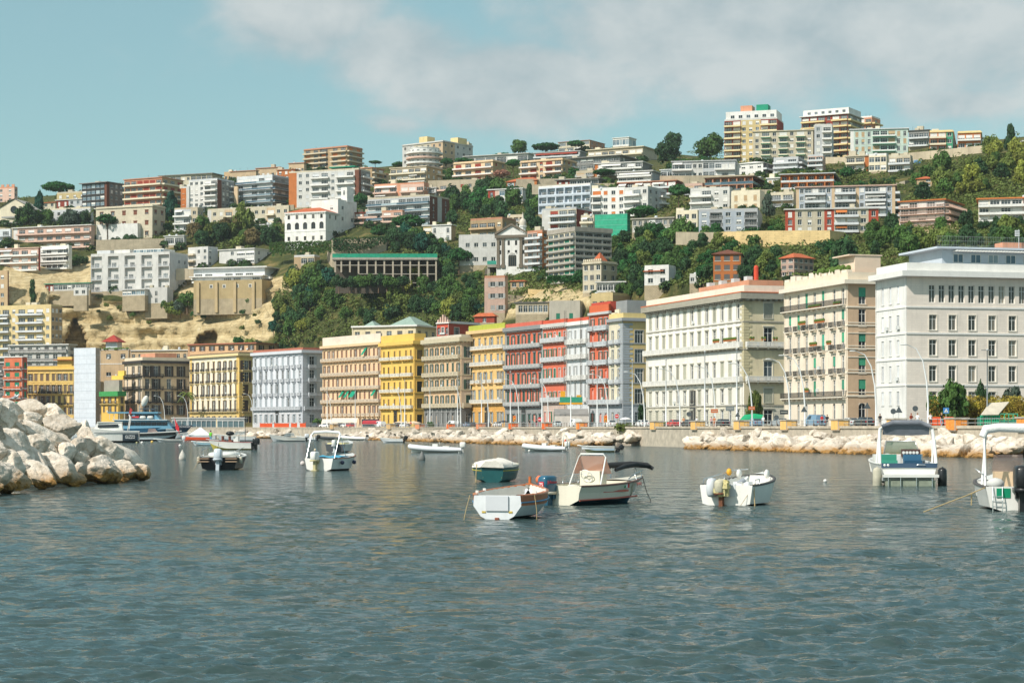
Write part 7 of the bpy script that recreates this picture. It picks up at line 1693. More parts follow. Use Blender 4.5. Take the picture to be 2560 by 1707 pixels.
for y0, y1, m in ((.25, 1.3, (64, 150, 128)), (-1.2, -.15, (60, 108, 140))): b = MB(); b.box(2.6, y0, .7, 3.2, y1, 1.4); b.box(3.0, y0, 1.4, 3.2, y1, 1.75); b.build('seat', pm(m, .6), t)
b = MB(); b.box(3.97, -.15, .75, 3.999, .35, 1.7); b.build('cabin_door', pm((238, 238, 236), .5), t)
b = MB(); b.tube([(-.08, -.9, 1.17), (-.14, -.85, 1.2), (-.14, -.45, 1.2), (-.08, -.4, 1.17)], .025, 6); b.build('grab_rail', CHROME, t, True)
for y in (1.42, 1.22): b = MB(); b.ball((-.07, y, 1.17), .03, .08, .08, 8); b.build('stern_light', pm((240, 240, 236), .3), t, True)
t, s = boat('motorboat', 'white boat with a black outboard cut by the right frame edge', 2545, 1275, 6)
hl = hull(6.6, 2.75, .95, 1.3, .93, 2.3, .25, .5, .12, .4, .45, .4); put_hull(t, hl, GEL, GEL, GEL2, GEL, RUB, GEL2, GEL)
outboard(t, -.15, -.12, .72, 1.6, BLK, BLK, 0); b = MB(); b.box(-.03, .3, .5, -.008, .85, .88); b.build('green_sticker', pm((20, 150, 110), .5), t)
b = MB(); b.tube([(-.05, 1.0, .95), (-.2, 1.02, .4), (-.2, 1.02, -.1)], .022, 5); b.tube([(-.05, .62, .95), (-.2, .64, .4), (-.2, .64, -.1)], .022, 5)
for k in range(3): b.tube([(-.2, 1.02, .15 + .2 * k), (-.2, .64, .15 + .2 * k)], .018, 4)
b.build('ladder', CHROME, t); b = MB(); b.ball((.35, .85, 1.05), .35, .38, .25, 10); b.build('covered_seat', pm((214, 214, 210), .8), t, True)
b = MB(); b.tube([(.5, 1.22, .95), (1.3, 1.15, 3.0), (1.35, 1.0, 3.2)], .05, 6); b.tube([(1.6, 1.22, 1.0), (1.35, 1.1, 3.0)], .05, 6); b.tube([(.5, -1.22, .95), (1.3, -1.15, 3.0)], .05, 6); b.build('bimini_frame', WFR, t, True)
b = MB(); b.tube([(1.3, 1.25, 2.95), (1.33, 1.1, 3.25), (1.35, .6, 3.32), (1.35, -.8, 3.3), (1.3, -1.25, 3.0)], [.14, .2, .18, .2, .14], 9); b.build('bimini', pm((238, 238, 236), .8, .06, 3, bump=.3), t, True)
rail(t, [(.4, 1.2, .95), (.45, 1.2, 1.35), (3.0, 1.3, 1.6)], .02); b = MB(); b.box(2.4, -.6, .45, 3.0, .6, 1.5); b.build('console', pm((226, 196, 160), .6), t); b = MB(); b.quad((3.0, -.65, 1.5), (3.0, .65, 1.5), (2.7, .6, 2.2), (2.7, -.6, 2.2)); b.build('windscreen', clearglass((.3, .22, .2), .6), t)
line(t, [(.1, 1.3, .9), (-.3, 2.0, .62), (-1.6, 3.9, -.02)], .025); line(t, [(-.15, 1.85, .68), (-.2, 1.87, .2)], .025)
t, s = boat('motorboat', 'boat with a black stern and a big silver outboard, rails round its deck', 546, 1174, 3)
hl = hull(7.0, 3.2, 1.0, 1.35, .95, 2.3, .3, .4, .1, .4, .7, .5); put_hull(t, hl, pm((50, 50, 56), .4, .1), BLK, pm((190, 170, 130), .7), pm((40, 40, 46), .4, .1), GEL, GEL, GEL)
b = MB(); b.ball((2.6, 0, 1.15), 2.0, 1.25, .28, 16, e=.7); b.build('deck_hump', GEL, t, True)
outboard(t, -.15, -.05, .6, 1.45, pm((206, 214, 222), .3, .05, coat=.5), pm((196, 204, 212), .4), R(12))
for y in (1.15, -1.1): b = MB(); b.box(-.5, y - .45, .62, -.02, y + .45, .7); b.box(-.5, y - .45, .85, -.02, y + .45, .92); b.build('bathing_platform', pm((176, 150, 126), .7), t)
rail(t, [(.2, 1.4, 1.0), (.25, 1.42, 1.55), (3, 1.5, 1.75)], .022, posts=[((1.2, 1.45, 1.0), (1.2, 1.45, 1.62))]); rail(t, [(.2, -1.4, 1.0), (.25, -1.42, 1.55), (3, -1.5, 1.75)], .022, posts=[((1.2, -1.45, 1.0), (1.2, -1.45, 1.62))])
for y in (1.68, -1.68): fender(t, .5, y, .75, .16, .28, FEND)
line(t, [(.1, 1.5, .9), (-.3, 1.75, .3), (-.6, 1.9, -.05)])
t, s = boat('motorboat', 'white boat with a turquoise cover and a white rolled bimini on thin posts', 797, 1176, 22)
hl = hull(6.0, 2.7, .95, 1.25, .92, 2.3, .25, .4, .12, .4, .5, .4); put_hull(t, hl, GEL, GEL, pm((60, 48, 46), .7), GEL, pm((150, 112, 92), .6), GEL2, GEL)
outboard(t, -.15, .15, .7, 1.15, pm((244, 242, 236), .4, .05, coat=.3), pm((206, 196, 150), .6, .2), 0)
b = MB(); rr = random.Random(4); b.sheet([[(x, y * (1 - .06 * x), 1.0 + .18 * math.sin(x * 2.3) * (1 - abs(y)) + rr.uniform(-.04, .1)) for y in (-1.2, -.8, -.4, 0, .4, .8, 1.2)] for x in (.25, .7, 1.2, 1.8, 2.4, 3.0, 3.6)]); b.build('cover', pm((86, 166, 196), .8, .15, 3, bump=.3), t, True)
for y in (1.25, -1.2): b = MB(); b.tube([(.3, y, .95), (1.2, y * 1.02, 2.8), (1.3, y, 2.95)], .026, 6); b.tube([(2.3, y, 1.05), (1.3, y, 2.85)], .022, 6); b.build('bimini_post', CHROME, t)
b = MB(); b.tube([(1.3, 1.25, 2.8), (1.3, 1.1, 2.98), (1.3, 0, 3.04), (1.3, -1.1, 2.98), (1.3, -1.25, 2.75)], [.07, .1, .1, .1, .07], 9); b.build('bimini', pm((242, 242, 240), .8, .06), t, True)
for q, m in ((.2, (60, 66, 90)), (.55, (60, 66, 90))): b = MB(); b.ball((q * 6, -hl['hb'](q) - .12, .62), .17, n=10); b.build('fender', pm(m, .5), t, True)
b = MB(); b.ball((.0, 1.42, .55), .2, n=10); b.build('fender', pm((226, 214, 210), .5), t, True)
t, s = boat('motorboat', 'small white boat with a dark stern bottom and a white motor in mid water', 838, 1130, 12)
hl = hull(6.2, 3.2, 1.1, 1.6, .9, 2.2, .3, .5, .15, .4, .6, .45); put_hull(t, hl, GEL, GEL, BLK, pm((80, 84, 88), .5), GEL, GEL2, GEL); outboard(t, -.2, .0, .8, 1.3, GEL, GEL2, 0)
b = MB(); b.box(.2, -1.2, 1.1, 2.6, 1.2, 1.3); b.build('cover', pm((232, 222, 170), .8), t); b = MB(); b.quad((3.0, -1.1, 1.3), (3.0, 1.1, 1.3), (2.6, .9, 1.9), (2.6, -.9, 1.9)); b.build('windscreen', SCREEN, t)
t, s = boat('motorboat', 'white open boat seen side on with brown seats and a thin mast', 632, 1124, -82)
hl = hull(7.4, 2.5, 1.15, 1.6, .9, 2.2, .3, .7, .2, .4, .6, .3); put_hull(t, hl, GEL, GEL, pm((206, 190, 96), .7), pm((90, 90, 92), .5), pm((150, 60, 60), .5), GEL2, GEL); outboard(t, -.25, 0, .8, 1.5, BLK, BLK, 0)
for x in (3.2, 4.3): b = MB(); b.box(x, -.5, .6, x + .5, .5, 1.5); b.box(x + .35, -.5, 1.5, x + .5, .5, 2.1); b.build('seat', pm((150, 92, 76), .6), t)
b = MB(); b.box(2.2, -.5, .6, 2.9, .5, 2.0); b.build('console', GEL, t); b = MB(); b.tube([(1.2, 0, .6), (1.2, 0, 4.6)], .05, 6); b.build('mast', RUB, t); b = MB(); b.ball((3.4, .6, 2.5), .7, .5, .35, 10); b.build('folded_hood', BLK, t, True)
def far_speed(label, px, py, h, L, B, zs, zb, deck, top, mid, bot, extra=None, name='speedboat', tr=.9, rk=1.2):
 t, s = boat(name, label, px, py, h); hl = hull(L, B, zs, zb, tr, 2.1, .3, rk, .25, .4, zs * .55, deck); put_hull(t, hl, top, mid, bot, mid, top, GEL2, top)
 if extra: extra(t, hl)
 return t
def ex_cabin(c0, c1, w, z0, z1, gl=SCREEN, roof=True):
 def f(t, hl):
  b = MB(); b.add([(c0, -w, z0), (c1 + .8, -w * .8, z0), (c1 + .8, w * .8, z0), (c0, w, z0), (c0 + .3, -w * .8, z1), (c1, -w * .6, z1), (c1, w * .6, z1), (c0 + .3, w * .8, z1)], [(0,1,5,4),(1,2,6,5),(2,3,7,6),(3,0,4,7)]); b.build('windscreen', gl, t)
  if roof: b = MB(); b.box(c0 + .2, -w * .85, z1 + .002, c1, w * .85, z1 + .12); b.build('cabin_roof', GEL, t)
 return f
def ex_white(t, hl):
 ex_cabin(3.6, 9.4, 1.35, 1.6, 2.6, GEL)(t, hl); b = MB(); b.add([(4.6, sd * 1.32, z) if q else (9.2, sd * 1.22, z) for sd in (1, -1) for q, z in ((1, 2.0), (0, 1.95), (0, 2.3), (1, 2.42))], [(0, 1, 2, 3), (4, 5, 6, 7)]); b.build('cabin_window', pm((60, 68, 74), .2, .1, 1), t); rail(t, [(2.5, 1.5, 1.6), (1.9, 1.5, 3.3), (2.3, 0, 3.6), (1.9, -1.5, 3.3), (2.5, -1.5, 1.6)], .12, GEL, name='radar_arch')
 b = MB(); b.tube([(2.4, .4, 3.5), (2.0, .4, 4.6)], .03); b.add([(2.3, .4, 3.9), (2.0, .4, 4.6), (1.5, .4, 4.3), (1.8, .4, 3.7)], [(0, 1, 2, 3)]); b.build('flag', pm((206, 84, 80), .8), t); fender(t, 4.5, -1.9, .9, .25, .4, FEND)
 b = MB(); b.sheet([[(x, hl['hb'](x / 14) * .97 + .06, .25), (x, hl['hb'](x / 14) + .04, 1.15)] for x in (.1, .8, 1.6, 2.6, 3.6)]); b.build('aft_panel', pm((52, 64, 74), .4), t); text(t, 'GUZZO', .62, (1.9, 1.88, .72), (R(90), 0, R(180)), WT, ext=.02); b = MB(); b.sheet([[(x, hl['hb'](x / 14) + .05, 1.22), (x, hl['hb'](x / 14) + .06, 1.34)] for x in (.1, 2, 4, 6, 8, 10)]); b.build('rub_line', pm((120, 130, 136), .5), t)
far_speed('white motor yacht with a dark aft panel and swept arch beside the breakwater', 348, 1106, -97, 14.0, 3.6, 1.5, 2.1, .62, GEL, GEL, pm((60, 70, 78), .5), ex_white, 'motor_yacht').scale = (1, 1.2, 1.75)
b_ = None
def ex_stripe(t, hl):
 for sd in (1, -1): b = MB(); b.sheet([[(q * 12, sd * (hl['hb'](q) + .045), hl['sh'](q) - .55), (q * 12, sd * (hl['hb'](q) + .06), hl['sh'](q) - .12)] for q in [i / 12 for i in range(12)]]); b.build('black_stripe', BLK, t)
 ex_cabin(3.8, 5.6, 1.1, 1.35, 2.0, clearglass((.3, .22, .2), .7), False)(t, hl)
 b = MB(); b.tube([(11.2, 0, 1.6), (10.4, 0, 4.0)], .05); b.build('flag_pole', WFR, t)
 for k, c in enumerate(((30, 130, 80), (244, 244, 240), (206, 50, 60))): b = MB(); b.add([(11.1 - .25 * k * .4, -.02, 2.0 + .1 * 0), (10.55, -.02, 3.8), (10.9 + .45 * k, -.05 - .1 * k, 3.3 - .55 * k), (11.2 + .35 * k, -.05 - .1 * k, 1.9 - .4 * k)], [(0, 1, 2, 3)]); b.build('flag_band', pm(c, .8), t)
far_speed('long white speedboat with a black side stripe moored by the blue ferry', 332, 1102, 84, 12.4, 2.9, 1.3, 1.6, .6, GEL, pm((206, 216, 222), .4), pm((40, 40, 44), .5), ex_stripe).scale = (1, 1.2, 1.6)
far_speed('white speedboat with chrome rails in front of the grey palazzo', 762, 1103, -100, 9.6, 2.6, .9, 1.9, .55, GEL, GEL, GEL2, lambda t, hl: (ex_cabin(2.5, 4.6, .9, 1.3, 2.0)(t, hl), rail(t, [(1, 1, 1.2), (1.6, 1, 2.6), (1.6, -1, 2.6), (1, -1, 1.2)], .04), outboard(t, -.2, 0, .8, 1.6, GEL2, BLK, 0)))
far_speed('white boat with a blue stripe and a bare motor, right of the arched dinghy', 1536, 1130, -88, 5.1, 2.0, .78, .95, .1, GEL, pm((196, 216, 232), .4), pm((206, 200, 160), .7), lambda t, hl: (outboard(t, -.3, 0, .6, 1.2, pm((120, 110, 100), .8, .3), RUB, R(-25)), outboard(t, -.6, .4, .5, 1.0, BLK, BLK, R(-30))), 'motorboat')
far_speed('pale blue skiff drawn up against the rocks by the quay steps', 1528, 1110, -85, 7.0, 2.0, .8, 1.1, .3, pm((170, 206, 214), .5), pm((200, 214, 214), .5), GEL2, lambda t, hl: outboard(t, -.1, 0, .6, 1.3, BLK, BLK, 0), 'skiff')
far_speed('little white rowing tender with a red bow at the quay', 1612, 1111, -86, 4.6, 1.7, .5, .9, .25, GEL, GEL, pm((226, 90, 100), .5), None, 'tender')
far_speed('white boat with a red stripe tied along the bare quay wall', 1654, 1112, 84, 6.6, 1.9, .75, 1.2, .3, pm((206, 90, 84), .5), GEL, GEL2, lambda t, hl: (outboard(t, -.2, 0, .7, 1.9, BLK, BLK, R(-40)), [b.build('life_ring', pm((234, 104, 72), .6), t, True) for b in [ring_mb((2.2, 0, 1.1), .4, .12)]]), 'motorboat')
far_speed('white moored boat behind the green shirted man', 640, 1102, -90, 11.0, 2.8, 1.2, 1.8, .6, GEL, GEL2, GEL2, ex_cabin(2.5, 5, 1.1, 1.5, 2.4), 'speedboat')
far_speed('small white tender with sheeted bow next to the red kayak', 455, 1104, -88, 7.0, 1.8, .55, .7, .3, GEL, GEL, GEL2, lambda t, hl: outboard(t, -.2, 0, .6, 1.2, GEL, GEL2, 0), 'tender')
for x, y, L_, h, lab in ((300, 1099, 13, -95, 'white cruiser behind the motor yacht at the left, first of three'), (262, 1097, 12, -90, 'white cruiser behind the motor yacht at the left, second of three'), (392, 1098, 10, 86, 'white cruiser behind the motor yacht at the left, rightmost of three'), (792, 1101, 7, -60, 'small white boat with raised motor by the chrome railed speedboat'), (1008, 1106, 6, -85, 'low white boat close to the middle rocks')):
 far_speed(lab, x, y, h, L_, L_ * .25, 1.5 if L_ > 8 else .9, 2.2 if L_ > 8 else 1.2, .5, GEL, GEL2, GEL2, ex_cabin(L_ * .25, L_ * .5, L_ * .09, 1.6, 3.0) if L_ > 8 else lambda t, hl: outboard(t, -.2, 0, .8, 1.3, BLK, BLK, R(-20)), 'cruiser' if L_ > 8 else 'motorboat')
t, s = boat('tent_boat', 'boat under a white pointed boat tent behind the red kayak', 540, 1098, -88); hl = hull(11, 2.8, 1.2, 1.5, .9, 2.2, .3, .8); put_hull(t, hl, GEL2, GEL2, GEL2, GEL2, GEL, GEL2); b = MB()
b.add([(1.5, -1.3, 1.3), (8, -1.3, 1.3), (8, 1.3, 1.3), (1.5, 1.3, 1.3), (4.6, 0, 3.6)], [(0, 1, 4), (1, 2, 4), (2, 3, 4), (3, 0, 4)]); b.build('tent', pm((240, 242, 246), .8, .04), t)
t, s = boat('kayak', 'orange red kayak floating among the white boats', 524, 1100, -88); hl = hull(8.0, 1.2, .75, 1.0, .3, 1.8, .2, .6, .1, .45, .4, .3); OK_ = pm((232, 96, 62), .5, .1); put_hull(t, hl, OK_, OK_, OK_, OK_, OK_, OK_, OK_)
def rib(label, px, py, h, L, B, tube_r=.26, arch=False, mot=GEL, col=None, console=True):
 t, s = boat('inflatable_dinghy', label, px, py, h); m = col or pm((226, 228, 232), .55, .06, 1, streak=.12); w = B / 2 - tube_r; z0 = tube_r * 1.25
 P = [(-.35, w, z0), (L * .25, w, z0), (L * .6, w * .98, z0 + .1), (L * .8, w * .75, z0 + .24), (L * .94, w * .36, z0 + .36), (L - tube_r, 0, z0 + .4)]
 pts = P + [(x, -y, z) for x, y, z in reversed(P[:-1])]; b = MB(); b.tube(pts, [tube_r * .55] + [tube_r] * (len(pts) - 2) + [tube_r * .55], 12); b.build('tube', m, t, True)
 b = MB(); b.sheet([[(q * L * .93, w * (1 - q ** 3) * c, (.02 if abs(c) < 1 else z0) - (.25 if c == 0 else 0) * (1 - q) ) for c in (1, .7, 0, -.7, -1)] for q in [i / 8 for i in range(9)]]); b.box(0, -w, -.1, .08, w, z0 + .2); b.build('hull', GEL, t)
 b = MB(); b.box(.1, -w, z0 - .05, L * .7, w, z0 + .0); b.build('floor', pm((176, 180, 184), .7), t)
 outboard(t, -.15, 0, z0 + .25, 1.1, mot, pm((190, 190, 184), .5), 0)
 if console:
  b = MB(); b.box(L * .42, -.35, z0, L * .52, .35, z0 + .75); b.build('console', GEL, t); ring_mb((L * .39, 0, z0 + .8), .2, .025).build('steering_wheel', pm((200, 200, 196), .5), t, True); b = MB(); b.box(L * .2, -.5, z0, L * .32, .5, z0 + .5); b.build('seat', pm((220, 216, 206), .6), t)
 if arch: rail(t, [(.1, w, z0), (-.05, w * .95, z0 + 1.6), (0, w * .7, z0 + 1.85), (0, -w * .7, z0 + 1.85), (-.05, -w * .95, z0 + 1.6), (.1, -w, z0)], .07, GEL, name='arch'); ring_mb((.12, -w * .8, z0 + .95), .26, .08).build('life_ring', pm((238, 84, 54), .6), t, True)
 return t
rib('white inflatable dinghy with a tilted motor in front of the rocks', 1150, 1131, -82, 7.2, 2.6, .34)
rib('grey inflatable dinghy with a tall stern arch and an orange life ring', 1412, 1128, -72, 6.4, 2.6, .34, True)
rib('white inflatable dinghy beached on the tip of the middle rocks', 915, 1100, -70, 8.0, 3.0, .42, False, BLK, GEL)
rib('dark grey inflatable behind the small mid water boat', 862, 1099, -85, 8.5, 2.6, .36, False, BLK, pm((76, 82, 86), .6), False)
rib('white inflatable lying against the quay near the orange life ring', 1775, 1113, -60, 5.0, 2.2, .3, False, GEL, GEL, False)
def ferry():
 D = 640; t = thing('ferry', 'dark blue passenger ship with a light blue upper deck and a radar dome', 'ship', WZ(268, D, 0), R(-2)); s = D / F; L = 228 * s
 BL = pm((42, 92, 122), .45, .08, .5, coat=.2); LB = pm((112, 164, 190), .45, .08, .5); NV = pm((52, 62, 80), .5); WIN = pm((36, 44, 52), .2, .1, 1)
 hl = hull(L, 7.0, 3.1, 4.4, .95, 2.4, .8, 3.5, .4, .4, 2.6, .3, gun=.2); hl['hull'].build('hull', [BL, BL, BL, BL], t); hl['gunwale'].build('gunwale', LB, t, True); hl['foredeck'].build('foredeck', BL, t)
 b = MB(); b.add([(3, -3.2, 3.0), (22, -3.2, 3.0), (22, 3.2, 3.0), (3, 3.2, 3.0), (3, -3.1, 5.8), (19.5, -3.0, 5.8), (19.5, 3.0, 5.8), (3, 3.1, 5.8)], [(0,1,5,4),(1,2,6,5),(2,3,7,6),(3,0,4,7),(4,5,6,7)]); b.build('main_saloon', LB, t)
 for k in range(9): b = MB(); x = 4.5 + k * 1.75; b.box(x, -3.26, 4.2, x + 1.6, -3.1, 5.3); b.build('saloon_window', WIN, t)
 b = MB(); b.box(2.5, -3.5, 5.82, 20.2, 3.5, 6.1); b.build('upper_deck', pm((214, 224, 228), .5), t)
 b = MB(); b.add([(8, -2.6, 6.1), (17.5, -2.6, 6.1), (17.5, 2.6, 6.1), (8, 2.6, 6.1), (9, -2.5, 8.0), (15.8, -2.4, 8.0), (15.8, 2.4, 8.0), (9, 2.5, 8.0)], [(0,1,5,4),(1,2,6,5),(2,3,7,6),(3,0,4,7),(4,5,6,7)]); b.build('wheelhouse', LB, t)
 for k in range(5): b = MB(); x = 9.6 + k * 1.25; b.box(x, -2.66, 6.8, x + 1.1, -2.5, 7.7); b.build('wheelhouse_window', WIN, t)
 b = MB(); b.box(.8, -2.9, 8.02, 17.0, 2.9, 8.5); b.build('awning_roof', LB, t)
 for k in range(5):
  for y in (-2.7, 2.7): b = MB(); b.tube([(1.4 + k * 1.6, y, 6.1), (1.4 + k * 1.6, y, 8.0)], .06, 5); b.build('awning_post', WFR, t)
 b = MB(); b.tube([(8.3, -3.2, 6.75), (11, -3.2, 6.8)], .3, 8); b.build('liferaft', pm((206, 56, 60), .6), t, True)
 for x in (12.2, 14.6): b = MB(); b.ball((x, -3.0, 6.75), 1.0, .45, .45, 10, e=.6); b.build('raft_canister', GEL, t, True)
 b = MB(); b.tube([(12, 0, 8.5), (12, 0, 10.2)], .25, 6); b.box(10.6, -.6, 9.4, 13.4, .6, 9.6); b.box(14, -.3, 9.2, 15.5, .3, 9.5)
 for k in range(6): b.tube([(10.5 + k, .3, 8.5), (11 + k * .7, 0, 10)], .05, 4)
 b.build('mast', pm((70, 84, 96), .5), t)
 b = MB(); b.ball((12.2, 0, 12.0), 1.0, 1.0, 1.9, 14, M=Matrix.Translation((12.2, 0, 12)) @ Matrix.Rotation(R(22), 4, 'Y') @ Matrix.Translation((-12.2, 0, -12))); b.build('radar_dome', pm((226, 224, 214), .5), t, True)
 b = MB(); b.add([(23.4, -3.18, 2.9), (27.2, -2.1, 3.3), (28.2, -1.75, 4.25), (23.4, -3.3, 4.15)], [(0, 1, 2, 3)]); b.build('name_panel', NV, t)
 text(t, 'METEOMEET', .62, (25.7, -2.86, 3.75), (R(90), 0, R(15)), WT, 'ship_name', .02)
ferry()
def buoy(label, px, py, hpx, mat, kind=0, group=None):
 D = Dw(py); s = D / F; h = hpx * s; b = MB()
 if kind == 0: b.lathe([(0, -.3 * h), (h * .36, -.1 * h), (h * .37, .2 * h), (h * .3, .5 * h), (h * .14, .8 * h), (h * .07, .9 * h), (h * .07, h), (0, h)], 16)
 else: b.ball((0, 0, h * .3), h * .6, h * .55, h * .55, 12)
 o = b.build('buoy', mat, None, True); o.location = ((px - CX) / F * D, D, 0); tag(o, label, 'buoy', group)
buoy('pale grey teardrop buoy left of the black sterned boat', 456, 1148, 24, pm((206, 200, 190), .6, .2, 4)); buoy('dark grey cone buoy in front of the white inflatable', 1055, 1150, 23, pm((116, 118, 116), .6, .2, 4))
for x, y, h, m, lab in ((450, 1115, 6, 'wh', 'white ball float near the teardrop buoy'), (508, 1111, 7, 'wh', 'white ball float left of the green shirted man, first of two'), (517, 1112, 7, 'pk', 'pinkish ball float left of the green shirted man, second of two'), (355, 1108, 6, 'wh', 'white ball float under the motor yacht stern'), (380, 1106, 6, 'ye', 'yellow float beside the black striped speedboat'), (342, 1108, 5, 'ol', 'greenish float beside the motor yacht stern'),
 (788, 1126, 6, 'be', 'beige float left of the small mid water boat'), (1038, 1128, 4, 'wh', 'tiny white float left of the white inflatable'), (1323, 1128, 5, 'wh', 'tiny white float left of the arched dinghy'), (2063, 1204, 8, 'wh', 'white float alone between two white boats'), (1475, 1108, 5, 'wh', 'small white float before the blue striped boat')): buoy(lab, x, y, h, pm(K(m), .5, .05), 1)
# ------------------------------------------------------------------ life on the promenade
def road_D(px, off):
 lo, hi = 120.0, 790.0
 for _ in range(40):
  mid = (lo + hi) / 2
  if (prom_X(mid) + off) / mid > (px - CX) / F: lo = mid
  else: hi = mid
 return lo
def heading(D): return math.atan2(1.0, prom_X(D + 1) - prom_X(D))       # direction of the coast in plan
def prom_at(px, off=1.5):
 D = road_D(px, off); return Vector(((px - CX) / F * D, D, PROM_Z)), D
STONE = pm((190, 180, 166), .9, .2, 1.5, streak=.3)
blocks = [(835, 'tan'), (978, 'tan'), (1050, 'sal'), (1127, 'orr'), (1202, 'sal'), (1284, 'orr'), (1368, 'orr'), (1455, 'or2'), (1642, 'yb'), (1745, 'yb'), (1854, 'yb'), (1972, 'yb'), (2101, 'yb'), (2242, 'yb'), (2392, 'br2'), (2572, 'br2')]
PC = dict(tan=(214, 178, 130), sal=(230, 150, 110), orr=(238, 116, 56), or2=(244, 160, 84), yb=(246, 196, 120), br2=(244, 156, 74))
where = {835: 'before the long peach palazzo', 978: 'before the lemon yellow palazzo', 1050: 'before the weathered peach palazzo', 1127: 'at the right end of the weathered peach palazzo', 1202: 'before the orange yellow palazzo', 1284: 'at the left end of the big red palazzo', 1368: 'before the red palazzo with green shutters', 1455: 'before the slim white palazzo',
         1642: 'at the left end of the cream palace', 1745: 'at the arched door of the cream palace', 1854: 'beside the green tarpaulin', 1972: 'at the left end of the peach palazzo', 2101: 'at the right end of the peach palazzo', 2242: 'before the corner of the white building', 2392: 'before the yellow green hedge', 2572: 'at the right frame edge'}
for px, c in blocks:
 p, D = prom_at(px, .6); t = thing('parapet_block', 'stone parapet block with %s boards %s' % ({'tan': 'tan', 'sal': 'salmon', 'orr': 'bright orange', 'or2': 'orange and yellow', 'yb': 'pale yellow', 'br2': 'orange patterned'}[c], where[px]), 'parapet', p - Vector((0, 0, .55)), heading(D) - math.pi, 'parapet blocks along the promenade')
 w = 2.6; b = MB(); b.box(-w / 2, -.9, 0, w / 2, .9, 1.5); b.box(-w / 2 - .15, -1.05, 1.5, w / 2 + .15, 1.05, 1.68); b.build('block', STONE, t)
 for k in range(2):
  m = pm(PC[c] if not (c == 'or2' and k) else (240, 130, 60), .7, .25 if c == 'br2' else .06, 4)
  b = MB(); x0 = -w / 2 + .15 + k * 1.2; b.box(x0, -.95, .12, x0 + 1.1, -.902, 1.38); b.build('board', m, t)
  b = MB(); y0 = -.8 + k * .82; b.box(w / 2 + .002, y0, .12, w / 2 + .05, y0 + .76, 1.38); b.build('board', m, t)
xs = [b_[0] for b_ in blocks]
for a, b2 in zip(xs, xs[1:]):
 p, D0 = prom_at(a, .5); q, D1 = prom_at(b2, .5)
 if D0 - D1 < 6: continue
 t = thing('railing', 'thin grey quay railing between the parapet block %s and the next' % where[a][:44], 'railing', p, 0, 'quay railings'); t['label'] = ('thin grey railing right of the parapet block ' + where[a]).replace('the red palazzo with green shutters', 'the green shuttered red palazzo').replace('the right end of the weathered peach palazzo', 'the weathered peach palazzo, right end').replace('before the ', 'by the ').replace('thin grey railing right', 'grey railing right')
 d = (q - p); n = max(2, min(60, int(d.length / 2.2))); r = MB()
 for z in (.45, .95): r.tube([Vector((0, 0, z)) + d * .04, Vector((0, 0, z)) + d * .96], .035, 4)
 r.build('rail', pm((196, 200, 198), .5, .1), t)
 for k in range(n + 1): m = MB(); f = .04 + .92 * k / n; m.tube([d * f, d * f + Vector((0, 0, 1.0))], .05, 5); m.build('post', pm((110, 92, 80), .6, .1), t)
def lamp(label, bx, hx, hy, off=4.0, by=None):
 p, D = prom_at(bx, off); t = thing('street_lamp', label, 'street lamp', p, 0); s = D / F; H = CH + (HY - hy) * s - PROM_Z; dx = (hx - bx) * s; b = MB()
 pts = [(0, 0, 0), (0, 0, H * .3), (dx * .06, 0, H * .55), (dx * .22, 0, H * .8), (dx * .5, 0, H * .95), (dx * .9, 0, H)]
 b.tube(pts, [.13, .12, .105, .09, .07, .05], 8); b.build('pole', pm((232, 234, 234), .4, .04), t, True)
 b = MB(); b.ball((dx * 1.02, 0, H - .02), .5, .16, .1, 10, e=.8); b.build('lamp_head', pm((214, 216, 214), .4), t, True)
nm = ['left of the beige palazzo', 'beside the palm', 'at the corner of the cream yellow palazzo']
for bx, hx, hy, lab in [(2320, 2260, 861, 'before the white corner building'), (2190, 2133, 877, 'at the right edge of the peach palazzo'), (2012, 1955, 888, 'before the middle of the peach palazzo'), (1974, 1922, 897, 'at the left edge of the peach palazzo'), (1880, 1829, 908, 'beside the olive tree'), (1788, 1742, 915, 'before the arched door of the cream palace'), (1700, 1654, 922, 'before the left half of the cream palace'),
 (1611, 1566, 929, 'before the ochre corner palazzo'), (1520, 1480, 935, 'before the tall narrow red palazzo'), (1371, 1335, 946, 'at the right end of the big red palazzo'), (1297, 1265, 948, 'at the left end of the big red palazzo'), (1221, 1188, 955, 'before the orange yellow palazzo'), (1152, 1125, 960, 'before the weathered peach palazzo'), (1003, 978, 968, 'before the lemon yellow palazzo'), (828, 805, 975, 'before the peach palazzo left end'), (633, 612, 984, 'before the cream yellow palazzo corner'), (470, 447, 989, 'beside the palm'), (412, 388, 989, 'before the beige palazzo')]:
 lamp('white curved street lamp ' + lab, bx, hx, hy, 5)
def mast(label, px, ytop, off=3.0, m=None, r=.11, name='light_mast', ybot=None):
 p, D = prom_at(px, off); H = CH + (HY - ytop) / F * D - PROM_Z; t = thing(name, label, 'mast', p); b = MB(); b.tube([(0, 0, 0), (0, 0, H * .5), (0, 0, H)], [r * 1.15, r, r * .7], 7); b.build('pole', m or pm((236, 238, 238), .4, .04), t, True); b = MB(); b.ball((0, 0, H + .1), .2, .2, .14, 8); b.box(-.25, -.25, -.01, .25, .25, .12); b.build('fitting', pm((200, 202, 202), .4), t); return t, H
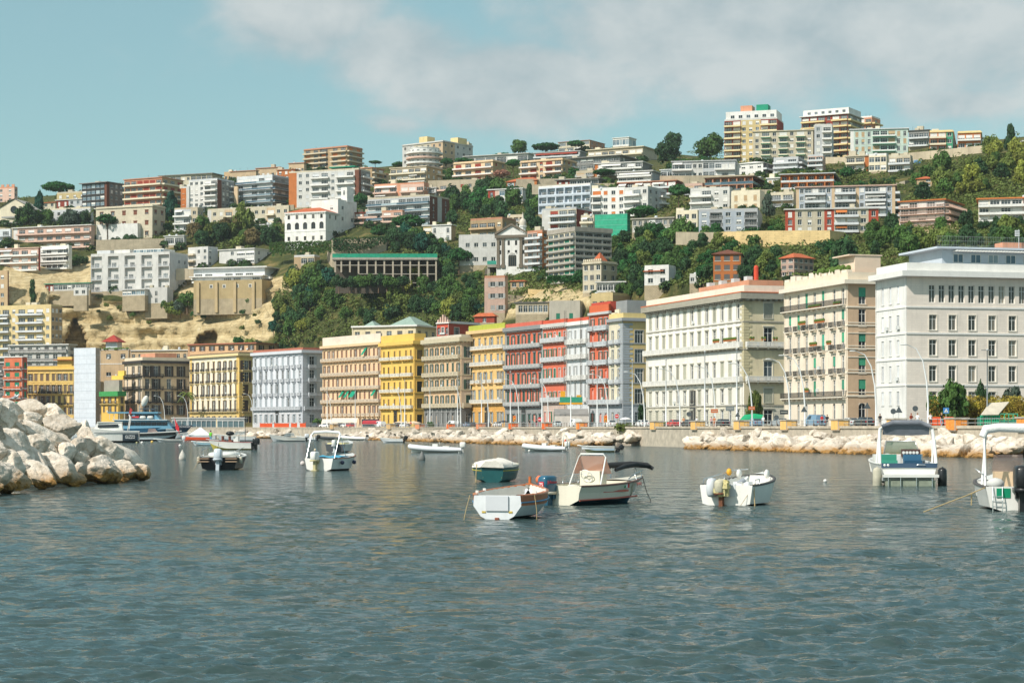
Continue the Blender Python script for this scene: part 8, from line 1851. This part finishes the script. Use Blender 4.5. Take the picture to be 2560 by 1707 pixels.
for px, y, lab in [(1842, 873, 'before the right end of the cream palace'), (1762, 880, 'before the middle of the cream palace'), (1665, 900, 'before the left part of the cream palace'), (1581, 901, 'before the ochre corner palazzo'), (1493, 914, 'before the tall narrow red palazzo'), (1427, 940, 'before the slim white palazzo'), (1355, 918, 'between the two red palazzi'), (1276, 930, 'before the big red palazzo'), (1204, 934, 'before the orange yellow palazzo'), (1144, 942, 'before the weathered peach palazzo, right one'), (1075, 948, 'before the weathered peach palazzo, left one'), (1012, 952, 'before the lemon yellow palazzo'), (888, 948, 'before the peach palazzo with awnings'), (818, 955, 'at the left end of the peach palazzo with awnings')]: mast('straight white pole ' + lab, px, y)
t, H = mast('grey double headed lamp column behind the hedge', 2468, 876, 30, pm((150, 156, 158), .5), .1, 'street_lamp'); b = MB(); b.box(-.9, -.1, H, .9, .1, H + .1); b.build('lamp_head', pm((120, 126, 130), .5), t)
for px, y, h in ((1411, 776, 14), (1451, 772, 14)):
 D = 508; p = WZ(px, D, PROM_Z); o = MB(); Ht = CH + (HY - y) / F * D - PROM_Z
 for k in range(2): o.tube([(k * .4, 0, 0), (k * .4, 0, Ht)], .05, 4)
 for k in range(int(Ht / .8)): o.tube([(0, 0, k * .8), (.4, 0, k * .8 + .7)], .025, 3)
 tag(o.build('lift_mast', pm((120, 116, 108), .6)), 'lattice mast of the work platform, %s one' % ('left' if px < 1430 else 'right'), 'mast'); bpy.context.view_layer.objects.active = None
 COL.objects[-1].location = p
def platform():
 D = 506; t = thing('work_platform', 'yellow work platform with green netting hanging before the slim white palazzo', 'work platform', WZ(1398, D, CH + (HY - 1011) / F * D)); s = D / F; w = 58 * s; YL = pm((244, 176, 48), .5)
 b = MB(); b.box(0, -1, 0, w, .4, .5); b.build('deck', YL, t)
 b = MB(); b.box(.1, -1.02, .52, w, -.98, 1.9); b.build('netting', pm((60, 160, 130), .8, .2, 2), t)
 for k in range(2): b = MB(); x = (13 + 40 * k) * s - 1.0; b.box(x, -.9, .5, x + 1.2, .2, 3.4 - k); b.build('drive_unit', YL, t)
platform()
def sign(label, px, y, kind, size=.75, off=2.5, cat='road sign'):
 p, D = prom_at(px, off); z = CH + (HY - y) / F * D - PROM_Z; t = thing('road_sign', label, cat, p); b = MB(); b.tube([(0, 0, 0), (0, 0, z + size * .4)], .035, 5); b.build('post', pm((180, 184, 184), .5), t)
 b = MB(); s = size / 2; GB = pm((84, 92, 96), .6)
 if kind == 'tri': b.add([(-s, -.05, z - s * .8), (s, -.05, z - s * .8), (0, -.05, z + s), (-s, -.03, z - s * .8), (s, -.03, z - s * .8), (0, -.03, z + s)], [(0, 1, 2), (5, 4, 3), (0, 3, 4, 1), (1, 4, 5, 2), (2, 5, 3, 0)]); b.build('plate', GB, t)
 elif kind in ('round', 'noentry'):
  b.lathe([(0, -.02), (s, -.02), (s, .02), (0, .02)], 20, M=Matrix.Translation((0, -.06, z)) @ Matrix.Rotation(R(90), 4, 'X')); b.build('plate', pm((214, 44, 50), .5, .03) if kind == 'noentry' else GB, t)
  if kind == 'noentry': q = MB(); q.box(-s * .7, -.1, z - s * .18, s * .7, -.085, z + s * .18); q.build('white_bar', WFR, t)
 elif kind == 'blue':
  b.box(-s, -.06, z - s, s, -.03, z + s); b.build('plate', pm((70, 130, 190), .5, .03), t); q = MB(); q.tri((-s * .7, -.07, z - s * .6), (s * .7, -.07, z - s * .6), (0, -.07, z + s * .7)); q.build('white_triangle', WFR, t)
  q = MB(); q.tube([(0, -.08, z + s * .1), (0, -.08, z - s * .2)], s * .09, 5); q.tube([(0, -.08, z - s * .2), (-s * .2, -.08, z - s * .5)], s * .06, 4); q.tube([(0, -.08, z - s * .2), (s * .2, -.08, z - s * .5)], s * .06, 4); q.build('walker_symbol', BLK, t)
 else:
  c = {'orange': (206, 112, 66), 'grey': (120, 128, 130), 'dark': (58, 66, 70)}[kind]; b.box(-s * 1.5, -.06, z - s * .8, s * 1.5, -.02, z + s * .8); b.build('panel', pm(c, .6, .15, 3), t); q = MB(); q.box(-s * 1.2, -.075, z - s * .1, s * 1.2, -.065, z + s * .1); q.build('cross_bar', pm((200, 196, 186), .6), t)
for a in [('back of a triangular road sign before the peach palazzo', 2010, 1023, 'tri', 1.0), ('big triangular sign back before the white corner building', 2247, 1024, 'tri', 1.0), ('round sign back left of the big triangular one', 2233, 1028, 'round', .75), ('round dark sign before the corner of the white building', 2288, 1021, 'round', .75), ('tilted triangular sign near the wall entrance of the peach palazzo', 2168, 1014, 'tri', 1.0), ('round sign before the arched door of the cream palace', 1722, 1035, 'round', .85), ('dark triangular sign right of the grey panel', 1844, 1036, 'tri', .9), ('round sign near the stone wall beside the peach palazzo', 1941, 1043, 'round', .75),
          ('red and white no entry sign before the big red palazzo', 1349, 1048, 'noentry', .95), ('second small no entry sign before the ochre palazzo', 1542, 1040, 'noentry', .8), ('blue pedestrian crossing sign before the hedge', 2365, 1026, 'blue', .75), ('orange road works board before the cream palace', 1786, 1027, 'orange', .8), ('narrow orange board beside the olive tree', 1879, 1020, 'orange', .7), ('grey sign panel seen from behind before the cream palace', 1825, 1021, 'grey', .95), ('dark information board left of the peach palazzo', 1960, 1030, 'dark', .85)]: sign(*a)
def tlight(label, px, y):
 p, D = prom_at(px, 6); z = CH + (HY - y) / F * D - PROM_Z; t = thing('traffic_light', label, 'traffic light', p); b = MB(); b.tube([(0, 0, 0), (0, 0, z)], .06, 6); b.build('post', IRON, t); b = MB(); b.box(-.35, -.25, z - .7, .35, .25, z + .7); b.build('housing', pm((230, 130, 50), .5), t)
 for k, c in enumerate(((206, 60, 50), (240, 180, 60), (60, 160, 90))): b = MB(); b.ball((0, -.26, z + .4 - .4 * k), .14, .05, .14, 8); b.build('lens', pm(c, .4), t, True)
tlight('orange traffic light before the big red palazzo', 1286, 1046); tlight('orange traffic light before the tall narrow red palazzo', 1514, 1047)
TYRE = pm((40, 40, 42), .8, .1); CGL = pm((52, 62, 70), .15, .1, 1, spec=.6)
def car(label, px, col, off=11, van=False, flip=False, name='parked_car', cat='car', rz=None):
 p, D = prom_at(px, off); t = thing(name, label, cat, p, (heading(D) if rz is None else rz) + (math.pi if flip else 0), 'cars parked along the sea front' if not van else None); m = pm(col, .3, .04, coat=.5)
 L, w = (4.9, .95) if van else (4.1, .84)
 prof = [(0, .35), (.02, .95), (.15, 1.85), (3.3, 1.95), (4.2, 1.15), (4.85, .95), (4.9, .35)] if van else [(0, .4), (.03, .85), (.35, .98), (.75, 1.42), (2.2, 1.47), (3.0, 1.0), (3.9, .86), (4.1, .65), (4.1, .35)]
 sh = 1.0 if van else .98
 b = MB(); f = lambda z: w if z <= sh else w - (z - sh) * .28
 rows = [[(x - L / 2, f(z), z) for x, z in prof], [(x - L / 2, -f(z), z) for x, z in prof]]; b.sheet(rows);
 for r in rows: o = len(b.v); b.v += r; b.f.append(tuple(range(o, o + len(r)))); b.m.append(0)
 b.box(-L / 2 + .1, -w + .05, .25, L / 2 - .1, w - .05, .4); b.build('body', m, t)
 g = (.55, 3.2, 1.2, 1.75) if van else (.62, 2.75, 1.0, 1.38)
 for sd in (1, -1):
  b = MB(); a0, a1, z0, z1 = g; x0, x1 = (2.2, 3.7) if van else (a0, a1); y = lambda z: sd * (f(z) + .012)
  b.add([(x0 - L / 2, y(z0), z0), (x1 - L / 2, y(z0), z0), (x1 - (.55 if not van else .6) - L / 2, y(z1), z1), (x0 + (.28 if not van else 0) - L / 2, y(z1), z1)], [(0, 1, 2, 3)]); b.build('side_window', CGL, t)
 for x in ((.18, .33), (4.1, 3.36)) if van else ((.38, .74), (2.98, 2.24)):
  b = MB(); zz = (1.2, 1.8) if van else (1.02, 1.42); e = .02 if x[0] > x[1] else -.02
  b.add([(x[0] + e - L / 2, -.75, zz[0]), (x[0] + e - L / 2, .75, zz[0]), (x[1] + e - L / 2, .62, zz[1]), (x[1] + e - L / 2, -.62, zz[1])], [(0, 1, 2, 3)]); b.build('windscreen' if e > 0 else 'rear_window', CGL, t)
 for x in (.75, L - .85):
  for sd in (1, -1): b = MB(); b.lathe([(0, -.1), (.2, -.1), (.32, -.09), (.32, .09), (.2, .1), (0, .1)], 14, M=Matrix.Translation((x - L / 2, sd * (w - .07), .32)) @ Matrix.Rotation(R(90), 4, 'X')); b.build('wheel', TYRE, t, True)
 for y in (-.6, .6): b = MB(); b.box(L / 2 - .06, y - .16, .62, L / 2 + .015, y + .16, .76); b.build('headlight', pm((236, 238, 236), .2), t); b = MB(); b.box(-L / 2 - .012, y - .12, .7, -L / 2 + .06, y + .12, .86); b.build('tail_light', pm((190, 40, 44), .3), t)
CW, CB, CGY, CRD, CBL = (244, 244, 242), (44, 48, 54), (150, 158, 164), (214, 54, 54), (120, 150, 176)
for px, c, o, v, lab in [(2160, CB, 10, 0, 'black car before the wall entrance of the peach palazzo'), (2124, CW, 16, 0, 'white car under a dust cover by the peach palazzo entrance'), (2038, CBL, 9, 1, 'pale blue van behind the red shirted person'), (1948, CGY, 10, 0, 'grey car left of the peach palazzo'), (1886, CBL, 12, 0, 'blue grey car behind the white shirted man'), (1806, CB, 10, 0, 'dark car behind the couple before the cream palace'), (1722, CB, 11, 0, 'dark car before the arched door of the cream palace'), (1685, CRD, 11, 0, 'red car before the cream palace'), (1606, CW, 10, 0, 'white car at the left end of the cream palace'), (1592, CB, 14, 0, 'dark car beside the dark tree'), (1526, CW, 9, 0, 'white car by the second traffic light'),
 (1439, CW, 10, 1, 'white van before the grey canopy'), (1391, (206, 222, 226), 10, 0, 'pale car left of the white van by the grey canopy'), (1243, CW, 10, 0, 'white car before the orange yellow palazzo'), (1216, CB, 13, 0, 'dark car at the door of the orange yellow palazzo'), (1181, CB, 10, 0, 'black car at the left end of the orange yellow palazzo'), (1168, CBL, 9, 0, 'blue grey car next to the white delivery van'), (1156, (90, 92, 90), 12, 0, 'grey car right behind the white delivery van'), (1132, CW, 12, 1, 'white delivery van before the weathered peach palazzo'), (1012, CW, 10, 0, 'white car before the lemon yellow palazzo'), (993, CB, 10, 0, 'dark car before the lemon yellow palazzo'), (950, CW, 10, 1, 'white van left of the lemon yellow palazzo'),
 (876, CRD, 9, 0, 'red car before the long peach palazzo'), (864, CW, 9, 0, 'white car left of the red one'), (851, CB, 9, 0, 'dark car before the left part of the long peach palazzo'), (813, CW, 9, 0, 'white car at the corner of the pale grey palazzo'), (788, (96, 100, 104), 9, 0, 'grey car before the pale grey palazzo')]:
 car(lab, px, c, o, bool(v), name='van' if v else 'parked_car', cat='van' if v else 'car')
def skin_mesh(verts, edges, radii, root=0, sub=1):
 me = bpy.data.meshes.new('tmp'); me.from_pydata(verts, edges, []); ob = bpy.data.objects.new('tmp', me); COL.objects.link(ob)
 sk = ob.modifiers.new('skin', 'SKIN'); sk.use_smooth_shade = True
 for i, r in enumerate(radii): me.skin_vertices[0].data[i].radius = (r, r) if not isinstance(r, tuple) else r
 me.skin_vertices[0].data[root].use_root = True
 ob.modifiers.new('sub', 'SUBSURF').levels = sub
 dg = bpy.context.evaluated_depsgraph_get(); out = bpy.data.meshes.new_from_object(ob.evaluated_get(dg)); bpy.data.objects.remove(ob); return out
def body(pose):
 V = [(0, 0, .95), (0, 0, 1.18), (0, 0, 1.40), (0, -.01, 1.53), (0, -.03, 1.66), (0, -.02, 1.76)]; E = [(0, 1), (1, 2), (2, 3), (3, 4), (4, 5)]; Rr = [.13, .125, .135, .05, .095, .07]
 for sd in (1, -1):
  n = len(V); lean = .12 * sd if pose == 'walk' else 0
  V += [(.1 * sd, -lean * .4, .88), (.11 * sd, -lean - .02, .5), (.11 * sd, lean * .9 + .03, .09), (.12 * sd, lean * .9 - .12, .04)]; Rr += [.09, .062, .045, .035]; E += [(0, n), (n, n + 1), (n + 1, n + 2), (n + 2, n + 3)]
  n = len(V)
  if pose == 'phone' and sd > 0: V += [(.18, 0, 1.42), (.25, -.05, 1.16), (.12, -.28, 1.3), (.09, -.34, 1.34)]
  elif pose == 'fold': V += [(.18 * sd, 0, 1.42), (.27 * sd, 0, 1.17), (.05 * sd, -.2, 1.15), (-.06 * sd, -.22, 1.17)]
  else: V += [(.18 * sd, 0, 1.42), (.25 * sd, .04, 1.14), (.26 * sd, -.05, .9), (.26 * sd, -.08, .8)]
  Rr += [.065, .045, .034, .03]; E += [(2, n), (n, n + 1), (n + 1, n + 2), (n + 2, n + 3)]
 return skin_mesh(V, E, Rr)
BODIES = {p: body(p) for p in ('stand', 'walk', 'phone', 'fold')}
def person(label, p, rz, shirt, legs, pose='stand', hair=(60, 46, 38), shorts=False, h=1.0):
 src = BODIES[pose]; me = src.copy(); me.name = 'body'; me.materials.clear()
 for m in (pm(shirt, .8, .1, 4), pm(legs, .8, .1, 4), pm((214, 164, 132), .6, .05), pm((60, 56, 54), .6)): me.materials.append(m)
 for f in me.polygons:
  c = f.center; ax = abs(c.x)
  f.material_index = 3 if c.z < .1 else 2 if c.z > 1.5 or (ax > .2 and c.z < 1.2) or c.y < -.19 and c.z > 1 else 0 if c.z > .96 else 2 if shorts and c.z < .52 else 1
 t = thing('person', label, 'person', p, rz); t.scale = (h, h, h); o = link('body', me, t)
 b = MB(); b.ball((0, .0, 1.7), .105, .115, .105, 10); b.build('hair', pm(hair, .8, .2, 8), t, True)
def pp(px, off=1.8): return prom_at(px, off)[0]
for px, sh_, lg, pose, hr, lab, rz in [(2055, (214, 48, 56), (50, 52, 60), 'fold', (50, 40, 36), 'person in a red shirt with folded arms at the rail', .3), (2068, (40, 42, 46), (70, 72, 80), 'stand', (40, 34, 30), 'person in a black shirt next to the red shirted one', -.4), (2200, (40, 42, 46), (120, 110, 96), 'stand', (120, 90, 70), 'person in a black shirt and shorts standing alone at the rail', 3.0), (2278, (150, 70, 50), (50, 50, 56), 'phone', (150, 60, 40), 'red haired person at the left of the right end group', .5), (2294, (236, 238, 240), (150, 160, 170), 'stand', (150, 110, 80), 'person in a white shirt and pale trousers, right end group', 2.8), (2326, (238, 232, 232), (60, 60, 66), 'walk', (110, 80, 60), 'person in white top and dark shorts, right end group', .2), (2354, (44, 46, 52), (150, 170, 190), 'walk', (190, 150, 110), 'person in black with a shoulder strap and pale jeans', 1.0),
 (1908, (226, 232, 236), (160, 180, 196), 'stand', (206, 200, 196), 'white haired man in a white shirt beside the green tarpaulin', 2.5), (1778, (240, 196, 200), (90, 90, 110), 'phone', (50, 40, 36), 'person in pink, left of the couple before the cream palace', .6), (1786, (206, 130, 90), (196, 120, 80), 'stand', (50, 40, 36), 'person in orange brown, right of the couple', -.6), (1709, (214, 150, 110), (60, 60, 70), 'fold', (40, 34, 30), 'bare shouldered person before the cream palace', 0), (1742, (240, 240, 238), (90, 90, 96), 'stand', (40, 34, 30), 'person in white under the arched door', 0), (1324, (44, 44, 50), (200, 150, 120), 'walk', (40, 34, 30), 'person in black at the left of the group by the no entry sign', .8), (1332, (80, 140, 140), (60, 60, 66), 'phone', (50, 40, 36), 'person in teal in the group by the no entry sign', 2), (1341, (40, 40, 46), (206, 80, 110), 'stand', (40, 34, 30), 'person in black top and pink trousers by the no entry sign', 0), (1288, (190, 206, 214), (80, 80, 90), 'stand', (60, 46, 38), 'person in pale blue beside the traffic light', 1), (1096, (90, 120, 140), (60, 70, 84), 'stand', (50, 40, 36), 'person in blue before the weathered peach palazzo', 1), (1027, (206, 60, 54), (60, 60, 66), 'fold', (50, 40, 36), 'person in red before the lemon yellow palazzo', 0)]:
 person(lab, pp(px), rz, sh_, lg, pose, hr, 'shorts' in lab)
D = Dw(1113); person('man in a bright green shirt standing in a moored boat', (((529 - CX) / F * D), D - 1.2, .45), 2.6, (110, 206, 60), (120, 170, 200), 'stand', (40, 34, 30), h=1.35)
t, s = boat('dinghy', 'low blue dinghy under the green shirted man', 545, 1113, -80); hl = hull(5.4, 2.0, .55, .8, .85, 2.2, .2, .4, .1, .4, .3, .2); BD = pm((170, 206, 220), .5); put_hull(t, hl, BD, BD, GEL2, BD, GEL, GEL2, BD)
def gull(label, p, rz, s):
 me = skin_mesh([(0, .24, .19), (0, .12, .2), (0, -.02, .23), (0, -.13, .29), (0, -.17, .37), (0, -.2, .38), (0, -.27, .36)], [(0, 1), (1, 2), (2, 3), (3, 4), (4, 5), (5, 6)], [.02, .065, .095, .06, .045, .04, .012], 2)
 for m in (pm((244, 244, 242), .7), pm((150, 156, 164), .7, .1, 9), pm((236, 190, 70), .5)): me.materials.append(m)
 for f in me.polygons: f.material_index = 2 if f.center.y < -.245 else 1 if f.center.y > -.06 and f.center.z > .2 else 0
 me.name = 'body'; t = thing('gull', label, 'bird', p, rz); t.scale = (s, s, s); link('body', me, t)
 for x in (.04, -.04): b = MB(); b.tube([(x, 0, .16), (x, 0, 0), (x, -.06, 0)], .009, 5); b.build('leg', pm((226, 196, 150), .6), t)
 for x in (.03, -.03): b = MB(); b.ball((x, -.2, .395), .009, n=6); b.build('eye', BLK, t)
gp = GULLB.matrix_basis @ Vector((1.5, -.25, .45)); gull('grey backed gull standing inside the plain white boat', gp + Vector((0, 0, .25)), 1.9, 1.25)
gull('gull resting on the highest boulder of the breakwater', W(38, 1004, 112), 1.7, 1.05)
def kiosk():
 D = 300; t = thing('kiosk', 'green slatted kiosk with a tilted grey board roof', 'kiosk', WZ(2452, D, PROM_Z)); s = D / F; w = 46 * s; GK = pm((60, 190, 140), .6, .1, 2)
 for k in range(9): b = MB(); x = w * k / 8; b.box(x - .07, 0, 0, x + .07, .1, 1.7); b.build('slat', GK, t)
 b = MB(); b.box(-.1, -.02, 1.55, w + .1, .12, 1.75); b.box(-.1, -.02, .7, w + .1, .12, .85); b.build('frame', GK, t)
 b = MB(); b.box(0, .2, 0, w, 2.4, 1.5); b.build('counter', pm((70, 130, 110), .7, .3, 2), t)
 b = MB(); b.add([(-.1, -.4, 1.75), (w - .2, -.4, 1.8), (w + 1.9, 1.6, 3.7), (1.7, 1.6, 3.55), (-.1, -.4, 1.85), (w - .2, -.4, 1.9), (w + 1.9, 1.6, 3.8), (1.7, 1.6, 3.65)], [(0,3,2,1),(4,5,6,7),(0,1,5,4),(1,2,6,5),(2,3,7,6),(3,0,4,7)]); b.build('roof', pm((206, 196, 178), .8, .15, 1), t)
 t2 = thing('market_frame', 'green framed stall beside the kiosk at the right edge', 'stall', WZ(2500, D, PROM_Z)); w2 = 44 * s
 for k in range(5): b = MB(); x = w2 * k / 4; b.box(x - .06, 0, 0, x + .06, .1, 2.0); b.build('post', GK, t2)
 b = MB(); b.box(0, -.02, 1.9, w2, .12, 2.02); b.box(0, -.02, .9, w2, .12, 1.0); b.box(0, .2, 0, w2, 2, .9); b.build('counter', pm((80, 190, 160), .7, .2, 1.5), t2)
kiosk()
def umbrella(label, px, y0, wpx, col, off=9, flat=.28):
 p, D = prom_at(px, off); s = D / F; z = CH + (HY - y0) * s - PROM_Z; w = wpx * s / 2; t = thing('parasol', label, 'parasol', p); b = MB(); b.tube([(0, 0, 0), (0, 0, z + w * flat)], .05, 6); b.build('pole', WFR, t); b = MB(); b.lathe([(w, z - .12), (w, z), (w * .5, z + w * flat * .6), (0, z + w * flat)], 8); b.build('canopy', pm(col, .8, .06), t)
umbrella('black parasol beside the traffic light', 1259, 1054, 24, (60, 62, 70)); umbrella('white parasol before the ochre corner palazzo', 1564, 1047, 30, (244, 240, 236)); umbrella('blue closed look parasol on the quay steps', 1643, 1096, 8, (90, 110, 150), 1)
for px, w in ((1000, 36), (1034, 40)): umbrella('wide beige parasol before the lemon yellow palazzo, %s of two' % ('left' if px < 1010 else 'right'), px, 1057, w, (232, 206, 180), 12, .25)
def tent(name, label, cat, x0, x1, y0, y1, off, mat, z0=0.0, slope=.5, dep=4):
 p, D = prom_at(x1, off); s = D / F; t = thing(name, label, cat, WZ(x0, D, PROM_Z)); w = (x1 - x0) * s; za, zb = CH + (HY - y0) * s - PROM_Z, CH + (HY - y1) * s - PROM_Z
 b = MB(); b.add([(0, 0, zb), (w, 0, zb), (w, dep, za), (0, dep, za), (0, 0, zb + .08), (w, 0, zb + .08), (w, dep, za + .08), (0, dep, za + .08)], [(0,3,2,1),(4,5,6,7),(0,1,5,4),(1,2,6,5),(2,3,7,6),(3,0,4,7)]); b.box(0, -.03, zb - .35, w, 0.001, zb + .05); b.build('canopy', mat, t)
 for x in (.1, w - .1): b = MB(); b.tube([(x, .1, 0), (x, .1, zb)], .06, 5); b.build('post', WFR, t)
 return t
CREAMC = pm((240, 226, 210), .8, .06); tent('awning_tent', 'long cream restaurant awning before the peach palazzo, right one', 'awning', 828, 892, 1045, 1056, 16, CREAMC); tent('awning_tent', 'short cream restaurant awning before the peach palazzo, left one', 'awning', 803, 832, 1048, 1058, 14, CREAMC); tent('news_kiosk', 'dark kiosk with a red awning before the peach palazzo', 'kiosk', 905, 950, 1051, 1057, 10, pm((190, 60, 70), .7));
p, D = prom_at(925, 11); b = MB(); b.box(-2.6, 0, 0, 2.6, 3, 2.6); b.box(-2.2, -.05, .9, 2.2, -.001, 2.2); o = b.build('kiosk_hut', pm((70, 86, 92), .7, .2)); o.location = p; tag(o, 'dark grey kiosk hut under the red awning', 'kiosk')
t = tent('canopy', 'big grey sheet canopy over a site hut before the slim white palazzo', 'canopy', 1386, 1472, 1022, 1036, 15, pm((150, 146, 142), .8, .15), dep=6); p, D = prom_at(1430, 17); b = MB(); b.box(-4, 0, 0, 4, 3, 3.4); o = b.build('site_hut', pm((224, 214, 204), .8, .15, 1)); o.location = p; tag(o, 'pale site hut under the grey sheet canopy', 'hut')
def tarp():
 p, D = prom_at(1846, 10); s = D / F; w = 62 * s; t = thing('covered_truck', 'vehicle under a bright green tarpaulin before the cream palace', 'truck', p, 0); rows = []
 for i in range(9): x = w * i / 8; hh = 2.35 * min(1, .45 + i * .3) * (1 - .03 * abs(i - 5)); rows.append([(x, -1.1, .5), (x, -1.1, hh * .75), (x, -.5, hh), (x, .5, hh), (x, 1.1, hh * .75), (x, 1.1, .5)])
 b = MB(); b.sheet(rows);
 for r in (rows[0], rows[-1]): o = len(b.v); b.v += r; b.f.append(tuple(range(o, o + 6))); b.m.append(0)
 b.build('tarpaulin', pm((30, 160, 110), .7, .12, 1.5, bump=.3), t, True)
 for x in (w * .2, w * .8): b = MB(); b.lathe([(0, -.15), (.45, -.15), (.45, .15), (0, .15)], 14, M=Matrix.Translation((x, -.95, .45)) @ Matrix.Rotation(R(90), 4, 'X')); b.build('wheel', TYRE, t)
tarp()
ORN = pm((238, 98, 54), .7, .15, 2)
for k, (x0, x1) in enumerate(((650, 680), (686, 722), (728, 742), (750, 764))):
 D = road_D(x0, 1.0); s = D / F; t = thing('barrier', 'orange site barrier before the grey palazzo, number %s from the left' % ('one', 'two', 'three', 'four')[k], 'barrier', WZ(x0, D, PROM_Z - .3)); t['label'] = ['leftmost orange site barrier before the pale grey palazzo', 'longest orange site barrier before the pale grey palazzo', 'short orange barrier between two others before the pale grey palazzo', 'rightmost orange site barrier before the pale grey palazzo'][k]
 b = MB(); b.box(0, 0, .2, (x1 - x0) * s, .08, 1.7); b.build('net', ORN, t)
 for x in (0, (x1 - x0) * s): b = MB(); b.tube([(x, .1, 0), (x, .1, 2.0)], .08, 5); b.build('post', ORN, t)
for k, x in enumerate((2335, 2345, 2372)):
 p, D = prom_at(x, 6); t = thing('barrier', ['orange barrier left of the white topped person, right end group', 'orange barrier between two people, right end group', 'orange barrier beside the blue crossing sign'][k], 'barrier', p); b = MB(); b.box(-.6, 0, .2, .6, .1, 1.3); b.build('panel', ORN, t); b = MB(); b.box(-.65, -.2, 0, -.5, .3, .2); b.box(.5, -.2, 0, .65, .3, .2); b.build('foot', BLK, t)
def pontoon():
 for x0, x1, lab, D in ((430, 540, 'long covered pontoon with a flat grey roof behind the blue ship', 690), (543, 610, 'white framed glazed pavilion on the pontoon', 672)):
  s = D / F; t = thing('pavilion', lab, 'pavilion', WZ(x0, D, 1.0)); w = (x1 - x0) * s; H = CH + 27 * s - 1.0
  b = MB(); b.box(-.3, -.4, H - .4, w + .3, 6, H); b.box(-.3, -.4, -1.5, w + .3, 6, .3);
  b.build('roof', pm((206, 204, 200), .7, .1), t); n = int(w / 1.6); b = MB(); b.box(0, .2, .3, w, .3, H - .4); b.build('glazing', glassmat((90, 110, 116), (170, 184, 184)), t)
  for k in range(n + 1): b = MB(); x = w * k / n; b.box(x - .08, .02, .3, x + .08, .19, H - .4); b.build('post', WFR, t)
  b = MB(); b.box(0, .0, 1.2, w, .018, 1.35); b.box(0, 0, H - 1.2, w, .018, H - .4); b.build('fascia', pm((232, 232, 230), .6), t)
pontoon()
ring_mb((0, 0, 0), .42, .13).build('life_ring', pm((238, 108, 74), .6, .1), None, True)
o = COL.objects[-1]; D = road_D(1766, -1.6); o.location = WZ(1766, D, CH + (HY - 1098) / F * D); o.rotation_euler = (0, 0, R(70)); tag(o, 'orange life ring hung on a post by the quay wall', 'life ring')
b = MB(); b.tube([(0, 0, 0), (0, 0, 3.0)], .06, 6); o2 = b.build('life_ring_post', RUB); o2.location = (o.location.x, o.location.y + .2, o.location.z - 2.6); tag(o2, 'post carrying the orange life ring by the quay wall', 'post')
